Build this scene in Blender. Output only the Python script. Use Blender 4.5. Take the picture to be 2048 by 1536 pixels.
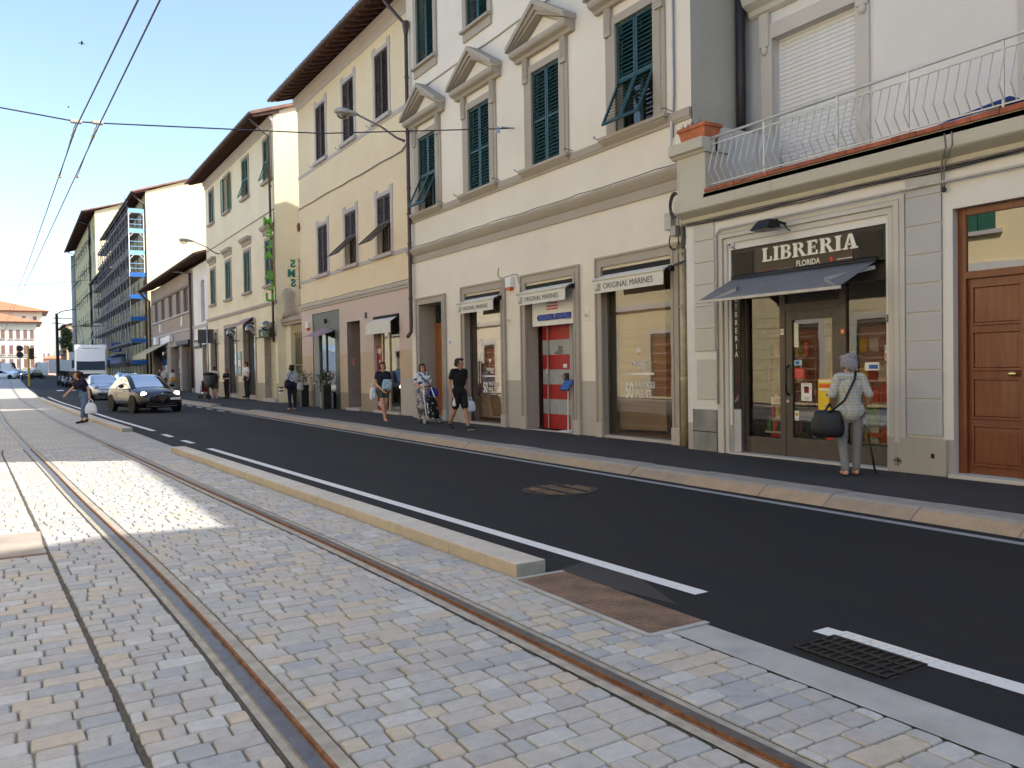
import bpy, bmesh, math, random
from mathutils import Vector, Matrix
R = random.Random(11)
S = bpy.context.scene
for o in list(bpy.data.objects):
    bpy.data.objects.remove(o)
COL = S.collection
rad = math.radians

# ---------------------------------------------------------------- camera
FPX, PW, PH = 1650.0, 2048, 1536          # focal length in photo pixels, photo size
CAMZ = 1.53
_y, _p, _r = rad(31.2), 0.0194, -0.016
_d = Vector((math.sin(_y)*math.cos(_p), math.cos(_y)*math.cos(_p), -math.sin(_p)))
_r0 = Vector((math.cos(_y), -math.sin(_y), 0)); _u0 = _r0.cross(_d)
_rt = math.cos(_r)*_r0 + math.sin(_r)*_u0; _up = -math.sin(_r)*_r0 + math.cos(_r)*_u0
CAM = Vector((0, 0, CAMZ))
cd = bpy.data.cameras.new('camera'); co = bpy.data.objects.new('camera', cd); COL.objects.link(co)
cd.sensor_width = 36; cd.lens = 36*FPX/PW; cd.clip_start = 0.05; cd.clip_end = 6000
M = Matrix(((_rt.x, _up.x, -_d.x, 0), (_rt.y, _up.y, -_d.y, 0), (_rt.z, _up.z, -_d.z, CAMZ), (0, 0, 0, 1)))
co.matrix_world = M
S.camera = co

# ---------------------------------------------------------------- sky, sun, exposure
SUN_EL, SUN_DIR = rad(42), Vector((0.84, -0.543, 0)).normalized()   # horizontal direction towards the sun
w = bpy.data.worlds.new('World'); S.world = w; w.use_nodes = True
nt = w.node_tree; nt.nodes.clear()
sky = nt.nodes.new('ShaderNodeTexSky'); sky.sky_type = 'NISHITA'; sky.sun_disc = False
sky.sun_elevation = SUN_EL; sky.sun_rotation = math.atan2(SUN_DIR.x, SUN_DIR.y)
sky.air_density = 1.0; sky.dust_density = 2.0; sky.ozone_density = 1.0; sky.altitude = 60
bg = nt.nodes.new('ShaderNodeBackground'); bg.inputs['Strength'].default_value = 0.15
wo = nt.nodes.new('ShaderNodeOutputWorld')
nt.links.new(sky.outputs[0], bg.inputs[0]); nt.links.new(bg.outputs[0], wo.inputs[0])
sd = bpy.data.lights.new('sun', 'SUN'); sd.energy = 3.6; sd.angle = rad(0.55); sd.color = (1.0, 0.93, 0.82)
so = bpy.data.objects.new('sun', sd); COL.objects.link(so); so.location = (60, -40, 60)
_sv = Vector((SUN_DIR.x*math.cos(SUN_EL), SUN_DIR.y*math.cos(SUN_EL), math.sin(SUN_EL)))
so.rotation_euler = _sv.to_track_quat('Z', 'Y').to_euler()
S.view_settings.view_transform = 'Standard'; S.view_settings.look = 'None'
S.view_settings.gamma = 1.0; S.view_settings.use_curve_mapping = False
S.view_settings.exposure = 1.28
S.render.engine = 'CYCLES'
S.cycles.max_bounces = 6; S.cycles.diffuse_bounces = 3; S.cycles.glossy_bounces = 3; S.cycles.transmission_bounces = 4; S.cycles.transparent_max_bounces = 10
S.cycles.caustics_reflective = False; S.cycles.caustics_refractive = False; S.cycles.use_denoising = True; S.cycles.sample_clamp_indirect = 6.0
S.cycles.use_adaptive_sampling = True; S.cycles.adaptive_threshold = 0.02

# ---------------------------------------------------------------- photo pixel -> place
def _ray(px, py): return _d*FPX + _rt*(px-PW/2) - _up*(py-PH/2)
def at(px, py, X):
    v = _ray(px, py); p = CAM + v*(X/v.x); return p.y, p.z
def gnd(px, py, z=0.0):
    v = _ray(px, py); p = CAM + v*((z-CAMZ)/v.z); return p.x, p.y
def aty(px, py, Y):
    v = _ray(px, py); p = CAM + v*(Y/v.y); return p.x, p.z
def zg(Y): return 0.0 if Y < 55 else (Y-55)*0.011        # the street climbs gently far away

# ---------------------------------------------------------------- scene graph helpers
WORLD_ROOT = {}
def tag(o, label=None, cat=None, group=None, kind=None):
    if label: o['label'] = label
    if cat: o['category'] = cat
    if group: o['group'] = group
    if kind: o['kind'] = kind
    return o
def root(name, loc, label, cat, group=None, rz=0.0, local=False, sc=1.0):
    o = bpy.data.objects.new(name, None); COL.objects.link(o)
    o.location = loc; o.rotation_euler = (0, 0, rz); o.empty_display_size = 0.2
    if sc != 1.0: o.scale = (sc, sc, sc)
    if not local: WORLD_ROOT[o.name] = Vector(loc)
    return tag(o, label, cat, group)
def attach(o, parent):
    if parent is not None:
        o.parent = parent
        if parent.name in WORLD_ROOT:
            o.matrix_parent_inverse = Matrix.Translation(-WORLD_ROOT[parent.name])
    return o
def inst(mesh, name, parent, loc=(0, 0, 0), rot=(0, 0, 0), sc=(1, 1, 1)):
    o = bpy.data.objects.new(name, mesh); COL.objects.link(o)
    o.location = loc; o.rotation_euler = rot; o.scale = sc
    return attach(o, parent)

class MB:
    def __init__(s): s.v = []; s.f = []; s.m = []; s.cm = 0
    def face(s, pts):
        n = len(s.v); s.v += [tuple(p) for p in pts]; s.f.append(tuple(range(n, n+len(pts)))); s.m.append(s.cm); return s
    def add(s, vs, fs):
        n = len(s.v); s.v += [tuple(p) for p in vs]
        for f in fs: s.f.append(tuple(i+n for i in f)); s.m.append(s.cm)
        return s
    def box(s, x0, x1, y0, y1, z0, z1):
        x0, x1 = min(x0, x1), max(x0, x1); y0, y1 = min(y0, y1), max(y0, y1); z0, z1 = min(z0, z1), max(z0, z1)
        return s.add([(x0,y0,z0),(x1,y0,z0),(x1,y1,z0),(x0,y1,z0),(x0,y0,z1),(x1,y0,z1),(x1,y1,z1),(x0,y1,z1)],
                     [(0,3,2,1),(4,5,6,7),(0,1,5,4),(1,2,6,5),(2,3,7,6),(3,0,4,7)])
    def obox(s, c, ax, ay, az, hx, hy, hz):          # oriented box
        c = Vector(c); X = Vector(ax).normalized()*hx; Y = Vector(ay).normalized()*hy; Z = Vector(az).normalized()*hz
        P = [c-X-Y-Z, c+X-Y-Z, c+X+Y-Z, c-X+Y-Z, c-X-Y+Z, c+X-Y+Z, c+X+Y+Z, c-X+Y+Z]
        return s.add(P, [(0,3,2,1),(4,5,6,7),(0,1,5,4),(1,2,6,5),(2,3,7,6),(3,0,4,7)])
    def beam(s, p0, p1, w, h, up=(0, 0, 1)):
        p0 = Vector(p0); p1 = Vector(p1); d = p1-p0; L = d.length; d.normalize()
        sd_ = d.cross(Vector(up))
        if sd_.length < 1e-4: sd_ = d.cross(Vector((0, 1, 0)))
        sd_.normalize(); u = sd_.cross(d)
        return s.obox((p0+p1)/2, d, sd_, u, L/2, w/2, h/2)
    def prism(s, poly, axis, a0, a1):                # polygon extruded along 'x','y' or 'z'
        def P(q, a):
            return {'x': (a, q[0], q[1]), 'y': (q[0], a, q[1]), 'z': (q[0], q[1], a)}[axis]
        n = len(poly)
        vs = [P(q, a0) for q in poly] + [P(q, a1) for q in poly]
        fs = [tuple(range(n-1, -1, -1)), tuple(range(n, 2*n))] + [(i, (i+1) % n, n+(i+1) % n, n+i) for i in range(n)]
        return s.add(vs, fs)
    def tube(s, pts, r, n=8, cap=True, closed=False):
        pts = [Vector(p) for p in pts]; k = len(pts); rs = r if isinstance(r, (list, tuple)) else [r]*k
        vs = []; fs = []; pu = None
        for i, p in enumerate(pts):
            a = pts[i-1] if i > 0 else (pts[-1] if closed else p); b = pts[(i+1) % k] if (i < k-1 or closed) else p
            t = (b-a)
            t = t.normalized() if t.length > 1e-9 else Vector((0, 0, 1))
            if pu is None: pu = Vector((0, 0, 1)) if abs(t.z) < 0.9 else Vector((1, 0, 0))
            u = pu - t*pu.dot(t)
            if u.length < 1e-5: u = Vector((1, 0, 0)) - t*t.x
            u.normalize(); pu = u; w_ = t.cross(u)
            for j in range(n):
                th = 2*math.pi*j/n; vs.append(p + (u*math.cos(th)+w_*math.sin(th))*rs[i])
        m = k if closed else k-1
        for i in range(m):
            for j in range(n):
                a = i*n+j; b = i*n+(j+1) % n; c = ((i+1) % k)*n+(j+1) % n; d = ((i+1) % k)*n+j
                fs.append((a, b, c, d))
        if cap and not closed: fs += [tuple(range(n-1, -1, -1)), tuple(range((k-1)*n, k*n))]
        return s.add(vs, fs)
    def cyl(s, p0, p1, r, n=12, r1=None): return s.tube([p0, p1], [r, r if r1 is None else r1], n)
    def lathe(s, prof, n=16, c=(0, 0, 0), axis='z'):
        vs = []; fs = []; k = len(prof)
        for (r, h) in prof:
            for j in range(n):
                th = 2*math.pi*j/n; a, b = r*math.cos(th), r*math.sin(th)
                q = {'z': (a, b, h), 'x': (h, a, b), 'y': (a, h, b)}[axis]
                vs.append((q[0]+c[0], q[1]+c[1], q[2]+c[2]))
        for i in range(k-1):
            for j in range(n): fs.append((i*n+j, i*n+(j+1) % n, (i+1)*n+(j+1) % n, (i+1)*n+j))
        fs += [tuple(range(n-1, -1, -1)), tuple(range((k-1)*n, k*n))]
        return s.add(vs, fs)
    def ell(s, c, rx, ry, rz, n=12, m=8):
        vs = []; fs = []
        for i in range(m+1):
            ph = math.pi*i/m
            for j in range(n):
                th = 2*math.pi*j/n
                vs.append((c[0]+rx*math.sin(ph)*math.cos(th), c[1]+ry*math.sin(ph)*math.sin(th), c[2]+rz*math.cos(ph)))
        for i in range(m):
            for j in range(n): fs.append((i*n+j, (i+1)*n+j, (i+1)*n+(j+1) % n, i*n+(j+1) % n))
        return s.add(vs, fs)
    def mesh(s, name, mats, smooth=False):
        me = bpy.data.meshes.new(name); me.from_pydata(s.v, [], s.f)
        if not isinstance(mats, (list, tuple)): mats = [mats]
        for m in mats: me.materials.append(m)
        if len(mats) > 1: me.polygons.foreach_set('material_index', s.m)
        if smooth: me.polygons.foreach_set('use_smooth', [True]*len(s.f))
        me.update(); return me
    def build(s, name, mats, parent=None, smooth=False, bevel=0.0, loc=(0, 0, 0), rot=(0, 0, 0), seg=2):
        o = inst(s.mesh(name, mats, smooth), name, parent, loc, rot)
        if bevel:
            b = o.modifiers.new('bevel', 'BEVEL'); b.width = bevel; b.segments = seg; b.limit_method = 'ANGLE'
        return o
def B(*a): return MB().box(*a)

# ---------------------------------------------------------------- procedural materials
def _nodes(name):
    m = bpy.data.materials.new(name); m.use_nodes = True; n = m.node_tree; n.nodes.clear()
    out = n.nodes.new('ShaderNodeOutputMaterial'); bs = n.nodes.new('ShaderNodeBsdfPrincipled')
    n.links.new(bs.outputs[0], out.inputs[0]); return m, n, bs, out
def _noise(n, vec, scale, detail=4, rough=0.55):
    t = n.nodes.new('ShaderNodeTexNoise'); t.inputs['Scale'].default_value = scale
    t.inputs['Detail'].default_value = detail; t.inputs['Roughness'].default_value = rough
    if vec is not None: n.links.new(vec, t.inputs['Vector'])
    return t
def _ramp(n, fac, a, b, ca, cb):
    r = n.nodes.new('ShaderNodeValToRGB'); r.color_ramp.elements[0].position = a; r.color_ramp.elements[1].position = b
    r.color_ramp.elements[0].color = (*ca, 1); r.color_ramp.elements[1].color = (*cb, 1)
    n.links.new(fac, r.inputs[0]); return r
def _mix(n, fac, a, b, mode='MIX'):
    x = n.nodes.new('ShaderNodeMix'); x.data_type = 'RGBA'; x.blend_type = mode
    if isinstance(fac, (int, float)): x.inputs[0].default_value = fac
    else: n.links.new(fac, x.inputs[0])
    for i, c in ((6, a), (7, b)):
        if isinstance(c, (tuple, list)): x.inputs[i].default_value = (*c[:3], 1)
        else: n.links.new(c, x.inputs[i])
    return x.outputs[2]
def _coord(n, scale=(1, 1, 1), kind='Object'):
    tc = n.nodes.new('ShaderNodeTexCoord'); mp = n.nodes.new('ShaderNodeMapping'); mp.inputs['Scale'].default_value = scale
    n.links.new(tc.outputs[kind], mp.inputs[0]); return mp.outputs[0]
def _bump(n, bs, h, strength, dist=0.02):
    b = n.nodes.new('ShaderNodeBump'); b.inputs['Strength'].default_value = strength; b.inputs['Distance'].default_value = dist
    n.links.new(h, b.inputs['Height']); n.links.new(b.outputs[0], bs.inputs['Normal'])
MATS = {}
def plain(name, c, rough=0.6, metal=0.0, var=0.12, scale=6.0, bump=0.0, bscale=60, spec=0.4, objvar=0.0, coat=0.0):
    if name in MATS: return MATS[name]
    m, n, bs, out = _nodes(name); v = _coord(n)
    dk = tuple(x*(1-var) for x in c); lt = tuple(min(1, x*(1+var)) for x in c)
    r = _ramp(n, _noise(n, v, scale).outputs[0], 0.3, 0.7, dk, lt); col = r.outputs[0]
    if objvar:
        oi = n.nodes.new('ShaderNodeObjectInfo'); rr = _ramp(n, oi.outputs['Random'], 0, 1, (1-objvar,)*3, (1+objvar,)*3)
        col = _mix(n, 1.0, col, rr.outputs[0], 'MULTIPLY')
    n.links.new(col, bs.inputs['Base Color'])
    bs.inputs['Roughness'].default_value = rough; bs.inputs['Metallic'].default_value = metal
    bs.inputs['Specular IOR Level'].default_value = spec; bs.inputs['Coat Weight'].default_value = coat
    bs.inputs['Coat Roughness'].default_value = 0.03
    if bump: _bump(n, bs, _noise(n, v, bscale, 5).outputs[0], bump)
    MATS[name] = m; return m
def plaster(name, c, dirt=(0.5, 0.45, 0.38), amt=0.35, streak=0.5, rough=0.85, bump=0.25):
    """painted render: slow blotches, rain streaks, fine grain"""
    m, n, bs, out = _nodes(name); v = _coord(n)
    big = _noise(n, v, 0.55, 5, 0.6); col = _ramp(n, big.outputs[0], 0.3, 0.72, tuple(x*0.93 for x in c), tuple(min(1, x*1.05) for x in c)).outputs[0]
    st = _noise(n, _coord(n, (5, 5, 0.35)), 1.0, 6, 0.65)
    f = _ramp(n, st.outputs[0], 0.54, 0.82, (0, 0, 0), (streak, streak, streak)).outputs[0]
    f2 = _ramp(n, _noise(n, v, 1.7, 6, 0.7).outputs[0], 0.5, 0.8, (0, 0, 0), (1, 1, 1)).outputs[0]
    mul = n.nodes.new('ShaderNodeMath'); mul.operation = 'MULTIPLY'; n.links.new(f, mul.inputs[0]); n.links.new(f2, mul.inputs[1])
    sc = n.nodes.new('ShaderNodeMath'); sc.operation = 'MULTIPLY'; sc.inputs[1].default_value = amt*2; n.links.new(mul.outputs[0], sc.inputs[0])
    col = _mix(n, sc.outputs[0], col, tuple(x*y for x, y in zip(c, dirt)))
    fine = _noise(n, v, 38, 3); col = _mix(n, 0.10, col, fine.outputs[0], 'OVERLAY')
    n.links.new(col, bs.inputs['Base Color']); bs.inputs['Roughness'].default_value = rough
    bs.inputs['Specular IOR Level'].default_value = 0.25
    _bump(n, bs, _noise(n, v, 55, 4).outputs[0], bump, 0.01)
    MATS[name] = m; return m
def wood(name, c, rough=0.35, stretch=(14, 14, 0.8), coat=0.15):
    m, n, bs, out = _nodes(name); v = _coord(n, stretch)
    ns = _noise(n, v, 2.2, 6, 0.65); ns.inputs['Distortion'].default_value = 0.8
    col = _ramp(n, ns.outputs[0], 0.3, 0.72, tuple(x*0.62 for x in c), tuple(min(1, x*1.25) for x in c)).outputs[0]
    n.links.new(col, bs.inputs['Base Color']); bs.inputs['Roughness'].default_value = rough; bs.inputs['Coat Weight'].default_value = coat
    _bump(n, bs, ns.outputs[0], 0.12, 0.004); MATS[name] = m; return m
def glass(name, tint=(0.9, 0.93, 0.92), boost=1.7, rough=0.0, mult=1.0):
    """thin pane: clear with a fresnel mirror on it"""
    m = bpy.data.materials.new(name); m.use_nodes = True; n = m.node_tree; n.nodes.clear()
    out = n.nodes.new('ShaderNodeOutputMaterial'); mx = n.nodes.new('ShaderNodeMixShader')
    tr = n.nodes.new('ShaderNodeBsdfTransparent'); tr.inputs[0].default_value = (*tint, 1)
    gl = n.nodes.new('ShaderNodeBsdfGlossy'); gl.inputs['Roughness'].default_value = rough; gl.inputs['Color'].default_value = (1, 1, 1, 1)
    fr = n.nodes.new('ShaderNodeFresnel'); fr.inputs['IOR'].default_value = 1.5
    ml = n.nodes.new('ShaderNodeMath'); ml.operation = 'MULTIPLY'; ml.inputs[1].default_value = boost; ml.use_clamp = True
    nz = n.nodes.new('ShaderNodeTexNoise'); nz.inputs['Scale'].default_value = 1.3; nz.inputs['Detail'].default_value = 1
    n.links.new(_coord(n), nz.inputs['Vector'])
    b = n.nodes.new('ShaderNodeBump'); b.inputs['Strength'].default_value = 0.02; b.inputs['Distance'].default_value = 0.05
    n.links.new(nz.outputs[0], b.inputs['Height']); n.links.new(b.outputs[0], gl.inputs['Normal'])
    n.links.new(fr.outputs[0], ml.inputs[0]); n.links.new(ml.outputs[0], mx.inputs[0])
    n.links.new(tr.outputs[0], mx.inputs[1]); n.links.new(gl.outputs[0], mx.inputs[2]); n.links.new(mx.outputs[0], out.inputs[0])
    MATS[name] = m; return m
def emit(name, c, s):
    m = bpy.data.materials.new(name); m.use_nodes = True; n = m.node_tree; n.nodes.clear()
    out = n.nodes.new('ShaderNodeOutputMaterial'); e = n.nodes.new('ShaderNodeEmission')
    e.inputs[0].default_value = (*c, 1); e.inputs[1].default_value = s; n.links.new(e.outputs[0], out.inputs[0]); MATS[name] = m; return m
def asphalt(name, c, grain=260, spots=0.0, rough=0.82):
    m, n, bs, out = _nodes(name); v = _coord(n)
    big = _noise(n, _coord(n, (1, 0.25, 1)), 0.5, 5, 0.6)
    col = _ramp(n, big.outputs[0], 0.3, 0.75, tuple(x*0.82 for x in c), tuple(x*1.3 for x in c)).outputs[0]
    g = _noise(n, v, grain, 2, 0.8)
    col = _mix(n, 0.5, col, g.outputs[0], 'OVERLAY')
    vo = n.nodes.new('ShaderNodeTexVoronoi'); vo.inputs['Scale'].default_value = 26; n.links.new(v, vo.inputs['Vector'])
    msk = _ramp(n, vo.outputs['Distance'], 0.05, 0.09, (1, 1, 1), (0, 0, 0)).outputs[0]
    rn = _ramp(n, _noise(n, v, 3.0, 3).outputs[0], 0.60, 0.68, (0, 0, 0), (spots, spots, spots)).outputs[0]
    mu = n.nodes.new('ShaderNodeMath'); mu.operation = 'MULTIPLY'; n.links.new(msk, mu.inputs[0]); n.links.new(rn, mu.inputs[1])
    col = _mix(n, mu.outputs[0], col, (0.35, 0.34, 0.32))
    n.links.new(col, bs.inputs['Base Color'])
    rr = _ramp(n, big.outputs[0], 0.3, 0.7, (rough-0.1,)*3, (rough+0.08,)*3).outputs[0]; n.links.new(rr, bs.inputs['Roughness'])
    bs.inputs['Specular IOR Level'].default_value = 0.3
    _bump(n, bs, _noise(n, v, 190, 3).outputs[0], 0.5, 0.006); MATS[name] = m; return m
def stone(name, cols, rough=0.75, scale=14.0, bump=0.35, stain=0.0, stainc=(0.12, 0.09, 0.06)):
    """per-object colour picked from a list + grain + optional shaped stains"""
    m, n, bs, out = _nodes(name); v = _coord(n)
    oi = n.nodes.new('ShaderNodeObjectInfo'); at_ = n.nodes.new('ShaderNodeAttribute'); at_.attribute_name = 'pick'
    ad = n.nodes.new('ShaderNodeMath'); ad.operation = 'ADD'; n.links.new(oi.outputs['Random'], ad.inputs[0]); n.links.new(at_.outputs['Fac'], ad.inputs[1])
    fr = n.nodes.new('ShaderNodeMath'); fr.operation = 'FRACT'; n.links.new(ad.outputs[0], fr.inputs[0])
    r = n.nodes.new('ShaderNodeValToRGB'); r.color_ramp.interpolation = 'CONSTANT'
    while len(r.color_ramp.elements) < len(cols): r.color_ramp.elements.new(0.5)
    for i, c in enumerate(cols): r.color_ramp.elements[i].position = i/len(cols); r.color_ramp.elements[i].color = (*c, 1)
    n.links.new(fr.outputs[0], r.inputs[0])
    ns = _noise(n, v, scale, 6, 0.7); gm = _ramp(n, ns.outputs[0], 0.25, 0.75, (0.82,)*3, (1.14,)*3)
    col = _mix(n, 1.0, r.outputs[0], gm.outputs[0], 'MULTIPLY')
    f = _noise(n, v, 160, 3, 0.8); col = _mix(n, 0.22, col, f.outputs[0], 'OVERLAY')
    if stain:
        s1 = _ramp(n, _noise(n, v, 0.8, 6, 0.7).outputs[0], 0.56, 0.72, (0, 0, 0), (stain,)*3).outputs[0]
        s2 = _ramp(n, _noise(n, v, 7, 5, 0.7).outputs[0], 0.42, 0.62, (0, 0, 0), (1, 1, 1)).outputs[0]
        mu = n.nodes.new('ShaderNodeMath'); mu.operation = 'MULTIPLY'; n.links.new(s1, mu.inputs[0]); n.links.new(s2, mu.inputs[1])
        col = _mix(n, mu.outputs[0], col, stainc)
    n.links.new(col, bs.inputs['Base Color']); bs.inputs['Roughness'].default_value = rough; bs.inputs['Specular IOR Level'].default_value = 0.3
    _bump(n, bs, ns.outputs[0], bump, 0.01); MATS[name] = m; return m
def check2(name, c1, c2, scale, rough=0.8, thr=0.5, detail=3):
    """blotchy two-colour print (patterned cloth)"""
    m, n, bs, out = _nodes(name); v = _coord(n)
    r = _ramp(n, _noise(n, v, scale, detail).outputs[0], thr-0.03, thr+0.03, c1, c2); n.links.new(r.outputs[0], bs.inputs['Base Color'])
    bs.inputs['Roughness'].default_value = rough; bs.inputs['Specular IOR Level'].default_value = 0.15; MATS[name] = m; return m
def plaid(name, base, a, b, s=26.0):
    m, n, bs, out = _nodes(name); v = _coord(n); sp = n.nodes.new('ShaderNodeSeparateXYZ'); n.links.new(v, sp.inputs[0])
    def wave(sock, sc, w_):
        q = n.nodes.new('ShaderNodeMath'); q.operation = 'MULTIPLY'; q.inputs[1].default_value = sc; n.links.new(sock, q.inputs[0])
        f = n.nodes.new('ShaderNodeMath'); f.operation = 'FRACT'; n.links.new(q.outputs[0], f.inputs[0])
        c = n.nodes.new('ShaderNodeMath'); c.operation = 'LESS_THAN'; c.inputs[1].default_value = w_; n.links.new(f.outputs[0], c.inputs[0]); return c.outputs[0]
    ax = n.nodes.new('ShaderNodeMath'); ax.operation = 'ADD'; n.links.new(sp.outputs[0], ax.inputs[0]); n.links.new(sp.outputs[1], ax.inputs[1])
    h = wave(sp.outputs[2], s, 0.3); vv = wave(ax.outputs[0], s, 0.3); h2 = wave(sp.outputs[2], s*0.5, 0.13); v2 = wave(ax.outputs[0], s*0.5, 0.13)
    def k(x, y):
        q = n.nodes.new('ShaderNodeMath'); q.operation = 'MULTIPLY'; q.inputs[1].default_value = y; n.links.new(x, q.inputs[0]); return q.outputs[0]
    col = _mix(n, k(h, 0.55), base, a); col = _mix(n, k(vv, 0.55), col, a); col = _mix(n, k(h2, 0.7), col, b); col = _mix(n, k(v2, 0.7), col, b)
    n.links.new(col, bs.inputs['Base Color']); bs.inputs['Roughness'].default_value = 0.9; bs.inputs['Specular IOR Level'].default_value = 0.1
    MATS[name] = m; return m

# palette
C_WALL = plaster('cream_render', (0.76, 0.71, 0.63)); C_TRIM = plaster('grey_stone_trim', (0.40, 0.36, 0.31), amt=0.25, bump=0.15)
C_DADO = plaster('grey_dado', (0.47, 0.44, 0.40), amt=0.5, streak=0.8)
B_WALL = plaster('white_render', (0.72, 0.71, 0.70), amt=0.45, streak=0.7); B_GREY = plaster('blue_grey_render', (0.47, 0.48, 0.50), amt=0.3)
B_TRIM = plaster('pale_stone_trim', (0.56, 0.54, 0.51), amt=0.45, streak=0.7); B_BASE = plaster('stained_base', (0.42, 0.40, 0.37), dirt=(0.5, 0.47, 0.4), amt=0.8, streak=1.0)
CONC = plaster('weathered_concrete', (0.50, 0.48, 0.42), dirt=(0.35, 0.32, 0.27), amt=0.8, streak=1.0)
D_WALL = plaster('ochre_render', (0.74, 0.62, 0.43)); D_PINK = plaster('pink_render', (0.58, 0.47, 0.42), amt=0.3); D_TAN = plaster('tan_render', (0.52, 0.41, 0.30), amt=0.4)
D_BASE = plaster('brown_base', (0.30, 0.25, 0.19), dirt=(0.5, 0.45, 0.4), amt=0.7, streak=1.0); D_TRIM = plaster('lilac_grey_trim', (0.47, 0.43, 0.42), amt=0.2)
E_WALL = plaster('pale_yellow_render', (0.75, 0.67, 0.50)); E_SIDE = plaster('side_yellow_render', (0.76, 0.69, 0.50)); E_BASE = plaster('olive_base', (0.40, 0.36, 0.27), amt=0.5)
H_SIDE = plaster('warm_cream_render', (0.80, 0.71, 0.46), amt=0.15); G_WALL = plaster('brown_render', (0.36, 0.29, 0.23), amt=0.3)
I_WALL = plaster('straw_render', (0.66, 0.57, 0.33), amt=0.2); W_WALL = plaster('bright_white_render', (0.78, 0.77, 0.76), amt=0.2)
YELLOW = plaster('sunny_yellow_render', (0.68, 0.585, 0.36), amt=0.2)
SH_GREEN = plain('dark_green_paint', (0.012, 0.055, 0.058), 0.42, var=0.25, scale=3, bump=0.1); SH_BROWN = plain('brown_shutter_paint', (0.062, 0.040, 0.034), 0.6, var=0.3, scale=3, bump=0.15)
SH_GREEN2 = plain('mid_green_paint', (0.03, 0.11, 0.075), 0.5, var=0.2); DARK = plain('dark_void', (0.012, 0.012, 0.012), 0.8, var=0.1)
PIPE = plain('oxide_brown_pipe', (0.075, 0.045, 0.04), 0.45, var=0.25, scale=4); PIPE_BLUE = plain('dark_blue_pipe', (0.022, 0.020, 0.03), 0.4, var=0.2)
IRON = plain('black_iron', (0.02, 0.02, 0.021), 0.5, metal=0.3, var=0.2); STEEL = plain('galvanised_steel', (0.42, 0.43, 0.44), 0.4, metal=0.8, var=0.15)
GREYM = plain('grey_metal', (0.30, 0.30, 0.31), 0.5, metal=0.3, var=0.15); WHITEP = plain('white_paint', (0.74, 0.75, 0.76), 0.5, var=0.05)
RAILP = plain('silver_railing_paint', (0.62, 0.63, 0.64), 0.4, metal=0.3, var=0.1); TERRA = plain('terracotta', (0.42, 0.13, 0.06), 0.75, var=0.25, scale=5, bump=0.2)
BRICKC = plain('coping_brick', (0.33, 0.10, 0.055), 0.8, var=0.3, scale=8, bump=0.3, objvar=0.15); ROOFT = plain('roof_tile_clay', (0.24, 0.135, 0.10), 0.85, var=0.35, scale=2, bump=0.3, objvar=0.2)
SOFFIT = wood('eave_wood', (0.11, 0.045, 0.032), 0.7, (3, 3, 3), 0.0); RAFTER = plain('rafter_wood', (0.065, 0.028, 0.022), 0.75, var=0.35, scale=4)
DOORW = wood('varnished_door', (0.19, 0.055, 0.02)); DOORW2 = wood('orange_door', (0.30, 0.105, 0.028)); BRASS = plain('brass', (0.75, 0.55, 0.22), 0.25, metal=1.0, var=0.1)
GLASS = glass('shop_glass'); GLASSD = glass('window_glass', (0.75, 0.8, 0.8), 1.5); CGLASS = glass('car_glass', (0.10, 0.14, 0.18), 0.7)
SIGNB = plain('sign_black', (0.012, 0.011, 0.012), 0.45, var=0.2); SIGNBR = plain('sign_brown', (0.060, 0.038, 0.022), 0.5, var=0.12)
LETTER = plain('letter_cream', (0.74, 0.73, 0.66), 0.5, var=0.04); REDP = plain('sign_red', (0.55, 0.04, 0.03), 0.5, var=0.06); BLACKP = plain('print_black', (0.03, 0.03, 0.035), 0.6, var=0.1)
CANVG = plain('grey_canvas', (0.16, 0.165, 0.18), 0.85, var=0.12, scale=3, bump=0.15, bscale=200); CANVW = plain('off_white_canvas', (0.66, 0.65, 0.60), 0.85, var=0.06, scale=2, bump=0.1, bscale=200)
FRAMEG = plain('bronze_frame', (0.095, 0.082, 0.072), 0.45, metal=0.35, var=0.12); CABLE = plain('grey_cable', (0.20, 0.20, 0.22), 0.7, var=0.2); WIRE = plain('wire_dark', (0.06, 0.065, 0.07), 0.5, metal=0.4, var=0.1)
RUBBER = plain('rubber', (0.014, 0.014, 0.014), 0.8, var=0.2); SKIN = plain('skin', (0.55, 0.30, 0.20), 0.55, var=0.08, scale=9); SKIN2 = plain('tanned_skin', (0.42, 0.215, 0.135), 0.55, var=0.08, scale=9)
# ================================================================ ground, road, track, pavement
ASPH = asphalt('new_asphalt', (0.0115, 0.0125, 0.0155), spots=0.5); ASPH2 = asphalt('pavement_asphalt', (0.040, 0.0395, 0.042), spots=0.12)
GRD = plain('far_ground', (0.16, 0.155, 0.145), 0.9, var=0.2, scale=0.5)
SETT = stone('sett_stone', [(0.39, 0.395, 0.39), (0.42, 0.415, 0.40), (0.37, 0.385, 0.395), (0.45, 0.41, 0.345), (0.40, 0.40, 0.39), (0.33, 0.35, 0.375), (0.43, 0.405, 0.365), (0.41, 0.395, 0.385), (0.45, 0.46, 0.46), (0.37, 0.365, 0.365)], stain=0.45)
MORTAR = plain('sett_joint_mortar', (0.19, 0.18, 0.16), 0.9, var=0.35, scale=9, bump=0.4, bscale=120)
KERBST = stone('kerb_stone', [(0.52, 0.50, 0.45), (0.55, 0.53, 0.48), (0.50, 0.47, 0.42)], scale=6, stain=0.25, stainc=(0.22, 0.19, 0.15))
KERBSIDE = stone('kerb_stone_side', [(0.46, 0.415, 0.34), (0.45, 0.40, 0.335)], scale=8, stain=0.4, stainc=(0.24, 0.19, 0.13))
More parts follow.
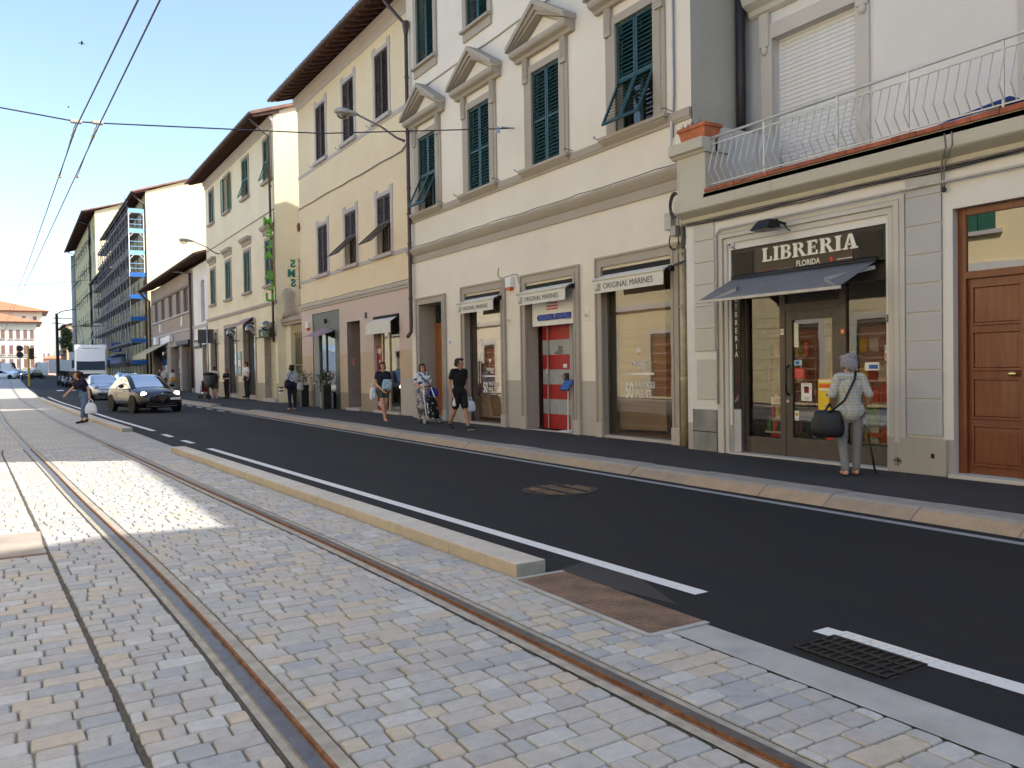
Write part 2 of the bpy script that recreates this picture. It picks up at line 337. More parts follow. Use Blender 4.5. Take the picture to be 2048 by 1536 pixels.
OLDKERB = stone('old_kerb', [(0.31, 0.29, 0.26), (0.33, 0.31, 0.28)], scale=5, stain=0.5, stainc=(0.16, 0.12, 0.09)); OLDKERBS = stone('old_kerb_face', [(0.38, 0.29, 0.20), (0.34, 0.27, 0.20)], scale=5, stain=0.8, stainc=(0.10, 0.085, 0.075))
CONCS = plain('smooth_concrete', (0.36, 0.365, 0.36), 0.85, var=0.18, scale=3, bump=0.2, bscale=90); FILLER = plain('rail_filler', (0.33, 0.315, 0.275), 0.85, var=0.22, scale=10, bump=0.3)
RAILST = plain('rail_steel', (0.16, 0.15, 0.155), 0.38, metal=0.7, var=0.25, scale=12); RUST = plain('rust', (0.20, 0.085, 0.038), 0.8, metal=0.0, var=0.4, scale=18, bump=0.3)
JOINT = plain('dark_joint', (0.085, 0.075, 0.062), 0.95, var=0.3, scale=20); RUSTPL = plain('rusty_plate', (0.20, 0.135, 0.095), 0.7, metal=0.25, var=0.35, scale=5, bump=0.2)
def roadpaint(name, c, wear):
    m, n, bs, out = _nodes(name); v = _coord(n)
    f = _ramp(n, _noise(n, v, 9, 6, 0.8).outputs[0], 0.62-wear*0.14, 0.70, (0, 0, 0), (0.85,)*3).outputs[0]
    g = _ramp(n, _noise(n, v, 160, 2).outputs[0], 0.55, 0.75, (0, 0, 0), (0.5,)*3).outputs[0]
    col = _mix(n, f, c, (0.06, 0.06, 0.065)); col = _mix(n, g, col, tuple(x*0.7 for x in c))
    n.links.new(col, bs.inputs['Base Color']); bs.inputs['Roughness'].default_value = 0.75; MATS[name] = m; return m
PAINT = roadpaint('white_road_paint', (0.66, 0.68, 0.68), 0.3); PAINT2 = roadpaint('thin_grey_road_paint', (0.30, 0.31, 0.32), 0.6)

def lerp(tab, Y):
    if Y <= tab[0][0]: return tab[0][1] + (Y-tab[0][0])*(tab[1][1]-tab[0][1])/(tab[1][0]-tab[0][0])*0.0
    for (a, u), (b, v_) in zip(tab, tab[1:]):
        if Y <= b: return u+(v_-u)*(Y-a)/(b-a)
    (a, u), (b, v_) = tab[-2:]; return v_+(v_-u)*(Y-b)/(b-a)*0.3
LT = [(0, 1.03), (3, 1.01), (5, 0.97), (7.5, 0.89), (11, 0.66), (14.5, 0.54), (18, 0.36), (23, 0.13), (31, -0.2), (45, -0.6), (63, -1.13), (87, -1.46), (120, -1.65), (200, -1.9)]
_cl = {}
def xL(Y):                       # smoothed left rail line
    k = round(Y, 2)
    if k not in _cl: _cl[k] = sum(lerp(LT, max(0, Y+d)) for d in (-2.4, -1.2, 0, 1.2, 2.4))/5 if Y > 2.4 else lerp(LT, Y)
    return _cl[k]
def xR(Y): return xL(Y)+1.48
XRT = [(0, 3.5), (3.6, 3.47), (5.1, 3.38), (17.2, 2.88), (24, 2.72), (31, 2.45), (45, 2.05), (63, 1.55), (87, 1.22), (200, 0.8)]
def xr(Y): return lerp(XRT, Y)
YS = [-9, -6, -3, -1, 0, 1] + [1.5+0.5*i for i in range(60)] + [32+2*i for i in range(30)] + [95, 100, 110, 120, 135, 150, 170, 200]
def ribbon(mb, xa, xb, dz=0.0, ys=YS, ya=-1e9, yb=1e9):
    ys = [ya]*(ya > -1e8) + [y for y in ys if ya < y < yb] + [yb]*(yb < 1e8)
    for a, b in zip(ys, ys[1:]):
        mb.face([(xa(a), a, zg(a)+dz), (xb(a), a, zg(a)+dz), (xb(b), b, zg(b)+dz), (xa(b), b, zg(b)+dz)])
    return mb
g = MB()
for a, b in zip([-120]+YS, YS+[1600]):
    g.face([(-700, a, zg(min(a, 200))-0.3), (900, a, zg(min(a, 200))-0.3), (900, b, zg(min(b, 200))-0.3), (-700, b, zg(min(b, 200))-0.3)])
tag(g.build('ground', GRD), 'flat grey ground under and beyond the street', None, None, 'structure')
road = tag(ribbon(MB(), xr, lambda y: 7.55).build('road', ASPH), 'freshly laid black asphalt road', None, None, 'structure')
def cst(v): return lambda y: v
# ---- tram track paving (setts)
track = tag(ribbon(MB(), cst(-4.4), xr, -0.014, ya=-9, yb=20.0).build('track_paving', MORTAR), 'tram track bed paved with grey and beige stone setts', None, None, 'structure')
def farpave():
    m, n, bs, out = _nodes('far_setts'); v = _coord(n)
    br = n.nodes.new('ShaderNodeTexBrick'); br.inputs['Scale'].default_value = 1.0; br.inputs['Brick Width'].default_value = 0.18; br.inputs['Row Height'].default_value = 0.128
    br.inputs['Mortar Size'].default_value = 0.006; br.inputs['Color1'].default_value = (0.40, 0.395, 0.38, 1); br.inputs['Color2'].default_value = (0.43, 0.405, 0.36, 1); br.inputs['Mortar'].default_value = (0.2, 0.19, 0.18, 1)
    n.links.new(v, br.inputs['Vector']); big = _ramp(n, _noise(n, v, 0.7, 4).outputs[0], 0.3, 0.7, (0.9,)*3, (1.1,)*3)
    n.links.new(_mix(n, 1.0, br.outputs[0], big.outputs[0], 'MULTIPLY'), bs.inputs['Base Color']); bs.inputs['Roughness'].default_value = 0.8; return m
FARP = farpave()
ribbon(MB(), cst(-4.4), xr, -0.004, ya=20.0, yb=200).build('far_paving', FARP, track)
RH = 0.16      # rail assembly: from head centre to its outer joints
def sett(mb, x0, x1, y0, y1, z):
    j = lambda: R.uniform(-0.004, 0.004); g_ = 0.003; c = 0.007
    P = [(x0+g_+j(), y0+g_+j()), (x1-g_+j(), y0+g_+j()), (x1-g_+j(), y1-g_+j()), (x0+g_+j(), y1-g_+j())]
    # cut corners: octagon top like worn stones
    def octo(ins, zz):
        o = []
        cx = sum(p[0] for p in P)/4; cy = sum(p[1] for p in P)/4; k = 0.009
        for i in range(4):
            a, b, d = P[i-1], P[i], P[(i+1) % 4]
            for q in (a, d):
                L = math.hypot(q[0]-b[0], q[1]-b[1]) or 1
                x = b[0]+(q[0]-b[0])/L*k; y = b[1]+(q[1]-b[1])/L*k
                D = math.hypot(cx-x, cy-y) or 1
                o.append((x+(cx-x)/D*ins, y+(cy-y)/D*ins, zz))
        return o
    a = octo(0, -0.016); b = octo(c*0.55, z-0.0045); t = octo(c*1.5, z+R.uniform(-0.0015, 0.0015))
    n = 8; mb.add(a+b+t, [(i, (i+1) % n, n+(i+1) % n, n+i) for i in range(n)]+[(n+i, n+(i+1) % n, 2*n+(i+1) % n, 2*n+i) for i in range(n)]+[tuple(range(2*n, 3*n))])
rest = MB(); picks = []; near = []
def field(xa, xb, y0, y1, ph, skip=None):
    y = y0+ph
    while y < y1:
        h = 0.128*R.uniform(0.93, 1.07); yc = y+h/2; x = xa(yc); xe = xb(yc)
        first = True
        while x < xe-0.02:
            L = R.choice((0.10, 0.125, 0.15, 0.17, 0.19, 0.21, 0.235)); 
            if first: L *= R.uniform(0.4, 1.0); first = False
            if xe-(x+L) < 0.07: L = xe-x
            if not (skip and skip(x+L/2, yc)): near.append((x, x+L, y, y+h))
            x += L
        y += h
jl = lambda y: 0.46-0.0*y if y < 2.5 else max(-0.2, 0.46-(y-2.5)*0.04)
field(cst(-1.7), lambda y: jl(y)-0.010, 1.2, 20, 0.0); field(lambda y: jl(y)+0.010, lambda y: xL(y)-0.115, 1.2, 20, 0.05)
field(lambda y: xL(y)+0.115, lambda y: xR(y)-0.115, 1.2, 20, 0.02)
field(lambda y: xR(y)+0.115, lambda y: (3.2 if y < 3.57 else 3.03 if y < 5.1 else xr(y)-0.27 if y < 17.2 else xr(y)), 1.2, 20, 0.08)
def vis(q):
    v = Vector(((q[0]+q[1])/2, (q[2]+q[3])/2, 0))-CAM; z = v.dot(_d)
    if z < 0.3: return -1
    px = PW/2+FPX*v.dot(_rt)/z; py = PH/2-FPX*v.dot(_up)/z
    return (1/z if (0 < px < PW and py < PH) else -1)
near.sort(key=vis, reverse=True)
for i, q in enumerate(near):
    if i < 300:
        mb = MB(); sett(mb, *q, R.uniform(-0.003, 0.003)); mb.build('sett', SETT, track)
    else:
        n0 = len(rest.f); sett(rest, *q, R.uniform(-0.003, 0.003)); picks += [R.random()]*(len(rest.f)-n0)
ro = tag(rest.build('setts', SETT, track), kind='stuff')
a_ = ro.data.attributes.new('pick', 'FLOAT', 'FACE'); a_.data.foreach_set('value', picks)
# ---- dark grimy joint left of the track, concrete strip along the road
ribbon(MB(), lambda y: jl(y)-0.013, lambda y: jl(y)+0.013, -0.007, ya=0.5, yb=20).build('expansion_joint', JOINT, track)
ribbon(MB(), cst(3.2), lambda y: xr(y)+0.0, 0.0, ya=-2, yb=3.55).build('concrete_edging', CONCS, track)
# ---- rails
def rail(xc, side, label):
    r_ = root('tram_rail', (xc(6), 6, 0), label, 'rail', 'rails of the tram track')
    ys = [y for y in YS if y < 200]
    def strip(a, b, dz, name, mat, dz2=None):
        mb = MB(); s = side
        for u, v_ in zip(ys, ys[1:]):
            P = [(xc(u)+s*a, u, zg(u)+dz), (xc(u)+s*b, u, zg(u)+(dz if dz2 is None else dz2)), (xc(v_)+s*b, v_, zg(v_)+(dz if dz2 is None else dz2)), (xc(v_)+s*a, v_, zg(v_)+dz)]
            mb.face(P)
        return mb
    strip(-0.115, -0.105, -0.006, 'j', JOINT).build('joint', JOINT, r_)
    strip(-0.105, -0.045, 0.0, 'f', FILLER).build('filler_strip', FILLER, r_)
    g_ = strip(-0.045, -0.030, 0.0, 'l', RUST); h = strip(-0.030, -0.022, 0.0, '', RUST, -0.028); k = strip(-0.022, -0.006, -0.028, '', RUST); l = strip(-0.006, 0.0, -0.028, '', RUST, 0.003)
    for q in (h, k, l): g_.add(q.v, q.f)
    g_.build('groove', RUST, r_)
    hd = strip(0.0, 0.056, 0.003, '', RAILST); q = strip(0.056, 0.062, 0.003, '', RAILST, -0.004); hd.add(q.v, q.f); hd.build('rail_head', RAILST, r_)
    strip(0.062, 0.100, -0.002, '', FILLER).build('filler_strip', FILLER, r_); strip(0.100, 0.115, -0.006, '', JOINT).build('joint', JOINT, r_)
rail(xL, -1, 'grooved tram rail farther from the road, rusty groove on its right')
rail(xR, 1, 'grooved tram rail nearer the road, rusty groove on its left')
# ---- stone separator kerbs between track and road
def sepkerb(y0, y1, label, rough_end=False, ln=1.02):
    r_ = root('separator_kerb', (xr(y0)-0.13, y0, 0), label, 'kerb', 'stone kerbs between track and road'); y = y0; i = 0
    while y < y1-0.05:
        L = min(ln, y1-y); 
        if y1-(y+L) < 0.4: L = y1-y
        a, b = y+0.003, y+L-0.003; mb = MB(); za, zb = zg(a), zg(b); h = 0.10
        xa0, xa1, xb0, xb1 = xr(a)-0.265, xr(a)-0.005, xr(b)-0.265, xr(b)-0.005
        vs = [(xa0, a, za-.1), (xa1, a, za-.1), (xb1, b, zb-.1), (xb0, b, zb-.1), (xa0, a, za+h), (xa1, a, za+h), (xb1, b, zb+h), (xb0, b, zb+h)]
        mb.add(vs, [(4, 5, 6, 7)]); mb.cm = 1; mb.add(vs, [(3, 0, 4, 7)]); mb.cm = 2 if (i == 0) else 0; mb.add(vs, [(0, 1, 5, 4)]); mb.cm = 0; mb.add(vs, [(1, 2, 6, 5), (2, 3, 7, 6)])
        me = mb.mesh('kerb_stone', [KERBST, KERBSIDE, GREYST]); 
        bm = bmesh.new(); bm.from_mesh(me); bmesh.ops.remove_doubles(bm, verts=bm.verts, dist=1e-5); bm.to_mesh(me); bm.free()
        o = inst(me, 'kerb_stone', r_); bv = o.modifiers.new('b', 'BEVEL'); bv.width = 0.012; bv.segments = 2
        y += L; i += 1
GREYST = stone('split_stone', [(0.27, 0.28, 0.26)], scale=22, bump=1.0, stain=0.5)
sepkerb(5.12, 17.2, 'long pale stone kerb between tram track and road, its split end nearest'); sepkerb(24.0, 60, 'far pale stone kerb beyond the gap, beside the woman crossing')
# ---- painted markings
def mark(pts, w, name, label, mat=None, grp='white lane lines'):
    mb = MB()
    for (x0, y0), (x1, y1) in zip(pts, pts[1:]):
        mb.face([(x0-w/2, y0, zg(y0)+0.004), (x0+w/2, y0, zg(y0)+0.004), (x1+w/2, y1, zg(y1)+0.004), (x1-w/2, y1, zg(y1)+0.004)])
    return tag(mb.build(name, mat or PAINT), label, None, grp, 'structure')
xm = lambda y: xr(y)+0.50
mark([(3.91, 4.05), (3.37, 17.4)], 0.125, 'lane_line', 'long white lane line beside the near kerb')
mark([(3.93, 3.12), (4.02, 1.0), (4.05, -6)], 0.13, 'lane_line', 'white lane line beside the drain grate')
mark([(3.33, 18.95), (3.29, 19.95)], 0.13, 'lane_dash', 'short white dash between two kerbs, nearer one'); mark([(3.25, 21.2), (3.22, 22.3)], 0.13, 'lane_dash', 'short white dash between two kerbs, farther one')
mark([(xm(y)-0.02, y) for y in (23.8, 27, 31, 36, 41, 46, 52, 58, 63)], 0.14, 'lane_line', 'white lane line along the far kerb')
mark([(7.14, y) for y in (-6, 1, 5, 10, 20, 32.6)], 0.11, 'edge_line', 'thin greyish edge line along the pavement kerb', PAINT2)
for k in range(7): mark([(7.1-0.01*k, 33.6+2.2*k), (7.1-0.01*k, 34.8+2.2*k)], 0.11, 'edge_dash', 'short white edge dash near the lamp-side kerb, number %s from the front' % ('one', 'two', 'three', 'four', 'five', 'six', 'seven')[k], PAINT)
for k in range(4): mark([(3.4+0.9*k, 77), (3.4+0.9*k, 79.5)], 0.5, 'stop_dash', 'white dash of the distant crossing, number %s from the kerb' % ('one', 'two', 'three', 'four')[k])
# ---- pavement with old stone kerb
XF = 10.9
pv = MB(); ys = [y for y in YS if y < 201]
for a, b in zip(ys, ys[1:]):
    def zz(y): return zg(y)+0.12-(0.07 if 31.6 < y < 37.6 else 0)
    pv.face([(7.84, a, zz(a)), (XF, a, zg(a)+0.12), (XF, b, zg(b)+0.12), (7.84, b, zz(b))])
pave = tag(pv.build('pavement', ASPH2), 'dark asphalt pavement in front of the shops', None, None, 'structure')
y = -8.0; km = {}
while y < 150:
    L = R.choice((0.9, 1.0, 1.1, 1.25)) if y < 60 else 4.0; drop = 0.075 if 31.3 < y < 37.6 else 0.0
    mb = MB(); a, b = y+0.004, y+L-0.004; z0, z1 = zg(a), zg(b); h = 0.118-drop+R.uniform(-0.006, 0.004); dx = R.uniform(-0.01, 0.01)
    vs = []
    for yy, zb in ((a, z0), (b, z1)): vs += [(7.36+dx, yy, zb-0.1), (7.36+dx, yy, zb+0.0), (7.50+dx, yy, zb+h-0.022), (7.55+dx, yy, zb+h), (7.86, yy, zb+h+0.004), (7.86, yy, zb-0.1)]
    mb.cm = 1; mb.add(vs, [(0, 1, 7, 6), (1, 2, 8, 7)]); mb.cm = 0; mb.add(vs, [(2, 3, 9, 8), (3, 4, 10, 9), (4, 5, 11, 10), (5, 4, 3, 2, 1, 0), (6, 7, 8, 9, 10, 11)])
    mb.build('kerb_stone', [OLDKERB, OLDKERBS], pave); y += L
# ---- steel covers and grates
r_ = root('cover_plate', (3.3, 4.3, 0), 'rusty chequered steel cover plate at the end of the stone kerb', 'cover')
for y0, y1 in ((3.60, 4.30), (4.31, 5.06)):
    p = B(3.07, 3.50, y0, y1, -0.02, 0.003).build('plate', RUSTPL, r_); mb = MB()
    for i in range(9):
        for j in range(14):
            cx = 3.095+i*0.048; cy = y0+0.03+j*0.05
            if cy > y1-0.02: continue
            s = 1 if (i+j) % 2 else -1
            mb.obox((cx, cy, 0.004), (1, s, 0), (-s, 1, 0), (0, 0, 1), 0.016, 0.004, 0.002)
    tag(mb.build('tread_pattern', RUSTPL, p), kind='stuff')
for a in ((3.03, 3.07, 3.57, 5.10), (3.07, 3.50, 3.56, 3.60), (3.07, 3.50, 5.06, 5.10)): B(*a, -0.02, 0.006).build('frame_bar', CONCS, r_)
r_ = root('drain_grate', (3.75, 2.8, 0), 'square cast iron drain grate crossed by a white line', 'drain')
B(3.57, 3.98, 2.45, 3.02, -0.2, -0.16).build('pit', DARK, r_); cm = [IRON, PAINT]
gx0, gx1, gy0, gy1 = 3.56, 4.0, 2.45, 3.0
B(gx0-0.015, gx1+0.015, gy0-0.015, gy1+0.015, 0.0015, 0.0025).build('recess', DARK, r_)
for i in range(5): B(gx0+i*0.105, gx0+i*0.105+0.024, gy0, gy1, 0.003, 0.012).build('bar', PAINT if i == 4 else IRON, r_)
for j in range(12): 
    yy = gy0+0.01+j*0.048; B(gx0, gx1-0.11, yy, yy+0.016, 0.0025, 0.010).build('slat', IRON, r_); B(gx1-0.11, gx1, yy, yy+0.018, 0.0025, 0.0105).build('slat', PAINT, r_)
mx, my = gnd(1120, 980)
r_ = root('manhole_cover', (mx, my, 0), 'round iron manhole grate in the middle of the road', 'manhole')
MB().lathe([(0.47, -0.01), (0.47, 0.006), (0.40, 0.006), (0.40, 0.002)], 28, (mx, my, 0)).build('ring', IRON, r_)
for i in range(9):
    x = -0.36+i*0.09; h = math.sqrt(max(0, 0.40**2-x*x)); B(mx+x-0.022, mx+x+0.022, my-h, my+h, 0.001, 0.008).build('bar', RUSTPL if i % 3 else IRON, r_)
r_ = root('cover_plate', (-0.3, 8.8, 0), 'square steel cover plate lying in sunlight at the left edge', 'cover')
B(-1.1, 0.20, 8.15, 9.3, -0.02, 0.004).build('plate', plain('buff_plate', (0.34, 0.30, 0.26), 0.8, var=0.2, scale=2), r_); B(-1.1, 0.22, 8.10, 8.15, -0.02, 0.005).build('frame_bar', RUSTPL, r_)
r_ = tag(MB().face([(3.6, 3.95, 0.002), (3.95, 4.9, 0.002), (3.9, 5.25, 0.002), (3.4, 5.1, 0.002)]).build('asphalt_patch', asphalt('patch_asphalt', (0.045, 0.044, 0.045), spots=0.8)), 'worn grey patch of asphalt beside the cover plate', None, None, 'structure')
# ================================================================ facade helpers (a facade stands at x = X, street on the -x side)
def wall(mb, X, y0, y1, z0, z1, ops=(), depth=0.35, zones=None):
    """front sheet with openings and reveals; zones = [(z, matindex) ...] ascending upper limits"""
    ys = sorted({y0, y1, *[min(max(v, y0), y1) for o in ops for v in o[:2]]}); zs = {z0, z1, *[o[2] for o in ops], *[o[3] for o in ops]}
    if zones: zs |= {q[0] for q in zones}
    zs = sorted(z for z in zs if z0 <= z <= z1)
    def mi(z):
        for lim, k in zones or ():
            if z < lim: return k
        return 0
    for a, b in zip(ys, ys[1:]):
        for c, d in zip(zs, zs[1:]):
            yc, zc = (a+b)/2, (c+d)/2
            if any(o[0] < yc < o[1] and o[2] < zc < o[3] for o in ops): continue
            mb.cm = mi(zc); mb.face([(X, b, c), (X, a, c), (X, a, d), (X, b, d)])
    for o in ops:
        a, b, c, d = o[:4]; e = o[4] if len(o) > 4 else depth
        lv = sorted({c, d, *[q[0] for q in zones or () if c < q[0] < d]})
        for u, v in zip(lv, lv[1:]):
            mb.cm = (o[5] if len(o) > 5 else mi((u+v)/2))
            mb.face([(X, a, u), (X+e, a, u), (X+e, a, v), (X, a, v)]); mb.face([(X, b, u), (X, b, v), (X+e, b, v), (X+e, b, u)])
        mb.cm = (o[5] if len(o) > 5 else mi(d-0.01)); mb.face([(X, a, d), (X, b, d), (X+e, b, d), (X+e, a, d)]); mb.face([(X, a, c), (X+e, a, c), (X+e, b, c), (X, b, c)])
    mb.cm = 0
    return mb
def shell(mb, X, y0, y1, z0, z1, deep=10.0, zr=None, m=0):
    """side walls and back of a building block (the front comes from wall()); gable up to ridge zr"""
    mb.cm = m; zr = zr or z1; xm_ = X+deep/2
    for y in (y0, y1): mb.face([(X, y, z0), (X+deep, y, z0), (X+deep, y, z1), (xm_, y, zr), (X, y, z1)])
    mb.face([(X+deep, y0, z0), (X+deep, y1, z0), (X+deep, y1, z1), (X+deep, y0, z1)]); mb.cm = 0
    return mb
SLATM = {}
def slat_mesh(w, mat, dep=0.066, th=0.009):
    k = (round(w, 3), mat.name, dep)
    if k not in SLATM:
        mb = MB(); mb.obox((0, 0, 0), (math.cos(rad(56)), 0, math.sin(rad(56))), (0, 1, 0), (-math.sin(rad(56)), 0, math.cos(rad(56))), dep/2, w/2, th/2); SLATM[k] = mb.mesh('slat', mat)
    return SLATM[k]
def leaf(parent, X, y0, y1, z0, z1, mat, flap=0.0, fang=35, single=False, pitch=0.075, st=0.055, mid=None):
    """one louvred shutter leaf just in front of x=X; flap = height of the hinged lower flap swung out by fang degrees"""
    zf = z0+flap; th = 0.035; n_ = 'shutter'
    mb = MB(); xa, xb = X-th, X
    def frame(b, za, zb, rails):
        b.box(xa, xb, y0, y0+st, za, zb); b.box(xa, xb, y1-st, y1, za, zb)
        for q in rails: b.box(xa+.001, xb-.001, y0+st, y1-st, q, q+st)
    frame(mb, zf, z1, [zf, z1-st]+([mid-st/2] if mid and not flap else []))
    o = mb.build(n_, mat, parent); w_ = y1-y0-2*st
    def slats(par, za, zb, T=None):
        z = za+pitch*0.6; j = MB(); 
        while z < zb-pitch*0.4:
            if not (mid and not flap and abs(z-mid) < st*0.7):
                if single: inst(slat_mesh(w_, mat), 'slat', par, (X-th/2, (y0+y1)/2, z))
                else:
                    s = slat_mesh(w_, mat); j.add([(v.co.x+X-th/2, v.co.y+(y0+y1)/2, v.co.z+z) for v in s.vertices], [tuple(p.vertices) for p in s.polygons])
            z += pitch
        if not single: j.build('slats', mat, par)
    slats(o, zf+st, z1-st)
    if flap:
        b2 = MB(); frame(b2, z0, zf-0.004, [z0, zf-st-0.004]); ca, sa = math.cos(rad(fang)), math.sin(rad(fang)); H = (X-th/2, zf)
        def rt(p): dx, dz = p[0]-H[0], p[2]-H[1]; return (H[0]+dx*ca+dz*sa, p[1], H[1]-dx*sa+dz*ca)
        z = z0+st+pitch*0.6; s = slat_mesh(w_, mat); sl = []
        while z < zf-st-pitch*0.4: sl.append(z); z += pitch
        b2.v = [rt(p) for p in b2.v]; f = b2.build('shutter_flap', mat, parent)
        if single:
            for z in sl:
                p = rt((X-th/2, (y0+y1)/2, z)); inst(s, 'slat', f, p, (0, rad(fang), 0))
        else:
            j = MB()
            for z in sl: j.add([rt((v.co.x+X-th/2, v.co.y+(y0+y1)/2, v.co.z+z)) for v in s.vertices], [tuple(p.vertices) for p in s.polygons])
            j.build('slats', mat, f)
    return o
def window_back(parent, X, y0, y1, z0, z1, dep=0.16, fr=None, mull=True):
    """glazed casement behind the shutters"""
    fr = fr or SH_GREEN; mb = MB(); t = 0.05
    for a in ((y0, y0+t, z0, z1), (y1-t, y1, z0, z1), (y0+t, y1-t, z0, z0+t), (y0+t, y1-t, z1-t, z1)): mb.box(X+dep-0.03, X+dep+0.01, *a)
    if mull: mb.box(X+dep-0.035, X+dep+0.01, (y0+y1)/2-0.045, (y0+y1)/2+0.045, z0+t, z1-t)
    o = mb.build('window', fr, parent)
    MB().face([(X+dep, y1-t, z0+t), (X+dep, y0+t, z0+t), (X+dep, y0+t, z1-t), (X+dep, y1-t, z1-t)]).build('pane', GLASSD, o)
    B(X+dep+0.25, X+dep+0.27, y0-0.3, y1+0.3, z0-0.2, z1+0.2).build('curtain', plain('dim_curtain', (0.10, 0.06, 0.05), 0.9), o)
    return o
def bar(parent, name, mat, X, proud, y0, y1, z0, z1, back=0.0, bevel=0.0):
    return B(X-proud, X+back, y0, y1, z0, z1).build(name, mat, parent, bevel=bevel)
def moulding(parent, name, mat, X, y0, y1, prof):
    """horizontal moulding: prof = [(proud, z) ...] bottom to top"""
    poly = [(X+0.02, prof[0][1])]+[(X-p, z) for p, z in prof]+[(X+0.02, prof[-1][1])]
    return MB().prism(poly, 'y', y0, y1).build(name, mat, parent)
def roof(parent, y0, y1, X, eave, over, slope, half, tile_step=0.0, raft=0.0, gut=0.07, mat=None, gutm=None, name='roof', depth=10.0):
    """pitched roof: eave line at x=X-over, height eave (underside); ridge half metres behind X"""
    xe = X-over; th = 0.14; xr_ = X+half; zr = eave+slope*(xr_-xe); xb = X+2*half+over*0.6; zb = zr-slope*(xb-xr_)
    mb = MB(); mb.prism([(xe, eave), (xr_, zr), (xb, zb), (xb, zb+th), (xr_, zr+th), (xe, eave+th)], 'y', y0, y1); o = mb.build(name, mat or ROOFT, parent)
    B(xe+0.03, X+0.3, y0+0.02, y1-0.02, eave-0.02, eave-0.005).build('soffit', SOFFIT, o) if slope < 0.05 else MB().prism([(xe+0.03, eave-0.004), (X+0.35, eave-0.004+slope*(over+0.32)), (X+0.35, eave-0.02+slope*(over+0.32)), (xe+0.03, eave-0.02)], 'y', y0+0.02, y1-0.02).build('soffit', SOFFIT, o)
    if raft:
        y = y0+0.12; rm = MB(); rm.prism([(xe+0.06, eave-0.022+slope*.03), (X+0.25, eave-0.022+slope*(over+0.22)), (X+0.25, eave-0.16+slope*(over+0.22)), (xe+0.16, eave-0.14+slope*.13), (xe+0.06, eave-0.09+slope*.03)], 'y', -0.045, 0.045)
        me = rm.mesh('rafter', RAFTER)
        while y < y1-0.1: inst(me, 'rafter', o, (0, y, 0)); y += raft
    if tile_step:
        tm = MB(); n = 8; r_ = 0.085; L = 0.9
        for i in range(n): 
            a0, a1 = math.pi*i/n, math.pi*(i+1)/n
            f = lambda a, u, q: (xe-0.05+u, q*math.cos(a), eave+th-0.02+slope*u+q*math.sin(a))
            tm.face([f(a0, 0, r_), f(a0, L, r_*.8), f(a1, L, r_*.8), f(a1, 0, r_)]); tm.face([f(a0, 0, r_), f(a1, 0, r_), f(a1, 0, r_-.018), f(a0, 0, r_-.018)])
        me = tm.mesh('tile', mat or ROOFT); y = y0+0.1
        while y < y1-0.05: inst(me, 'tile', o, (0, y, R.uniform(-.01, .01))); y += tile_step
    if gut:
        g_ = MB(); k = 7
        P = [(xe-0.07+gut*math.cos(math.pi+math.pi*i/k), eave+0.06+gut*1.1*math.sin(math.pi+math.pi*i/k)) for i in range(k+1)]
        g_.prism(P+[(xe-0.07+gut, eave+0.075), (xe-0.07-gut, eave+0.075)], 'y', y0-0.02, y1+0.02); g_.build('gutter', gutm or PIPE, parent)
    return o
def downpipe(parent, pts, r, mat=None, clips=(), name='downpipe'):
    o = MB().tube(pts, r, 10).build(name, mat or PIPE, parent, smooth=True)
    for p in clips: MB().lathe([(r*1.25, -0.025), (r*1.25, 0.025)], 10, p).build('clip', mat or PIPE, o)
    return o
def text(s, name, mat, parent, loc, size, rot=(math.pi/2, 0, -math.pi/2), ext=0.004, align='LEFT', sx=1.0, bold=0.0, mirror=False, space=1.0, shear=0.0):
    cu = bpy.data.curves.new(name, 'FONT'); cu.body = s; cu.size = size; cu.extrude = ext; cu.align_x = align; cu.offset = bold; cu.space_character = space; cu.shear = shear
    cu.resolution_u = 3
    t = bpy.data.objects.new('tmp', cu); COL.objects.link(t); dg = bpy.context.evaluated_depsgraph_get()
    me = bpy.data.meshes.new_from_object(t.evaluated_get(dg)); bpy.data.objects.remove(t); me.name = name; me.materials.clear(); me.materials.append(mat)
    o = inst(me, name, parent, loc, rot, ((-sx if mirror else sx), 1, 1)); return o
# text rotation: facing -x (readable from the street), baseline running towards -y
FACE = (math.pi/2, 0, -math.pi/2)
def poster(parent, X, y0, y1, z0, z1, mat, name='poster', bits=(), th=0.003):
    o = B(X, X+th, y0, y1, z0, z1).build(name, mat, parent)
    for (a, b, c, d, m) in bits:      # fractions from left (far side = high y) and from bottom
        B(X-0.0015, X, y1-(y1-y0)*b, y1-(y1-y0)*a, z0+(z1-z0)*c, z0+(z1-z0)*d).build('print', m, o)
    return o
def col(name, c, rough=0.6): return plain('print_'+name, c, rough, var=0.05)
P_RED, P_YEL, P_BLU, P_GRN, P_WHT, P_ORG, P_PNK, P_CYN, P_DRD, P_GRY = [col(a, b) for a, b in (('red', (0.55, 0.04, 0.03)), ('yellow', (0.80, 0.55, 0.03)), ('blue', (0.03, 0.12, 0.42)), ('green', (0.08, 0.33, 0.08)), ('white', (0.76, 0.76, 0.74)), ('orange', (0.75, 0.14, 0.02)), ('pink', (0.65, 0.3, 0.32)), ('cyan', (0.35, 0.55, 0.62)), ('dark_red', (0.22, 0.012, 0.03)), ('grey', (0.35, 0.36, 0.37)))]
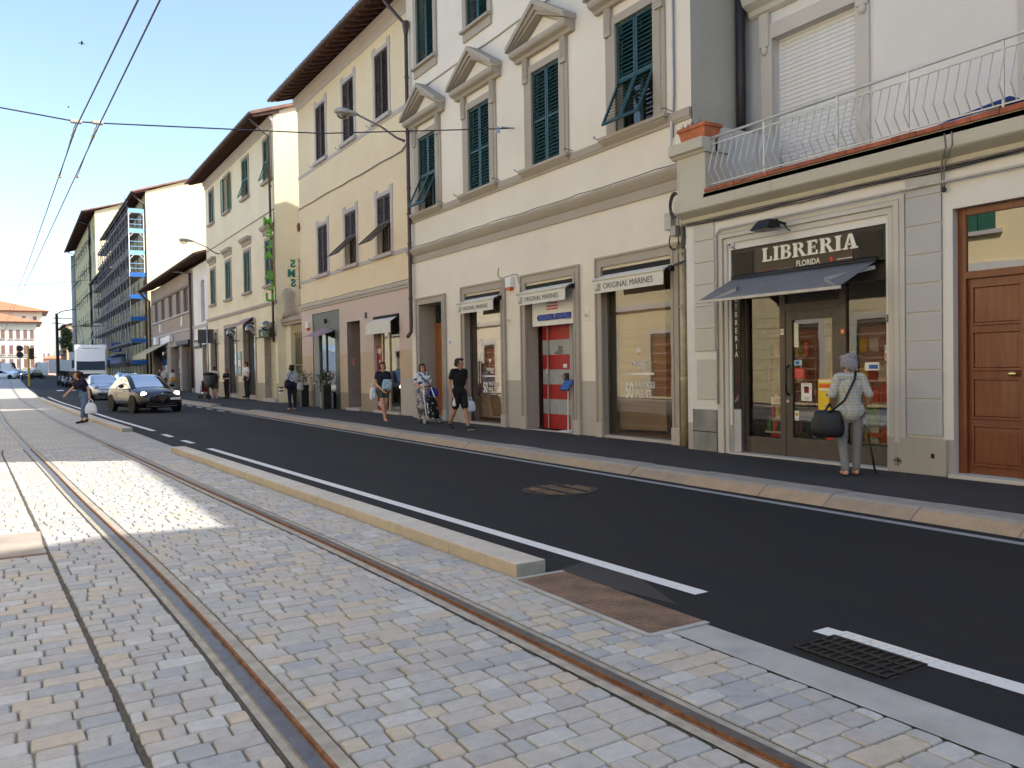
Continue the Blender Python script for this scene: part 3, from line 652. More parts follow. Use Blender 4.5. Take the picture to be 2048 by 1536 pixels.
# ================================================================ bookshop building (right)
XB = 9.74; XU = 11.4; yb0, yb1 = -1.2, 10.36
bb = root('bookshop_building', (XB, 7.5, 0.12), 'white and grey building with bookshop below, terrace railing and upper storey set back', 'building')
bw = MB(); dY0, dY1, dT = 4.25, 5.77, 3.36                      # wooden door opening
sY0, sY1 = 6.66, 9.36
zt = 4.02
wall(bw, XB, yb0, yb1, 0.1, zt, [(sY0, sY1, 0.11, 3.33, 0.42, 1), (dY0, dY1, 0.11, dT, 0.30, 1), (1.6, 3.2, 0.11, 3.2, 0.3)], zones=[(0.57, 2), (9, 0)])
shell(bw, XB, yb0, yb1, 0.1, zt, 1.7)
bw.build('wall', [B_WALL, B_TRIM, B_BASE], bb)
# terrace slab, cornice, brick coping, piers
moulding(bb, 'cornice', CONC, XB, yb0, yb1+0.02, [(0.02, 3.86), (0.07, 3.9), (0.07, 3.96), (0.22, 4.03), (0.24, 4.05), (0.24, 4.26)])
B(XB-0.24, XU, yb0, 9.70, 4.20, 4.27).build('terrace_floor', CONC, bb)
y = yb0
while y < 9.62:
    e = min(y+0.33, 9.66); B(XB-0.27, XB+0.06, y+0.003, e-0.003, 4.272, 4.335+R.uniform(-.004, .004)).build('coping_brick', BRICKC, bb, bevel=0.006); y = e
B(XB-0.22, XB+0.25, 9.68, 10.33, 4.21, 4.97).build('pier', CONC, bb, bevel=0.01); moulding(bb, 'pier_cap', CONC, XB, 9.64, 10.42, [(0.24, 4.93), (0.27, 4.97), (0.32, 4.99), (0.32, 5.16)])
B(XB-0.02, XB+0.32, 9.64, 10.42, 4.95, 5.158).build('pier_cap', CONC, bb)
# planter with dry plants
pr = root('planter', (XB-0.02, 9.98, 5.16), 'terracotta planter trough with dry plants on the terrace pier', 'planter')
mb = MB(); t0 = [(XB-0.16, 9.74), (XB+0.12, 9.74), (XB+0.12, 10.26), (XB-0.16, 10.26)]; t1 = [(XB-0.20, 9.70), (XB+0.16, 9.70), (XB+0.16, 10.30), (XB-0.20, 10.30)]
mb.add([(*p, 5.162) for p in t0]+[(*p, 5.37) for p in t1], [(0, 3, 2, 1), (0, 1, 5, 4), (1, 2, 6, 5), (2, 3, 7, 6), (3, 0, 4, 7), (4, 5, 6, 7)]); mb.build('trough', TERRA, pr)
B(XB-0.225, XB+0.185, 9.675, 10.325, 5.36, 5.42).build('rim', TERRA, pr, bevel=0.008)
mb = MB()
for i in range(170):
    x, yy = R.uniform(XB-0.17, XB+0.12), R.uniform(9.95, 10.3); a = R.uniform(0, 6.28); L = R.uniform(0.05, 0.13)
    p = Vector((x, yy, 5.41)); q = p+Vector((math.cos(a)*L*.7, math.sin(a)*L*.7, L*R.uniform(.4, 1))); w_ = Vector((-math.sin(a), math.cos(a), 0))*0.008
    mb.face([p-w_, p+w_, q+w_*.4, q-w_*.4])
tag(mb.build('dry_leaves', plain('dry_leaf', (0.16, 0.12, 0.11), 0.9, var=0.5, scale=30), pr), kind='stuff')
# railing: bent flat balusters
rl = root('terrace_railing', (XB-0.1, 6, 4.34), 'silver painted terrace railing with kinked balusters above the bookshop', 'railing')
XR_ = XB-0.13
MB().tube([(XR_, 9.66, 5.14), (XR_, yb0, 5.14)], 0.021, 8).build('handrail', RAILP, rl, True); B(XR_-0.012, XR_+0.012, yb0, 9.66, 5.025, 5.04).build('upper_rail', RAILP, rl); B(XR_-0.012, XR_+0.012, yb0, 9.68, 4.40, 4.414).build('lower_rail', RAILP, rl)
kb = MB(); kb.beam((0, 0, 5.03), (-0.13, 0, 4.60), 0.018, 0.007, (0, 1, 0)); kb.beam((-0.13, 0, 4.60), (0, 0, 4.41), 0.018, 0.007, (0, 1, 0)); km_ = kb.mesh('baluster', RAILP)
y = 9.56
while y > yb0+0.1: inst(km_, 'baluster', rl, (XR_, y, 0)); y -= 0.128
for y in (8.55, 7.28, 6.25, 5.1, 3.9, 2.7): B(XR_-0.01, XR_+0.014, y-0.012, y+0.012, 4.30, 5.14).build('post', RAILP, rl)
# folded blue and steel things lying on the terrace edge
tr = root('folded_umbrella', (XB+0.02, 5.9, 4.34), 'folded blue cloth and steel poles lying on the terrace edge', 'umbrella')
MB().tube([(XB-0.02, 6.6, 4.37), (XB-0.02, 5.2, 4.42)], 0.014, 6).build('pole', STEEL, tr, True); MB().tube([(XB+0.04, 6.5, 4.39), (XB+0.04, 5.1, 4.43)], 0.014, 6).build('pole', STEEL, tr, True)
MB().tube([(XB, 6.05, 4.38), (XB, 5.6, 4.43), (XB, 5.1, 4.47), (XB, 4.95, 4.42)], [0.02, 0.035, 0.055, 0.02], 8).build('cloth', plain('navy_cloth', (0.02, 0.05, 0.22), 0.8), tr, True)
# pilasters with rusticated blocks
def pilaster(y0, y1, zs, proud, name='pilaster_block', mat=None):
    for a, b in zip(zs, zs[1:]): B(XB-proud, XB+0.01, y0, y1, a+0.008, b-0.008).build(name, mat or B_GREY, bb, bevel=0.005)
pilaster(5.90, 6.37, [0.60, 1.06, 1.42, 1.78, 2.14, 2.50, 2.86, 3.22, 3.58, 3.86], 0.025); B(XB-0.012, XB, 5.90, 6.37, 0.58, 3.86).build('pilaster_back', B_TRIM, bb)
B(XB-0.05, XB+0.01, 5.84, 6.62, 0.1, 0.56).build('pilaster_base', B_BASE, bb)
pilaster(9.70, 10.16, [1.75, 2.12, 2.48, 2.84, 3.20, 3.56, 3.86], 0.025, mat=B_TRIM); 
# shop surround
for i, (o_, p) in enumerate(((0.0, 0.035), (0.07, 0.055), (0.16, 0.03))):
    B(XB-p, XB+0.01, sY0-0.28+o_, sY0-0.21+o_, 0.5, 3.66-o_).build('surround', B_TRIM, bb); B(XB-p, XB+0.01, sY1+0.21-o_, sY1+0.28-o_, 0.12, 3.66-o_).build('surround', B_TRIM, bb); B(XB-p, XB+0.01, sY0-0.21+o_, sY1+0.21-o_, 3.60-o_, 3.66-o_).build('surround', B_TRIM, bb)
# wall fittings of the building
B(XB-0.02, XB, 9.66, 10.12, 0.97, 1.62).build('meter_door', B_TRIM, bb, bevel=0.004); B(XB-0.03, XB, 9.68, 10.22, 0.12, 0.80).build('meter_cabinet', plain('cabinet_grey', (0.22, 0.235, 0.24), 0.5, metal=0.4, var=0.3, scale=3), bb, bevel=0.004); B(XB-0.034, XB-0.03, 9.68, 10.22, 0.43, 0.445).build('cabinet_seam', DARK, bb)
B(XB-0.02, XB, 6.49, 6.66, 2.04, 2.15).build('number_plaque', plain('plaque', (0.30, 0.30, 0.29), 0.6), bb, bevel=0.004); text('32r', 'number', BLACKP, bb, (XB-0.022, 6.655, 2.058), 0.105, bold=0.001)
B(XB-0.006, XB, 6.40, 6.56, 0.19, 0.36).build('vent_plate', B_TRIM, bb); vm = MB()
for i in range(60):
    a, r_ = R.uniform(0, 6.28), R.uniform(0, .06); c = (6.48+r_*math.cos(a), 0.26+r_*math.sin(a)*1.1); s = R.uniform(.003, .007); vm.box(XB-0.052, XB-0.05, c[0]-s, c[0]+s, c[1]-s, c[1]+s)
vm.build('vent_holes', DARK, bb); B(XB-0.056, XB-0.05, 5.985, 6.03, 0.33, 0.39).build('gas_tap', IRON, bb, bevel=0.004)
# cables and tube under the slab
def droop(p, q, n=14, s=0.03, jit=0.01): return [tuple(Vector(p).lerp(Vector(q), i/n)+Vector((R.uniform(-jit, jit)*.3, 0, -s*math.sin(math.pi*i/n)+R.uniform(-jit, jit)))) for i in range(n+1)]
for k in range(4): MB().tube(droop((XB-0.04-0.012*k, 10.3, 3.84+0.012*k), (XB-0.04-0.012*k, yb0, 3.85+0.012*k), 30, 0.0, 0.012), 0.008, 5).build('cable', CABLE if k % 2 else PIPE_BLUE, bb, True)
MB().tube([(XB-0.07, 9.60, 0.9), (XB-0.07, 9.60, 3.60), (XB-0.07, 9.52, 3.68), (XB-0.07, 6.9, 3.69), (XB-0.05, 6.3, 3.70), (XB-0.03, yb0, 3.72)], 0.018, 8).build('conduit', plain('conduit_grey', (0.48, 0.47, 0.45), 0.6), bb, True)
for k in range(2): MB().tube([(XB-0.245, 5.72-0.09*k, 4.22), (XB-0.25, 5.70-0.08*k, 4.06), (XB-0.10, 5.84-0.05*k, 3.95), (XB-0.06, 5.87-0.03*k, 3.8), (XB-0.05, 5.87-.03*k, 3.62)], 0.009, 6).build('cable', CABLE, bb, True)
MB().ell((XB-0.06, 5.84, 3.60), 0.03, 0.03, 0.035).build('cable_end', PIPE_BLUE, bb, True)
# wooden street door
dr = XB+0.13
for a in ((dY0, dY0+0.10, 0.15, dT), (dY1-0.10, dY1, 0.15, dT), (dY0+0.10, dY1-0.10, dT-0.09, dT), (dY0+0.10, dY1-0.10, 2.51, 2.60)): B(dr-0.03, dr+0.05, *a).build('door_frame', DOORW, bb, bevel=0.006)
tp = MB().face([(dr, dY1-0.1, 2.6), (dr, dY0+0.1, 2.6), (dr, dY0+0.1, dT-0.09), (dr, dY1-0.1, dT-0.09)]).build('transom_pane', glass('transom_glass', (0.10, 0.10, 0.09), 5.0), bb)
B(dr+0.02, dr+0.06, dY0+0.1, dY1-0.1, 0.15, 2.51).build('door_leaf', DOORW, bb)
ym = (dY0+dY1)/2
for (za, zb) in ((0.30, 0.74), (0.86, 1.30), (1.44, 1.86), (1.98, 2.40)):
    for (ya, yb_) in ((dY1-0.10-0.60, dY1-0.18), (dY0+0.18, dY0+0.70)):
        p = B(dr-0.002, dr+0.02, ya, yb_, za, zb).build('door_panel', DOORW, bb, bevel=0.012)
        for q in ((ya-.03, yb_+.03, za-.03, za), (ya-.03, yb_+.03, zb, zb+.03), (ya-.03, ya, za, zb), (yb_, yb_+.03, za, zb)): B(dr-0.014, dr+0.02, *q).build('moulding', DOORW, p, bevel=0.004)
B(dr-0.012, dr+0.02, ym-0.03, ym+0.03, 0.16, 2.5).build('door_meeting_strip', DOORW, bb)
kn = MB().ell((dr-0.045, ym+0.12, 1.37), 0.03, 0.055, 0.032).build('door_knob', BRASS, bb, True)
B(XB-0.10, dr+0.1, dY0-0.08, dY1+0.02, 0.10, 0.165).build('door_step', B_TRIM, bb, bevel=0.008)
# ---- upper storey set back
ub = MB(); oU = [(8.27, 9.92, 4.27, 7.15, 0.28, 1), (3.9, 5.6, 4.27, 7.15, 0.28, 1)]
wall(ub, XU, yb0, 10.6, 4.2, 9.2, oU); shell(ub, XU, yb0, 10.6, 4.2, 9.2, 9.0, 10.6); ub.build('upper_wall', [B_WALL, B_TRIM], bb)
B(XU-0.02, XU+0.01, 10.9, 11.0, 4.2, 9.2).build('corner_strip', B_GREY, bb); B(XU-0.014, XU, 10.16, 10.55, 4.27, 9.2).build('corner_panel', B_GREY, bb)
for (a, b, c, d) in [o[:4] for o in oU]:
    for q in ((a-0.24, a, c, d+0.26), (b, b+0.24, c, d+0.26), (a, b, d, d+0.26)): B(XU-0.045, XU+0.01, *q).build('window_surround', B_TRIM, bb)
    moulding(bb, 'hood', B_TRIM, XU, a-0.45, b+0.45, [(0.04, d+0.46), (0.10, d+0.5), (0.12, d+0.58), (0.26, d+0.66), (0.30, d+0.76), (0.30, d+0.82)])
    for yk in (a-0.24, b+0.04): 
        B(XU-0.10, XU, yk, yk+0.20, d-0.12, d+0.46).build('console', B_TRIM, bb, bevel=0.02); MB().ell((XU-0.06, yk+0.10, d-0.17), 0.06, 0.07, 0.08).build('console_drop', B_TRIM, bb, True)
    sm = B(-0.012, 0.012, -(b-a)/2, (b-a)/2, -0.034, 0.034).mesh('roller_slat', WHITEP); z = c+0.04; rs = MB().box(XU+0.17, XU+0.19, a, b, c, d).build('roller_shutter', plain('roller_gap', (0.30, 0.30, 0.30), 0.7), bb)
    while z < d: inst(sm, 'roller_slat', rs, (XU+0.155, (a+b)/2, z)); z += 0.0745
roof(bb, yb0, 10.5, XU, 9.08, 0.95, 0.36, 4.5, raft=0.5)
downpipe(bb, [(11.18, 10.46, 10.0), (11.18, 10.46, 4.3)], 0.085, PIPE_BLUE)
pn = B(XB+0.22, XU, 9.80, 9.83, 4.27, 5.42).build('terrace_screen', B_TRIM, bb)
for x in (XB+0.55, XB+1.1): B(x, x+0.012, 9.79, 9.80, 4.27, 5.42).build('seam', B_GREY, pn)
# ---- bookshop front
XS = XB+0.16
shop = root('glazed_shop', (XS, 8, 0.12), 'bronze framed glass bookshop entrance with one door and two display windows', 'shop window')
B(XB-0.06, XS+0.3, sY0-0.05, sY1+0.02, 0.08, 0.145).build('threshold', B_TRIM, shop, bevel=0.006)
for (a, b, c, d) in ((sY0, sY0+0.05, 0.145, 2.87), (7.37, 7.47, 0.145, 2.87), (8.42, 8.52, 0.145, 2.87), (9.17, 9.22, 0.145, 2.87), (sY0+0.05, 7.37, 0.145, 0.40), (8.52, 9.17, 0.145, 0.40), (sY0+.05, 7.37, 2.62, 2.87), (8.52, 9.17, 2.62, 2.87), (7.47, 8.42, 2.80, 2.87), (7.47, 8.42, 2.30, 2.42)): B(XS-0.03, XS+0.05, a, b, c, d).build('frame', FRAMEG, shop, bevel=0.004)
door = B(XS-0.02, XS+0.04, 7.475, 7.60, 0.15, 2.30).build('door', FRAMEG, shop)
for q in ((8.30, 8.415, 0.15, 2.30), (7.60, 8.30, 0.15, 0.43), (7.60, 8.30, 2.17, 2.30)): B(XS-0.02, XS+0.04, *q).build('door_rail', FRAMEG, door)
MB().tube([(XS-0.02, 8.36, 1.50), (XS-0.08, 8.36, 1.46), (XS-0.09, 8.36, 1.28), (XS-0.08, 8.36, 1.10), (XS-0.02, 8.36, 1.06)], 0.016, 8).build('handle', IRON, door, True)
MB().cyl((XS-0.022, 8.38, 0.97), (XS-0.03, 8.38, 0.97), 0.025).build('lock', STEEL, door)
def pane(par, X, a, b, c, d, m=None): return MB().face([(X, b, c), (X, a, c), (X, a, d), (X, b, d)]).build('pane', m or GLASS, par)
BG = glass('bookshop_glass', (0.80, 0.80, 0.78), 2.4)
pane(shop, XS+0.01, sY0+.05, 7.37, 0.40, 2.62, BG); pane(shop, XS+0.01, 8.52, 9.17, 0.40, 2.62, BG); pane(door, XS+0.012, 7.60, 8.30, 0.43, 2.17, BG); B(XS, XS+0.02, 7.47, 8.42, 2.42, 2.80).build('transom_grille', SIGNB, shop)
# black upright sign panel on the left jamb
ls = root('upright_sign', (XB, 9.28, 0.9), 'narrow black upright sign with white letters on the left jamb of the bookshop', 'sign')
B(XB+0.03, XB+0.05, 9.215, 9.355, 0.83, 2.80).build('panel', SIGNB, ls)
for i, ch in enumerate('LIBRERIA'): text(ch, 'letter', LETTER, ls, (XB+0.027, 9.285, 2.52-0.125*i), 0.125, align='CENTER', sx=0.75, bold=0.001)
for i, ch in enumerate('FLORIDA'): text(ch, 'letter', P_DRD, ls, (XB+0.027, 9.285, 1.47-0.09*i+0.0), 0.09, align='CENTER', sx=0.75)
B(XB+0.03, XB+0.05, 9.215, 9.355, 0.15, 0.82).build('lower_panel', B_GREY, ls)
MB().tube([(XB+0.026, 9.31, 0.93), (XB+0.026, 9.27, 0.98), (XB+0.026, 9.25, 1.05), (XB+0.026, 9.29, 0.99), (XB+0.026, 9.33, 0.94)], 0.004, 4).build('bird_mark', LETTER, ls)
# main sign
sg = root('shop_sign', (XB, 8, 2.88), 'brown and black fascia sign reading LIBRERIA FLORIDA', 'sign')
B(XB+0.02, XB+0.10, sY0+.01, sY1-0.01, 2.87, 3.325).build('fascia', SIGNB, sg); B(XB+0.012, XB+0.02, 7.16, 8.87, 2.885, 3.30).build('brown_panel', SIGNBR, sg)
for (a, b) in ((sY0+0.06, 7.10), (8.93, sY1-0.06)):
    lm = B(XB+0.006, XB+0.02, a, b, 0, 0.008).mesh('louvre', SIGNB); z = 2.91
    while z < 3.28: inst(lm, 'louvre', sg, (0, 0, z)); z += 0.0195
# slab-serif letters drawn as polygons (unit: cap height 1)
def slab(ch):
    P = []; w = 0.24; s = 0.11
    def rect(a, b, c, d): P.append([(a, c), (b, c), (b, d), (a, d)])
    def ring(cx, cy, rx, ry, t, a0, a1, n=12):
        o = [(cx+rx*math.cos(a0+(a1-a0)*i/n), cy+ry*math.sin(a0+(a1-a0)*i/n)) for i in range(n+1)]; q = [(cx+(rx-t)*math.cos(a0+(a1-a0)*i/n), cy+(ry-s*1.05)*math.sin(a0+(a1-a0)*i/n)) for i in range(n+1)]
        for i in range(n): P.append([q[i], o[i], o[i+1], q[i+1]])
    def stem(x, f=0.07, top=True, bot=True, l=True, r=True):
        rect(x, x+w, 0, 1)
        if top: rect(x-f*l, x, 1-s, 1); 
        if bot: rect(x-f*l, x, 0, s)
        if r and top: rect(x+w, x+w+f, 1-s, 1)
        if r and bot: rect(x+w, x+w+f, 0, s)
    h = math.pi/2; adv = 0
    if ch == 'I': stem(0.08); adv = 0.44
    if ch == 'L': stem(0.08); rect(0.39, 0.70, 0, s*1.15); rect(0.58, 0.70, s*1.15, 0.34); adv = 0.76
    if ch == 'E': stem(0.08, r=False); rect(0.32, 0.70, 0, s*1.15); rect(0.32, 0.68, 1-s*1.15, 1); rect(0.60, 0.70, s*1.15, 0.30); rect(0.58, 0.68, 0.74, 1-s*1.15); rect(0.32, 0.52, 0.46, 0.56); rect(0.46, 0.54, 0.38, 0.64); adv = 0.78
    if ch in 'BR':
        stem(0.08, r=(ch == 'R'), top=True); ring(0.44, 0.745, 0.28, 0.255, 0.20, -h, h); rect(0.32, 0.44, 1-s*1.05, 1); rect(0.32, 0.44, 0.49, 0.49+s)
        if ch == 'B': ring(0.45, 0.275, 0.31, 0.275, 0.21, -h, h); rect(0.32, 0.45, 0, s); rect(0.32, .45, 0.44, 0.5)
        else: P.append([(0.40, 0.50), (0.60, 0.50), (0.82, s), (0.60, s)]); rect(0.60, 0.90, 0, s)
        adv = 0.82 if ch == 'B' else 0.92
    if ch == 'A': P.append([(0.10, s), (0.24, s), (0.42, 0.80), (0.34, 1.0)]); P.append([(0.34, 1.0), (0.42, 0.80), (0.53, s), (0.80, s), (0.56, 1.0)]); rect(0.26, 0.55, 0.27, 0.37); rect(0.0, 0.32, 0, s); rect(0.45, 0.90, 0, s); adv = 0.92
    return P, adv
yy = 8.72; k = 0.205; kx = 0.262
for ch in 'LIBRERIA':
    P, adv = slab(ch); mb = MB()
    for q in P: mb.prism([(yy-a*kx, 3.068+b*k) for a, b in q], 'x', XB-0.006, XB+0.013)
    mb.build('letter', LETTER, sg); yy -= adv*kx+0.012
text('FLORIDA', 'small_letters', LETTER, sg, (XB+0.011, 8.10, 2.935), 0.115, bold=0.0015, sx=0.88)
B(XB+0.008, XB+0.012, 8.42, 8.865, 2.915, 2.928).build('red_stroke', REDP, sg); B(XB+0.008, XB+0.012, 8.14, 8.42, 2.917, 2.928).build('white_stroke', LETTER, sg); B(XB+0.008, XB+0.012, 7.17, 7.41, 2.95, 2.96).build('white_stroke', LETTER, sg)
MB().prism([(7.535, 2.97), (7.50, 3.01), (7.465, 2.97), (7.50, 2.93)], 'x', XB+0.006, XB+0.012).build('red_diamond', REDP, sg)
# floodlight
fl = root('floodlight', (XB-0.3, 8.3, 3.55), 'black floodlight hooked over the bookshop sign', 'lamp')
MB().add([(XB-0.50, 8.18, 3.47), (XB-0.50, 8.52, 3.47), (XB-0.20, 8.52, 3.50), (XB-0.20, 8.18, 3.50), (XB-0.38, 8.24, 3.62), (XB-0.38, 8.46, 3.62), (XB-0.20, 8.46, 3.63), (XB-0.20, 8.24, 3.63)], [(0, 3, 2, 1), (4, 5, 6, 7), (0, 1, 5, 4), (1, 2, 6, 5), (2, 3, 7, 6), (3, 0, 4, 7)]).build('housing', IRON, fl, bevel=0.01)
B(XB-0.47, XB-0.24, 8.20, 8.50, 3.464, 3.469).build('lens', GREYM, fl); MB().beam((XB-0.22, 8.26, 3.60), (XB, 8.22, 3.55), 0.03, 0.03).build('bracket', IRON, fl); MB().tube([(XB-0.3, 8.2, 3.60), (XB-0.16, 8.18, 3.56), (XB-0.08, 8.17, 3.47), (XB-0.01, 8.17, 3.46)], 0.009, 6).build('cord', IRON, fl, True)
sc_ = root('security_camera', (XB, 9.3, 3.4), 'small white security camera above the left corner of the bookshop sign', 'camera')
B(XB-0.08, XB, 9.27, 9.34, 3.37, 3.44).build('body', WHITEP, sc_, bevel=0.008); MB().cyl((XB-0.085, 9.305, 3.405), (XB-0.08, 9.305, 3.405), 0.022).build('lens', BLACKP, sc_); MB().tube([(XB-0.03, 9.30, 3.37), (XB-0.01, 9.26, 3.34)], 0.01, 6).build('arm', GREYM, sc_)
# awning
aw = root('shop_awning', (XB, 8, 2.86), 'grey canvas awning folded out over the bookshop door', 'awning')
pa, pb = 9.33, 6.80; A0, A1 = (XB+0.0, pa, 2.87), (XB+0.0, pb, 2.87); drop, out = 0.36, 0.72
n = 12; mb = MB(); g_ = []
for i in range(n+1):
    t = i/n; sag = 0.02*math.sin(math.pi*t)
    for j in range(7): s = j/6; g_.append((XB-out*s, pa+(pb-pa)*t+0.02*s, 2.87-drop*s-sag*math.sin(math.pi*s)*0.8))
mb.add(g_, [(i*7+j, i*7+j+1, (i+1)*7+j+1, (i+1)*7+j) for i in range(n) for j in range(6)]); cv = mb.build('canvas', CANVG, aw, True); so_ = cv.modifiers.new('s', 'SOLIDIFY'); so_.thickness = 0.006
B(XB-out-0.03, XB-out+0.01, pb, pa+0.04, 2.87-drop-0.04, 2.87-drop+0.0).build('front_bar', plain('pale_bar', (0.52, 0.48, 0.44), 0.5), aw, bevel=0.005)
MB().tube([(XB+0.02, pa, 2.88), (XB+0.02, pb, 2.88)], 0.05, 10).build('roller', IRON, aw, True)
for yk, s in ((pb+0.02, 1), (pa-0.15, -1)):
    MB().beam((XB, yk, 2.78), (XB-0.5, yk+s*0.38, 2.64), 0.035, 0.05).build('folding_arm', GREYM, aw); MB().beam((XB-0.5, yk+s*0.38, 2.64), (XB-out, yk+s*0.05, 2.87-drop-0.03), 0.03, 0.045).build('folding_arm', GREYM, aw)
# ---- inside the bookshop
ins = root('bookshop_interior', (XS+1, 8, 0.12), 'dim bookshop interior with ochre walls and a pale floor behind the glass', 'interior')
iw = MB(); IX = XS+3.4
iw.face([(XS+.06, 6.3, 0.13), (IX, 6.3, 0.13), (IX, 9.5, 0.13), (XS+.06, 9.5, 0.13)]); iw.cm = 1
iw.face([(IX, 6.3, 0.13), (IX, 9.5, 0.13), (IX, 9.5, 3.2), (IX, 6.3, 3.2)]); iw.face([(XS+.06, 6.3, 0.13), (IX, 6.3, 0.13), (IX, 6.3, 3.2), (XS+.06, 6.3, 3.2)]); iw.face([(XS+.06, 9.5, 0.13), (IX, 9.5, 0.13), (IX, 9.5, 3.2), (XS+.06, 9.5, 3.2)]); iw.cm = 2
iw.face([(XS+.06, 6.3, 3.2), (IX, 6.3, 3.2), (IX, 9.5, 3.2), (XS+.06, 9.5, 3.2)]); iw.build('room', [plain('dark_red_floor', (0.10, 0.03, 0.022), 0.5), plain('room_ochre', (0.48, 0.38, 0.2), 0.9), WHITEP], ins)
BK = [P_RED, P_YEL, P_BLU, P_GRN, P_WHT, P_ORG, P_PNK, P_CYN, P_DRD, P_GRY]
SHW = plain('shelf_pale', (0.52, 0.50, 0.44), 0.6)
def shelf(x0, y0, y1, zs, label, per=0.05, face_on=False):
    s_ = root('book_shelf', (x0, (y0+y1)/2, zs[0]), label, 'shelf')
    for z in zs: B(x0, x0+0.24, y0, y1, z-0.02, z).build('board', SHW, s_)
    for y in (y0, y1-0.015): B(x0+0.2, x0+0.23, y, y+0.015, 0.14, zs[-1]).build('upright', SHW, s_)
    for z in zs[:-1] if len(zs) > 1 else zs:
        y = y0+0.03
        while y < y1-0.06:
            w_ = R.uniform(0.025, 0.05) if not face_on else R.uniform(0.11, 0.16); h = R.uniform(0.16, 0.25)
            bk = root('book', (x0+0.06, y, z), 'small %s book on the %s' % (R.choice(('thin', 'thick', 'tall', 'short')), label), 'book', 'books on the shelves') if False else None
            B(x0+0.03 if face_on else x0+0.05, x0+0.05 if face_on else x0+0.2, y, min(y+w_, y1-.02), z+0.001, z+h).build('book', R.choice(BK), s_); y += w_+0.006+(0.03 if face_on else 0)
shelf(XS+0.62, 8.55, 9.4, [0.45, 0.85, 1.25, 1.65, 2.0], 'pale shelf of books behind the left bookshop window')
shelf(XS+0.9, 7.5, 8.45, [0.5, 0.9, 1.3, 1.7, 2.1], 'pale shelf of books seen through the bookshop door', face_on=True)
shelf(XS+0.25, 6.74, 7.33, [0.42, 0.66, 0.98, 1.28, 1.52], 'white display rack of books in the right bookshop window', face_on=True)
# posters and stickers on the glass
XG = XS+0.004
ps = lambda lab, *a, **k: tag(poster(None, *a, **k), lab, 'poster')
ps('white poster with dark red cube emblem on the bookshop door', XG, 7.97, 8.16, 0.98, 1.24, P_WHT, bits=[(.28, .72, .45, .8, P_DRD), (.28, .5, .72, .86, P_YEL), (.5, .72, .72, .86, P_WHT), (.2, .8, .2, .23, P_GRY), (.25, .75, .12, .15, P_GRY), (.3, .7, .05, .08, P_GRY), (.1, .9, .92, .95, P_CYN)])
ps('yellow advertising poster on the bookshop door', XG, 7.62, 7.86, 0.86, 1.30, P_YEL, bits=[(.05, .95, .9, .97, P_WHT), (.05, .9, .72, .84, P_ORG), (.1, .9, .62, .70, P_WHT), (.55, .95, .45, .52, P_BLU), (.5, .95, .08, .18, P_GRY)])
ps('small red notice with white lines on the bookshop door', XG, 8.10, 8.28, 1.30, 1.46, P_RED, bits=[(.1, .9, .78, .84, P_PNK), (.12, .88, .6, .65, P_PNK), (.15, .85, .42, .47, P_PNK), (.12, .88, .25, .3, P_PNK), (.3, .7, .1, .15, P_PNK)])
ps('long white opening hours strip on the bookshop door', XG, 8.20, 8.28, 1.77, 2.13, P_WHT, bits=[(.1, .9, .1*i, .1*i+.012, P_GRY) for i in range(1, 10)])
ps('pale blue sticker on the bookshop door', XG, 8.14, 8.28, 1.50, 1.58, P_CYN, bits=[(.2, .6, .2, .8, P_BLU)])
ps('white burger sticker low on the bookshop door', XG, 8.20, 8.28, 0.69, 0.83, P_WHT, bits=[(.2, .8, .5, .85, P_YEL), (.25, .75, .55, .65, P_RED), (.2, .8, .1, .2, P_GRY)])
ps('pale blue and white notice low on the bookshop door', XG, 7.74, 7.95, 0.46, 0.74, P_CYN, bits=[(.08, .92, .75, .95, P_WHT), (.05, .95, .55, .65, P_RED), (.1, .9, .35, .48, P_WHT), (.05, .28, .04, .2, P_BLU), (.7, .95, .04, .2, P_BLU)])
ps('red picture sheet low on the bookshop door', XG, 7.605, 7.735, 0.44, 0.73, P_RED, bits=[(.1, .45, .75, .92, P_BLU), (.55, .9, .75, .92, P_CYN), (.1, .45, .5, .68, P_WHT), (.55, .9, .5, .68, P_DRD), (.1, .4, .3, .44, P_YEL), (.5, .9, .28, .44, P_BLU)])
ps('round white sticker on the bookshop door frame', XS-0.034, 7.39, 7.45, 1.93, 2.0, P_ORG, bits=[(.25, .75, .3, .7, P_WHT)])
ps('tiny white sticker on the bookshop window frame', XS-0.034, 8.44, 8.50, 1.96, 2.05, P_WHT, bits=[(.35, .65, .4, .7, BLACKP)])
ps('white magazine page in the right bookshop window', XG, 6.72, 6.80, 1.55, 1.75, P_WHT, bits=[(.1, .9, .7, .9, P_GRY), (.1, .9, .1, .5, P_ORG)])
ps('blue and white flyer in the right bookshop window', XG, 6.88, 7.10, 1.42, 1.53, P_WHT, bits=[(.3, .9, .2, .7, P_BLU)])
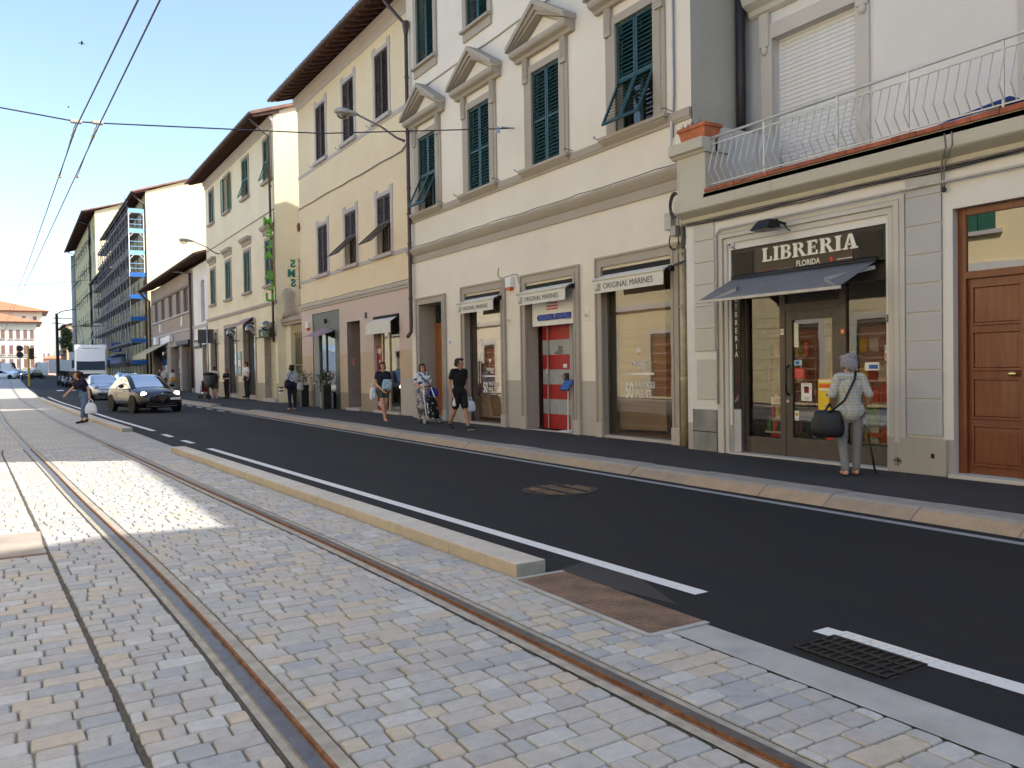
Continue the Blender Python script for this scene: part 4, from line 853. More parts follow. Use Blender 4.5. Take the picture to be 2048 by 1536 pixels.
# cardboard display of lighters
dsp = root('counter_display', (XS+0.1, 8.72, 0.5), 'white cardboard display of coloured lighters in the left bookshop window', 'display')
B(XS+0.16, XS+0.17, 8.56, 8.86, 0.50, 1.02).build('backboard', P_WHT, dsp); B(XS+0.06, XS+0.16, 8.54, 8.90, 0.47, 0.50).build('tray', P_WHT, dsp); B(XS+0.1, XS+0.15, 8.60, 8.82, 0.41, 0.47).build('stand', P_RED, dsp)
text('LUCY', 'print', P_DRD, dsp, (XS+0.158, 8.80, 0.94), 0.08, bold=0.001)
for i, m in enumerate((P_GRN, P_ORG, P_BLU)): B(XS+0.08, XS+0.12, 8.80-0.11*i, 8.87-0.11*i, 0.50, 0.66).build('packet', m, dsp, bevel=0.008)
for i, m in enumerate((P_RED, P_YEL, P_WHT)): B(XS+0.12, XS+0.155, 8.77-0.09*i, 8.83-0.09*i, 0.69, 0.88).build('packet', m, dsp, bevel=0.008)
ps('orange tray low in the right bookshop window', XS+0.2, 6.74, 7.2, 0.50, 0.56, P_ORG)
# ================================================================ cream building with pediment windows
XC = 10.1; yc0, yc1 = 10.58, 22.32
cb = root('cream_building', (XC, 16, 0.12), 'cream building with pedimented green shuttered windows above three white awning shops', 'building')
WC = [21.04, 18.05, 15.05, 12.05]; hw = 0.545
shops = [(17.08, 18.92, 3.36), (14.08, 15.97, 3.36), (11.09, 13.12, 3.44)]
ops = [(c-hw, c+hw, 6.0, 8.1) for c in WC]+[(c-hw, c+hw, 10.12, 12.2) for c in WC]+[(a, b, 0.11, t, 0.30, 2) for a, b, t in shops]+[(20.24, 21.70, 0.11, 3.38, 0.55, 2)]
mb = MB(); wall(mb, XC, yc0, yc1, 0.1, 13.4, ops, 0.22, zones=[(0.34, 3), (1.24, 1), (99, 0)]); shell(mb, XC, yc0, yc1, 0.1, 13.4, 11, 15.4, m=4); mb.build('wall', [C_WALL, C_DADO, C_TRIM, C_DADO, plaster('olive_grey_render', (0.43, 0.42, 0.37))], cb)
roof(cb, yc0-0.3, yc1+0.1, XC, 13.35, 1.05, 0.36, 5.5, raft=0.5)
# string courses
moulding(cb, 'cornice', C_TRIM, XC, yc0, yc1, [(0.035, 4.62), (0.035, 4.80), (0.06, 4.82), (0.12, 4.90), (0.15, 4.96), (0.15, 5.01)])
moulding(cb, 'sill_course', C_TRIM, XC, yc0, yc1, [(0.03, 5.78), (0.04, 5.82), (0.055, 5.84), (0.055, 5.975)])
MB().tube([(XC-0.02, yc1, 9.46)]+[(XC-0.02, yc1-(yc1-yc0)*i/20, 9.46+R.uniform(-.015, .015)) for i in range(1, 20)]+[(XC-0.02, yc0, 9.47)], 0.018, 6).build('cable', C_TRIM, cb, True)
MB().tube([(XC-0.155, yc1-(yc1-yc0)*i/30, 5.03+R.uniform(-.006, .02)) for i in range(31)], 0.011, 5).build('cable', CABLE, cb, True)
SILLM = C_TRIM
for i, c in enumerate(WC):
    # surround of the main floor window
    for s in (-1, 1):
        a, b = sorted((c+s*hw, c+s*(hw+0.20))); B(XC-0.05, XC+0.01, a, b, 6.0, 8.26).build('window_jamb', C_TRIM, cb); a, b = sorted((c+s*(hw+0.20), c+s*(hw+0.31))); B(XC-0.035, XC+0.01, a, b, 6.0, 8.46).build('window_jamb', C_TRIM, cb)
        co_ = B(XC-0.09, XC+0.0, *sorted((c+s*(hw+0.10), c+s*(hw+0.29))), 7.92, 8.46).build('console', C_TRIM, cb)
        for q in (0.135, 0.185, 0.235): B(XC-0.098, XC-0.09, *sorted((c+s*(hw+q), c+s*(hw+q+0.022))), 8.02, 8.44).build('flute', C_TRIM, co_)
    B(XC-0.05, XC+0.01, c-hw, c+hw, 8.1, 8.26).build('lintel', C_TRIM, cb)
    B(XC-0.17, XC+0.02, c-hw-0.42, c+hw+0.42, 5.93, 6.0).build('sill', SILLM, cb, bevel=0.008); moulding(cb, 'sill_underside', SILLM, XC, c-hw-0.38, c+hw+0.38, [(0.06, 5.84), (0.13, 5.90), (0.15, 5.93)])
    # pediment
    hb = hw+0.62; moulding(cb, 'entablature', C_TRIM, XC, c-hb+0.05, c+hb-0.05, [(0.10, 8.46), (0.14, 8.52), (0.24, 8.56), (0.27, 8.60), (0.27, 8.68)])
    for s in (-1, 1):
        for k, (t0, t1, p0) in enumerate(((0.0, 0.10, 0.34), (0.10, 0.19, 0.28), (0.19, 0.26, 0.22))):
            e0 = (c+s*hb, 8.70); ap = (c, 9.47); L = math.hypot(hb, 0.77); nz = hb/L
            poly = [(e0[0]-s*0.0, e0[1]+0.10-t0/nz*1.0), (ap[0], ap[1]+0.02-t0/nz), (ap[0], ap[1]+0.02-t1/nz), (e0[0]-s*0.0, e0[1]+0.10-t1/nz)]
            poly = [(y, max(z, 8.685)) for y, z in poly]
            MB().prism(poly, 'x', XC-p0, XC+0.01).build('raking_cornice', C_TRIM, cb)
    MB().prism([(c-hb+0.3, 8.69), (c+hb-0.3, 8.69), (c, 9.16)], 'x', XC-0.05, XC+0.01).build('tympanum', C_WALL, cb)
    # shutters
    fl_ = 0.98 if i in (0, 3) else 0.0
    for s in (-1, 1):
        a, b = sorted((c+s*0.006, c+s*(hw-0.01))); leaf(cb, XC+0.04, a, b, 6.015, 8.09, SH_GREEN, flap=fl_, fang=25, single=True, pitch=0.08, mid=7.0 if not fl_ else None)
    window_back(cb, XC, c-hw, c+hw, 6.0, 8.1, 0.18)
    for s in (-1, 1): MB().tube([(XC-0.05, c+s*1.05, 6.0), (XC-0.2, c+s*1.05, 6.03), (XC-0.22, c+s*1.0, 6.05), (XC-0.24, c+s*0.98, 6.02)], 0.008, 5).build('shutter_hook', IRON, cb)
    # upper floor window
    for q in ((c-hw-0.19, c-hw, 10.12, 12.4), (c+hw, c+hw+0.19, 10.12, 12.4), (c-hw, c+hw, 12.2, 12.4)): B(XC-0.05, XC+0.01, *q).build('window_jamb', C_TRIM, cb)
    B(XC-0.15, XC+0.02, c-hw-0.2, c+hw+0.2, 10.05, 10.12).build('sill', SILLM, cb, bevel=0.008); B(XC-0.05, XC, c-hw-0.17, c+hw+0.17, 9.84, 10.05).build('apron', C_TRIM, cb)
    for s in (-1, 1): a, b = sorted((c+s*0.006, c+s*(hw-0.01))); leaf(cb, XC+0.04, a, b, 10.13, 12.19, SH_GREEN, pitch=0.08)
# shop surrounds and door surround
def surround(y0, y1, t, w_=0.22):
    for k, (a, b, p) in enumerate(((0.16, w_, 0.07), (0.06, 0.16, 0.045), (0.0, 0.06, 0.06))):
        B(XC-p, XC+0.01, y0-b, y0-a, 0.12, t+b).build('surround', C_TRIM, cb); B(XC-p, XC+0.01, y1+a, y1+b, 0.12, t+b).build('surround', C_TRIM, cb); B(XC-p, XC+0.01, y0-a, y1+a, t+a, t+b).build('surround', C_TRIM, cb)
    for yy in (y0-w_-0.01, y1-0.005): B(XC-0.085, XC, yy, yy+w_+0.015, 0.11, 0.42).build('plinth', C_DADO, cb, bevel=0.01)
for a, b, t in shops: surround(a, b, t+(0.06 if t > 3.4 else 0.09), 0.20)
surround(20.24, 21.70, 3.38, 0.2)
# street door of the cream building
dx = XC+0.46
B(dx, dx+0.05, 20.24, 21.70, 0.2, 2.78).build('door_leaf', DOORW2, cb); B(dx-0.03, dx+0.05, 20.24, 21.70, 2.78, 2.86).build('door_rail', DOORW2, cb)
for za, zb in ((0.35, 0.95), (1.05, 1.30), (1.42, 2.65)):
    for ya in (20.34, 21.02): B(dx-0.018, dx+0.001, ya, ya+0.55, za, zb).build('door_panel', DOORW2, cb, bevel=0.015)
pane(cb, dx+0.01, 20.24, 21.70, 2.86, 3.38, GLASSD)
for k in range(9): B(dx-0.02, dx-0.005, 20.3+0.16*k, 20.315+0.16*k, 2.86, 3.38).build('grille_bar', SH_GREEN, cb)
B(XC-0.12, dx, 20.2, 21.75, 0.1, 0.20).build('door_step', C_DADO, cb, bevel=0.01)
MB().lathe([(0.0, -0.004), (0.11, -0.004), (0.11, 0.004), (0.0, 0.004)], 18, (0, 0, 0), 'x').build('house_number', P_WHT, cb, loc=(XC-0.01, 19.83, 2.26)); text('31', 'number', P_BLU, cb, (XC-0.017, 19.90, 2.20), 0.13)
for yy, zz in ((16.74, 2.55), (13.66, 2.48)): B(XC-0.012, XC, yy-0.09, yy+0.09, zz, zz+0.22).build('shop_number', C_WALL, cb, bevel=0.005); text('33r', 'number', C_TRIM, cb, (XC-0.014, yy+0.08, zz+0.07), 0.1)
# alarm box
ab = root('alarm_siren', (XC, 16.62, 3.42), 'white alarm siren box with orange lamp between two white awnings', 'alarm'); B(XC-0.12, XC, 16.50, 16.74, 3.42, 3.66).build('box', WHITEP, ab, bevel=0.01); B(XC-0.11, XC, 16.52, 16.72, 3.36, 3.42).build('lamp', plain('orange_lens', (0.6, 0.10, 0.02), 0.3), ab, bevel=0.01)
MB().tube([(XC-0.012, 17.2, 3.95), (XC-0.012, 17.25, 3.78), (XC-0.012, 17.1, 3.68), (XC-0.012, 16.5, 3.72), (XC-0.012, 16.35, 3.70), (XC-0.05, 16.22, 3.5), (XC-0.06, 16.1, 3.3)], 0.010, 5).build('cable', CABLE, cb, True)
# ---- white roller awnings
def stripes_logo(par, X, yl, zb, w_, h, mat, can=None):
    for k in range(6):
        z = zb+h*k/6; top = k >= 2
        B(X-0.003, X, yl-w_, yl-(w_*0.42 if top else 0), z, z+h*0.085).build('stripe', mat, par)
        if top: B(X-0.003, X, yl-w_*0.36, yl-w_*0.05, z+0.003, z+h*0.05).build('stripe', can or P_GRY, par)
def roller_awning(y0, y1, ztop, label, txt):
    a = root('roller_awning', (XC-0.2, (y0+y1)/2, ztop-0.4), label, 'awning', 'white roller awnings of the clothes shop'); xf = XC-0.25; zf = ztop-0.19
    B(XC-0.03, XC+0.05, y0+0.02, y1-0.02, ztop-0.085, ztop).build('slot', DARK, a); MB().tube([(XC-0.03, y0+0.02, ztop-0.12), (XC-0.03, y1-0.02, ztop-0.12)], 0.035, 8).build('roller', CANVW, a, True)
    B(XC-0.05, XC-0.03, y0+0.02, y1-0.02, ztop-0.105, ztop-0.092).build('slot_lip', STEEL, a)
    MB().face([(XC-0.05, y1-0.03, ztop-0.10), (XC-0.05, y0+0.12, ztop-0.10), (xf, y0+0.08, zf), (xf, y1+0.0, zf)]).build('canvas', CANVW, a)
    MB().tube([(xf, y0+0.06, zf), (xf, y1+0.02, zf)], 0.03, 8).build('front_bar', CANVW, a, True)
    B(xf-0.006, xf+0.004, y0+0.08, y1, zf-0.265, zf-0.02).build('valance', CANVW, a); B(XC-0.14, XC-0.02, y0+0.02, y0+0.08, ztop-0.22, ztop-0.12).build('bracket', IRON, a)
    w_ = y1-y0-0.08; stripes_logo(a, xf-0.006, y1-0.06, zf-0.22, 0.15*w_/1.8, 0.15, BLACKP)
    text('ORIGINAL MARINES', 'print', BLACKP, a, (xf-0.009, y1-0.29*w_/1.9, zf-0.195), 0.145*w_/1.9, ext=0.001, sx=1.05)
roller_awning(17.0, 18.92, 3.39, 'white roller awning over the left shop window of the clothes shop', 1); roller_awning(14.0, 15.97, 3.39, 'white roller awning over the red striped clothes shop entrance', 1); roller_awning(10.98, 13.10, 3.42, 'white roller awning over the right shop window of the clothes shop', 1)
# ---- clothes shop windows
TANF = plain('tan_floor', (0.45, 0.26, 0.16), 0.6, var=0.1); PANEL = plain('blush_panel', (0.50, 0.38, 0.31), 0.8, var=0.05, scale=2); CREAMI = plain('cream_interior', (0.62, 0.54, 0.40), 0.8)
SG = glass('clothes_shop_glass', (0.86, 0.85, 0.82), 2.6)
def display(y0, y1, t, label, cut):
    w_ = root('shop_window', (XC+0.4, (y0+y1)/2, 0.12), label, 'shop window'); xg = XC+0.13
    B(XC-0.02, xg+0.02, y0, y1, 0.10, 0.17).build('sill', C_DADO, w_, bevel=0.006)
    for q in ((y0, y0+0.04, 0.17, t), (y1-0.04, y1, 0.17, t), (y0+.04, y1-.04, t-0.05, t), (y0+.04, y1-.04, 0.17, 0.20)): B(xg-0.03, xg+0.03, *q).build('frame', FRAMEG, w_)
    pane(w_, xg, y0+.04, y1-.04, 0.20, t-.05, SG)
    r = MB(); xb = xg+1.5; r.face([(xg+.03, y0, 0.2), (xb, y0-.5, 0.2), (xb, y1+.3, 0.2), (xg+.03, y1, 0.2)]); r.cm = 1; yk = y1-(y1-y0)*cut
    r.face([(xg+0.25, y1, 0.26), (xg+0.55, yk, 0.26), (xg+0.55, yk, 3.6), (xg+0.25, y1, 3.6)]); r.cm = 2; r.face([(xg+0.55, yk, 0.2), (xb, yk+.2, 0.2), (xb, yk+.2, 3.6), (xg+0.55, yk, 3.6)]); r.face([(xb, yk+.2, 0.2), (xb, y0-.5, 0.2), (xb, y0-.5, 3.6), (xb, yk+.2, 3.6)]); r.face([(xg+.03, y0-.02, 0.2), (xb, y0-.5, 0.2), (xb, y0-.5, 3.6), (xg+.03, y0-.02, 3.6)])
    r.face([(xg+.03, y0, 3.6), (xb, y0-.5, 3.6), (xb, y1+.3, 3.6), (xg+.03, y1, 3.6)]); r.face([(xg+.03, y1+.01, 0.2), (xb, y1+.3, 0.2), (xb, y1+.3, 3.6), (xg+.03, y1+.01, 3.6)])
    r.build('display_room', [TANF, PANEL, CREAMI], w_)
    return w_, xg
w3, xg = display(11.09, 13.12, 3.44, 'right clothes shop window with red banner and white promotion lettering', 0.52)
B(xg+0.58, xg+0.60, 11.42, 11.62, 0.95, 3.0).build('red_banner', REDP, w3); B(xg+0.75, xg+0.77, 11.75, 12.0, 0.6, 2.1).build('grey_panel', P_GRY, w3); MB().prism([(11.42, 0.95), (11.62, 0.95), (11.62, 0.70)], 'x', xg+0.58, xg+0.60).build('banner_tail', REDP, w3)
B(xg+0.62, xg+0.9, 11.2, 11.45, 0.25, 0.75).build('plinth', CREAMI, w3)
def promo(par, X, yl, zb, s):
    text('50', 'promo_lettering', P_WHT, par, (X-0.004, yl, zb), 0.42*s, sx=0.62, bold=0.006); text('VANTAGGI', 'promo_lettering', P_WHT, par, (X-0.004, yl-0.32*s, zb+0.19*s), 0.175*s, sx=0.62, bold=0.001); text('PER TE', 'promo_lettering', P_WHT, par, (X-0.004, yl-0.32*s, zb), 0.22*s, sx=0.70, bold=0.001)
    text('MyOriginal', 'promo_lettering', P_WHT, par, (X-0.004, yl-0.20*s, zb+0.62*s), 0.13*s, sx=0.75, bold=0.0015); text('Week', 'promo_lettering', P_WHT, par, (X-0.004, yl-0.42*s, zb+0.54*s), 0.10*s, sx=0.75, bold=0.0015)
    B(X-0.005, X-0.002, yl-0.85*s, yl-0.22*s, zb+0.44*s, zb+0.48*s).build('promo_bar', P_WHT, par)
    for k in range(3): B(X-0.005, X-0.002, yl-0.03*s-0.07*s*k-0.04*s, yl-0.03*s-0.07*s*k, zb+0.44*s, zb+0.48*s).build('promo_bar', P_WHT, par)
    hm = MB()
    for k, a in enumerate((-35, -12, 12, 35)):
        c_, s_ = math.sin(rad(a)), math.cos(rad(a)); hm.beam((X-0.004, yl-0.42*s-c_*.02, zb+0.83*s), (X-0.004, yl-0.42*s-c_*.11*s, zb+0.83*s+s_*.12*s), 0.004, 0.028*s, (0, s_, c_))
    hm.build('hand_emblem', P_WHT, par)
promo(w3, xg, 12.62, 0.92, 1.0)
w1, xg1 = display(17.08, 18.92, 3.36, 'left clothes shop window with a brown panel and white lettering behind the man in black', 0.9)
promo(w1, xg1, 18.30, 0.92, 0.9); B(xg1+0.03, xg1+0.04, 18.35, 18.62, 0.9, 2.4).build('brown_strip', plain('brown_strip', (0.22, 0.11, 0.08), 0.7), w1)
for k in range(2): B(xg1-0.004, xg1-0.002, 18.42+0.12*k, 18.44+0.12*k, 1.15, 1.95).build('white_stripe', P_WHT, w1)
MB().lathe([(0.05, -0.002), (0.05, 0.002)], 12, (xg1-0.004, 18.46, 2.27), 'x').build('emblem', P_WHT, w1); MB().lathe([(0.07, -0.002), (0.07, 0.002)], 12, (xg1-0.004, 18.38, 2.17), 'x').build('emblem', P_WHT, w1)
# ---- entrance
en = root('shop_entrance', (XC+0.4, 15, 0.12), 'open clothes shop entrance with red and grey striped panel and white sign board', 'shop entrance')
y0, y1 = 14.08, 15.97; xg = XC+0.12
B(xg-0.05, xg, y0, y1-0.12, 2.46, 3.36).build('sign_board', WHITEP, en); text('ORIGINAL MARINES', 'sign_lettering', plain('sign_blue', (0.02, 0.06, 0.42), 0.4), en, (xg-0.07, 15.60, 2.58), 0.175, ext=0.02, bold=0.007, sx=0.82)
for k in range(6): B(xg-0.056, xg-0.05, 14.83, 15.26-(0.0 if k < 2 else 0.21), 2.80+0.062*k, 2.833+0.062*k).build('flag_stripe', REDP, en)
B(xg-0.056, xg-0.05, 15.05, 15.26, 2.925, 3.14).build('flag_canton', P_GRY, en)
B(XC-0.02, xg+1.8, y0, y1, 0.08, 0.14).build('threshold', C_DADO, en)
STR = [plain('stripe_red', (0.36, 0.018, 0.02), 0.45), plain('stripe_grey', (0.34, 0.37, 0.38), 0.5)]
for k in range(7): B(xg+0.25, xg+0.28, 14.78, 15.90, 0.14+0.335*k, 0.14+0.335*(k+1)-0.001).build('stripe_panel', STR[k % 2], en)
B(xg+0.22, xg+0.30, 14.66, 14.78, 0.14, 2.48).build('post', P_GRY, en); stripes_logo(en, xg+0.25, 15.42, 1.83, 0.34, 0.19, BLACKP)
B(xg+0.20, xg+0.25, 14.86, 14.98, 1.25, 1.40).build('intercom', BLACKP, en, bevel=0.006); B(xg+0.235, xg+0.25, 15.66, 15.74, 1.38, 1.5).build('switch_plate', P_WHT, en); B(xg+0.235, xg+0.25, 14.92, 15.06, 1.52, 1.60).build('switch_plate', P_WHT, en); B(xg+0.20, xg+0.22, 15.62, 15.645, 0.14, 2.45).build('glass_edge', P_GRY, en)
ri = MB(); ri.cm = 0; ri.face([(xg, 13.9, 0.14), (xg+4, 13.9, 0.14), (xg+4, 16.1, 0.14), (xg, 16.1, 0.14)]); ri.cm = 1; ri.face([(xg+4, 13.9, 0.1), (xg+4, 16.1, 0.1), (xg+4, 16.1, 3.4), (xg+4, 13.9, 3.4)]); ri.face([(xg, 13.95, 0.1), (xg+4, 13.95, 0.1), (xg+4, 13.95, 3.4), (xg, 13.95, 3.4)]); ri.face([(xg+.3, 16.1, 0.1), (xg+4, 16.1, 0.1), (xg+4, 16.1, 3.4), (xg+.3, 16.1, 3.4)]); ri.face([(xg, 13.9, 3.4), (xg+4, 13.9, 3.4), (xg+4, 16.1, 3.4), (xg, 16.1, 3.4)])
ri.build('room', [TANF, plain('dark_wood_room', (0.16, 0.05, 0.025), 0.6, var=0.4, scale=2)], en)
for k in range(4): B(xg+2.2, xg+2.6, 13.97, 14.6, 0.5+0.5*k, 0.53+0.5*k).build('shop_shelf', plain('shelf_wood', (0.30, 0.12, 0.05), 0.6), en); B(xg+2.2, xg+2.45, 14.0, 14.55, 0.53+0.5*k, 0.7+0.5*k).build('folded_clothes', (P_GRY, P_DRD, P_ORG, P_WHT)[k], en, bevel=0.02)
B(xg+0.05, xg+0.07, 14.02, 14.12, 1.0, 1.6).build('leaflet', plain('pale_blue_paper', (0.45, 0.55, 0.65), 0.7), en)
# information stand in the doorway
st_ = root('info_stand', (XC+0.30, 14.72, 0.14), 'white information stand with tilted picture board in the shop doorway', 'stand')
px_, py_ = XC+0.16, 14.62
MB().lathe([(0.20, 0.14), (0.20, 0.155), (0.05, 0.17)], 18, (px_, py_, 0)).build('foot', WHITEP, st_); MB().cyl((px_, py_, 0.16), (px_, py_-0.02, 1.05), 0.018).build('post', WHITEP, st_)
MB().obox((px_-0.02, py_, 1.14), (0, 1, 0), (0.6, 0, 0.8), (-0.8, 0, 0.6), 0.17, 0.14, 0.008).build('board', BLACKP, st_); MB().obox((px_-0.030, py_, 1.145), (0, 1, 0), (0.6, 0, 0.8), (-0.8, 0, 0.6), 0.15, 0.12, 0.004).build('picture', P_BLU, st_)
MB().obox((px_-0.06, py_, 1.09), (0, 1, 0), (0.6, 0, 0.8), (-0.8, 0, 0.6), 0.14, 0.04, 0.004).build('caption', P_WHT, st_)
MB().tube([(px_, py_+0.12, 1.24), (px_-.02, py_+0.18, 1.34), (px_-.02, py_+0.12, 1.38), (px_-.02, py_+0.06, 1.32)], 0.008, 5).build('hook', IRON, st_, True)
# ---- pipes and cables at the building joint
downpipe(cb, [(XC-0.10, 10.72, 3.55), (XC-0.10, 10.72, 0.12)], 0.062, plain('sand_pipe', (0.44, 0.38, 0.26), 0.6, var=0.2), clips=[(XC-0.10, 10.72, 1.3), (XC-0.10, 10.72, 2.55), (XC-0.1, 10.72, 3.5)], name='conduit')
downpipe(cb, [(XC-0.10, 10.70, 5.0), (XC-0.13, 10.66, 4.6), (XC-0.10, 10.70, 4.1), (XC-0.10, 10.72, 3.5)], 0.035, CABLE, name='conduit'); downpipe(cb, [(XC-0.16, 10.63, 5.3), (XC-0.18, 10.60, 5.05), (XC-0.14, 10.6, 4.5), (XC-0.12, 10.62, 3.9)], 0.022, CABLE, name='conduit')
downpipe(cb, [(XC-0.035, 11.0, 13.2), (XC-0.035, 11.0, 6.3), (XC-0.035, 11.06, 5.6), (XC-0.06, 11.05, 5.32), (XC-0.16, 10.7, 5.25)], 0.020, plain('white_conduit', (0.62, 0.62, 0.62), 0.5), name='conduit')
downpipe(cb, [(XC-0.03, 10.96, 13.2), (XC-0.03, 10.96, 6.3), (XC-0.03, 11.0, 5.55)], 0.010, CABLE, name='cable')
for k in range(5): MB().tube([(XC-0.11-0.012*k, 10.86+0.13*math.cos(2*math.pi*j/16+k*.2), 4.32+(0.19+.01*k)*math.sin(2*math.pi*j/16+k*.2)) for j in range(16)], 0.009, 5, closed=True).build('cable_coil', CABLE if k % 2 else PIPE_BLUE, cb, True)
for k in range(2): MB().tube([(XC-0.06-0.012*k, 10.98+0.12*math.cos(2*math.pi*j/16+k*.3), 3.72+(0.14+.02*k)*math.sin(2*math.pi*j/16+k*.3)) for j in range(16)], 0.007, 5, closed=True).build('cable_coil', IRON, cb, True)
B(XC-0.12, XC, 11.0, 11.17, 3.93, 4.23).build('junction_box', plain('box_grey', (0.42, 0.43, 0.42), 0.5), cb, bevel=0.008); B(XC-0.14, XC-0.02, 10.86, 11.0, 3.80, 3.98).build('junction_box', GREYM, cb, bevel=0.008)
for k in range(6): MB().tube([(XC-0.10-R.uniform(0, .08), 10.68+R.uniform(-.1, .1), 4.9-0.25*k*.5), (XC-0.16-R.uniform(0, .05), 10.62+R.uniform(-.1, .1), 4.5-0.2*k*.5), (XC-0.10-R.uniform(0, .05), 10.7+R.uniform(-.12, .12), 3.9-0.1*k)], 0.009, 5).build('cable', CABLE if k % 2 else IRON, cb, True)
MB().beam((XC-0.11, 10.95, 3.29), (XC-0.30, 10.42, 3.30), 0.03, 0.03).build('bracket_bar', IRON, cb)
# ================================================================ ochre building (brown shutters)
XD = 10.35; yd0, yd1 = 22.32, 33.9
db = root('ochre_building', (XD, 28, 0.12), 'ochre building with brown shutters, deep raftered eaves and pink ground floor', 'building')
WD = [24.87, 27.92, 30.97]; hw = 0.55
ops = [(c-hw, c+hw, 5.27, 7.13) for c in WD]+[(c-hw, c+hw, 9.64, 11.74) for c in WD]+[(29.3, 32.45, 0.11, 3.80, 0.10, 5), (27.2, 28.5, 0.11, 3.27, 0.7, 4), (23.8, 25.95, 0.11, 3.30, 0.3, 1)]
mb = MB(); wall(mb, XD, yd0, yd1, 0.1, 12.75, ops, 0.22, zones=[(0.74, 3), (2.15, 2), (4.03, 1), (99, 0)]); mb.cm = 0; shell(mb, XD, yd0, yd1, 0.1, 12.9, 12, 15.3)
DPAN = plain('dark_green_panel', (0.055, 0.075, 0.065), 0.5, var=0.1)
mb.build('wall', [D_WALL, D_PINK, D_TAN, D_BASE, plain('dull_mauve_reveal', (0.24, 0.19, 0.17), 0.8), DPAN], db)
B(XD-0.004, XD, 22.4, 23.6, 0.74, 1.26).build('dado_panel', C_DADO, db); B(XD-0.004, XD, 22.4, 23.78, 0.12, 0.74).build('dado_panel', C_DADO, db)
roof(db, yd0+0.05, yd1+0.35, XD, 12.62, 1.0, 0.34, 6.0, tile_step=0.30, raft=0.47)
moulding(db, 'eave_moulding', D_TRIM, XD, yd0, yd1+0.02, [(0.02, 12.25), (0.05, 12.30), (0.05, 12.44), (0.16, 12.58), (0.18, 12.74)])
moulding(db, 'cornice', D_TRIM, XD, yd0, yd1, [(0.02, 4.02), (0.05, 4.04), (0.05, 4.10), (0.09, 4.12), (0.10, 4.2)])
for z in (5.12, 9.43): bar(db, 'sill_course', D_TRIM, XD, 0.018, yd0, yd1, z, z+0.13)
for z0, z1, f in ((5.27, 7.13, 1), (9.64, 11.74, 0)):
    for i, c in enumerate(WD):
        for q in ((c-hw-0.17, c-hw, z0, z1+0.13), (c+hw, c+hw+0.17, z0, z1+0.13), (c-hw, c+hw, z1, z1+0.13), (c-hw-0.20, c-hw+0.06, z1+0.131, z1+0.26), (c+hw-0.06, c+hw+0.20, z1+0.131, z1+0.26), (c-hw-0.205, c-hw-0.17, z1-0.25, z1+0.13), (c+hw+0.17, c+hw+0.205, z1-0.25, z1+0.13)): B(XD-0.022, XD+0.01, *q).build('window_surround', D_TRIM, db)
        B(XD-0.12, XD+0.02, c-hw-0.22, c+hw+0.22, z0-0.12, z0).build('sill', D_TRIM, db, bevel=0.006)
        fl_ = 0.95 if (f and i < 2) else 0
        for s in (-1, 1):
            a, b = sorted((c+s*0.006, c+s*(hw-0.01))); leaf(db, XD+0.03, a, b, z0+0.01, z1-0.01, SH_BROWN, flap=fl_, fang=47, pitch=0.085)
        window_back(db, XD, c-hw, c+hw, z0, z1, 0.18, SH_BROWN)
        MB().tube([(XD, c+1.0, z0-.1), (XD-0.14, c+1.02, z0-.06), (XD-0.16, c+0.97, z0-.03), (XD-.18, c+.95, z0-.07)], 0.008, 5).build('shutter_hook', IRON, db)
MB().tube([(XD-0.02, yd0+0.1, 8.55), (XD-0.03, 23.3, 8.2)]+[(XD-0.03, 23.3+(yd1-23.3)*i/12, 8.2+0.04*i/12+R.uniform(-.02, .02)) for i in range(1, 13)], 0.022, 6).build('cable', CABLE, db, True)
MB().tube([(XD-0.11, yd0+(yd1-yd0)*i/24, 4.24+R.uniform(-.02, .03)) for i in range(25)], 0.014, 5).build('cable', CABLE, db, True)
downpipe(db, [(9.42, 22.75, 12.6), (9.60, 22.45, 12.1), (9.98, 22.10, 11.5), (9.98, 22.10, 2.78), (9.96, 22.08, 2.62), (9.82, 22.0, 2.48)], 0.055, PIPE, clips=[(9.98, 22.1, z) for z in (3.6, 5.2, 6.8, 8.4, 10.0)]); MB().lathe([(0.055, 11.2), (0.10, 11.5), (0.10, 11.6)], 12, (9.98, 22.1, 0)).build('hopper', PIPE, db)
# ground floor: dark green cafe front, door, wine shop
cf = root('flower_shop', (XD, 30.9, 0.12), 'dark green framed shop front with small pink awning and flower pots', 'shop')
B(XD+0.02, XD+0.08, 29.32, 32.43, 3.05, 3.78).build('fascia', DPAN, cf); B(XD+0.02, XD+0.09, 31.75, 32.43, 0.12, 3.05).build('side_panel', plain('slate_panel', (0.20, 0.21, 0.21), 0.5), cf); B(XD+0.02, XD+0.09, 29.32, 29.85, 0.12, 3.05).build('side_panel', DPAN, cf)
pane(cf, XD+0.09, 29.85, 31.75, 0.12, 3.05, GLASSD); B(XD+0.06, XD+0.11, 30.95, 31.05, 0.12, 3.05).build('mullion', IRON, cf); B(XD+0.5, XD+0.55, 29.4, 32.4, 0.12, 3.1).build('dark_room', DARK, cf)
MB().cyl((XD-0.05, 30.9, 3.45), (XD+0.02, 30.9, 3.45), 0.09).build('round_badge', BLACKP, cf)
n = 8; g_ = []
for i in range(n+1):
    a = math.pi*i/n
    g_ += [(XD, 31.0+1.0*math.cos(a), 3.02+0.16*math.sin(a)), (XD-0.75, 31.0+1.15*math.cos(a), 2.78+0.05*math.sin(a))]
MB().add(g_, [(2*i, 2*i+1, 2*i+3, 2*i+2) for i in range(n)]).build('awning', plain('mauve_canvas', (0.36, 0.25, 0.27), 0.85), cf, True)
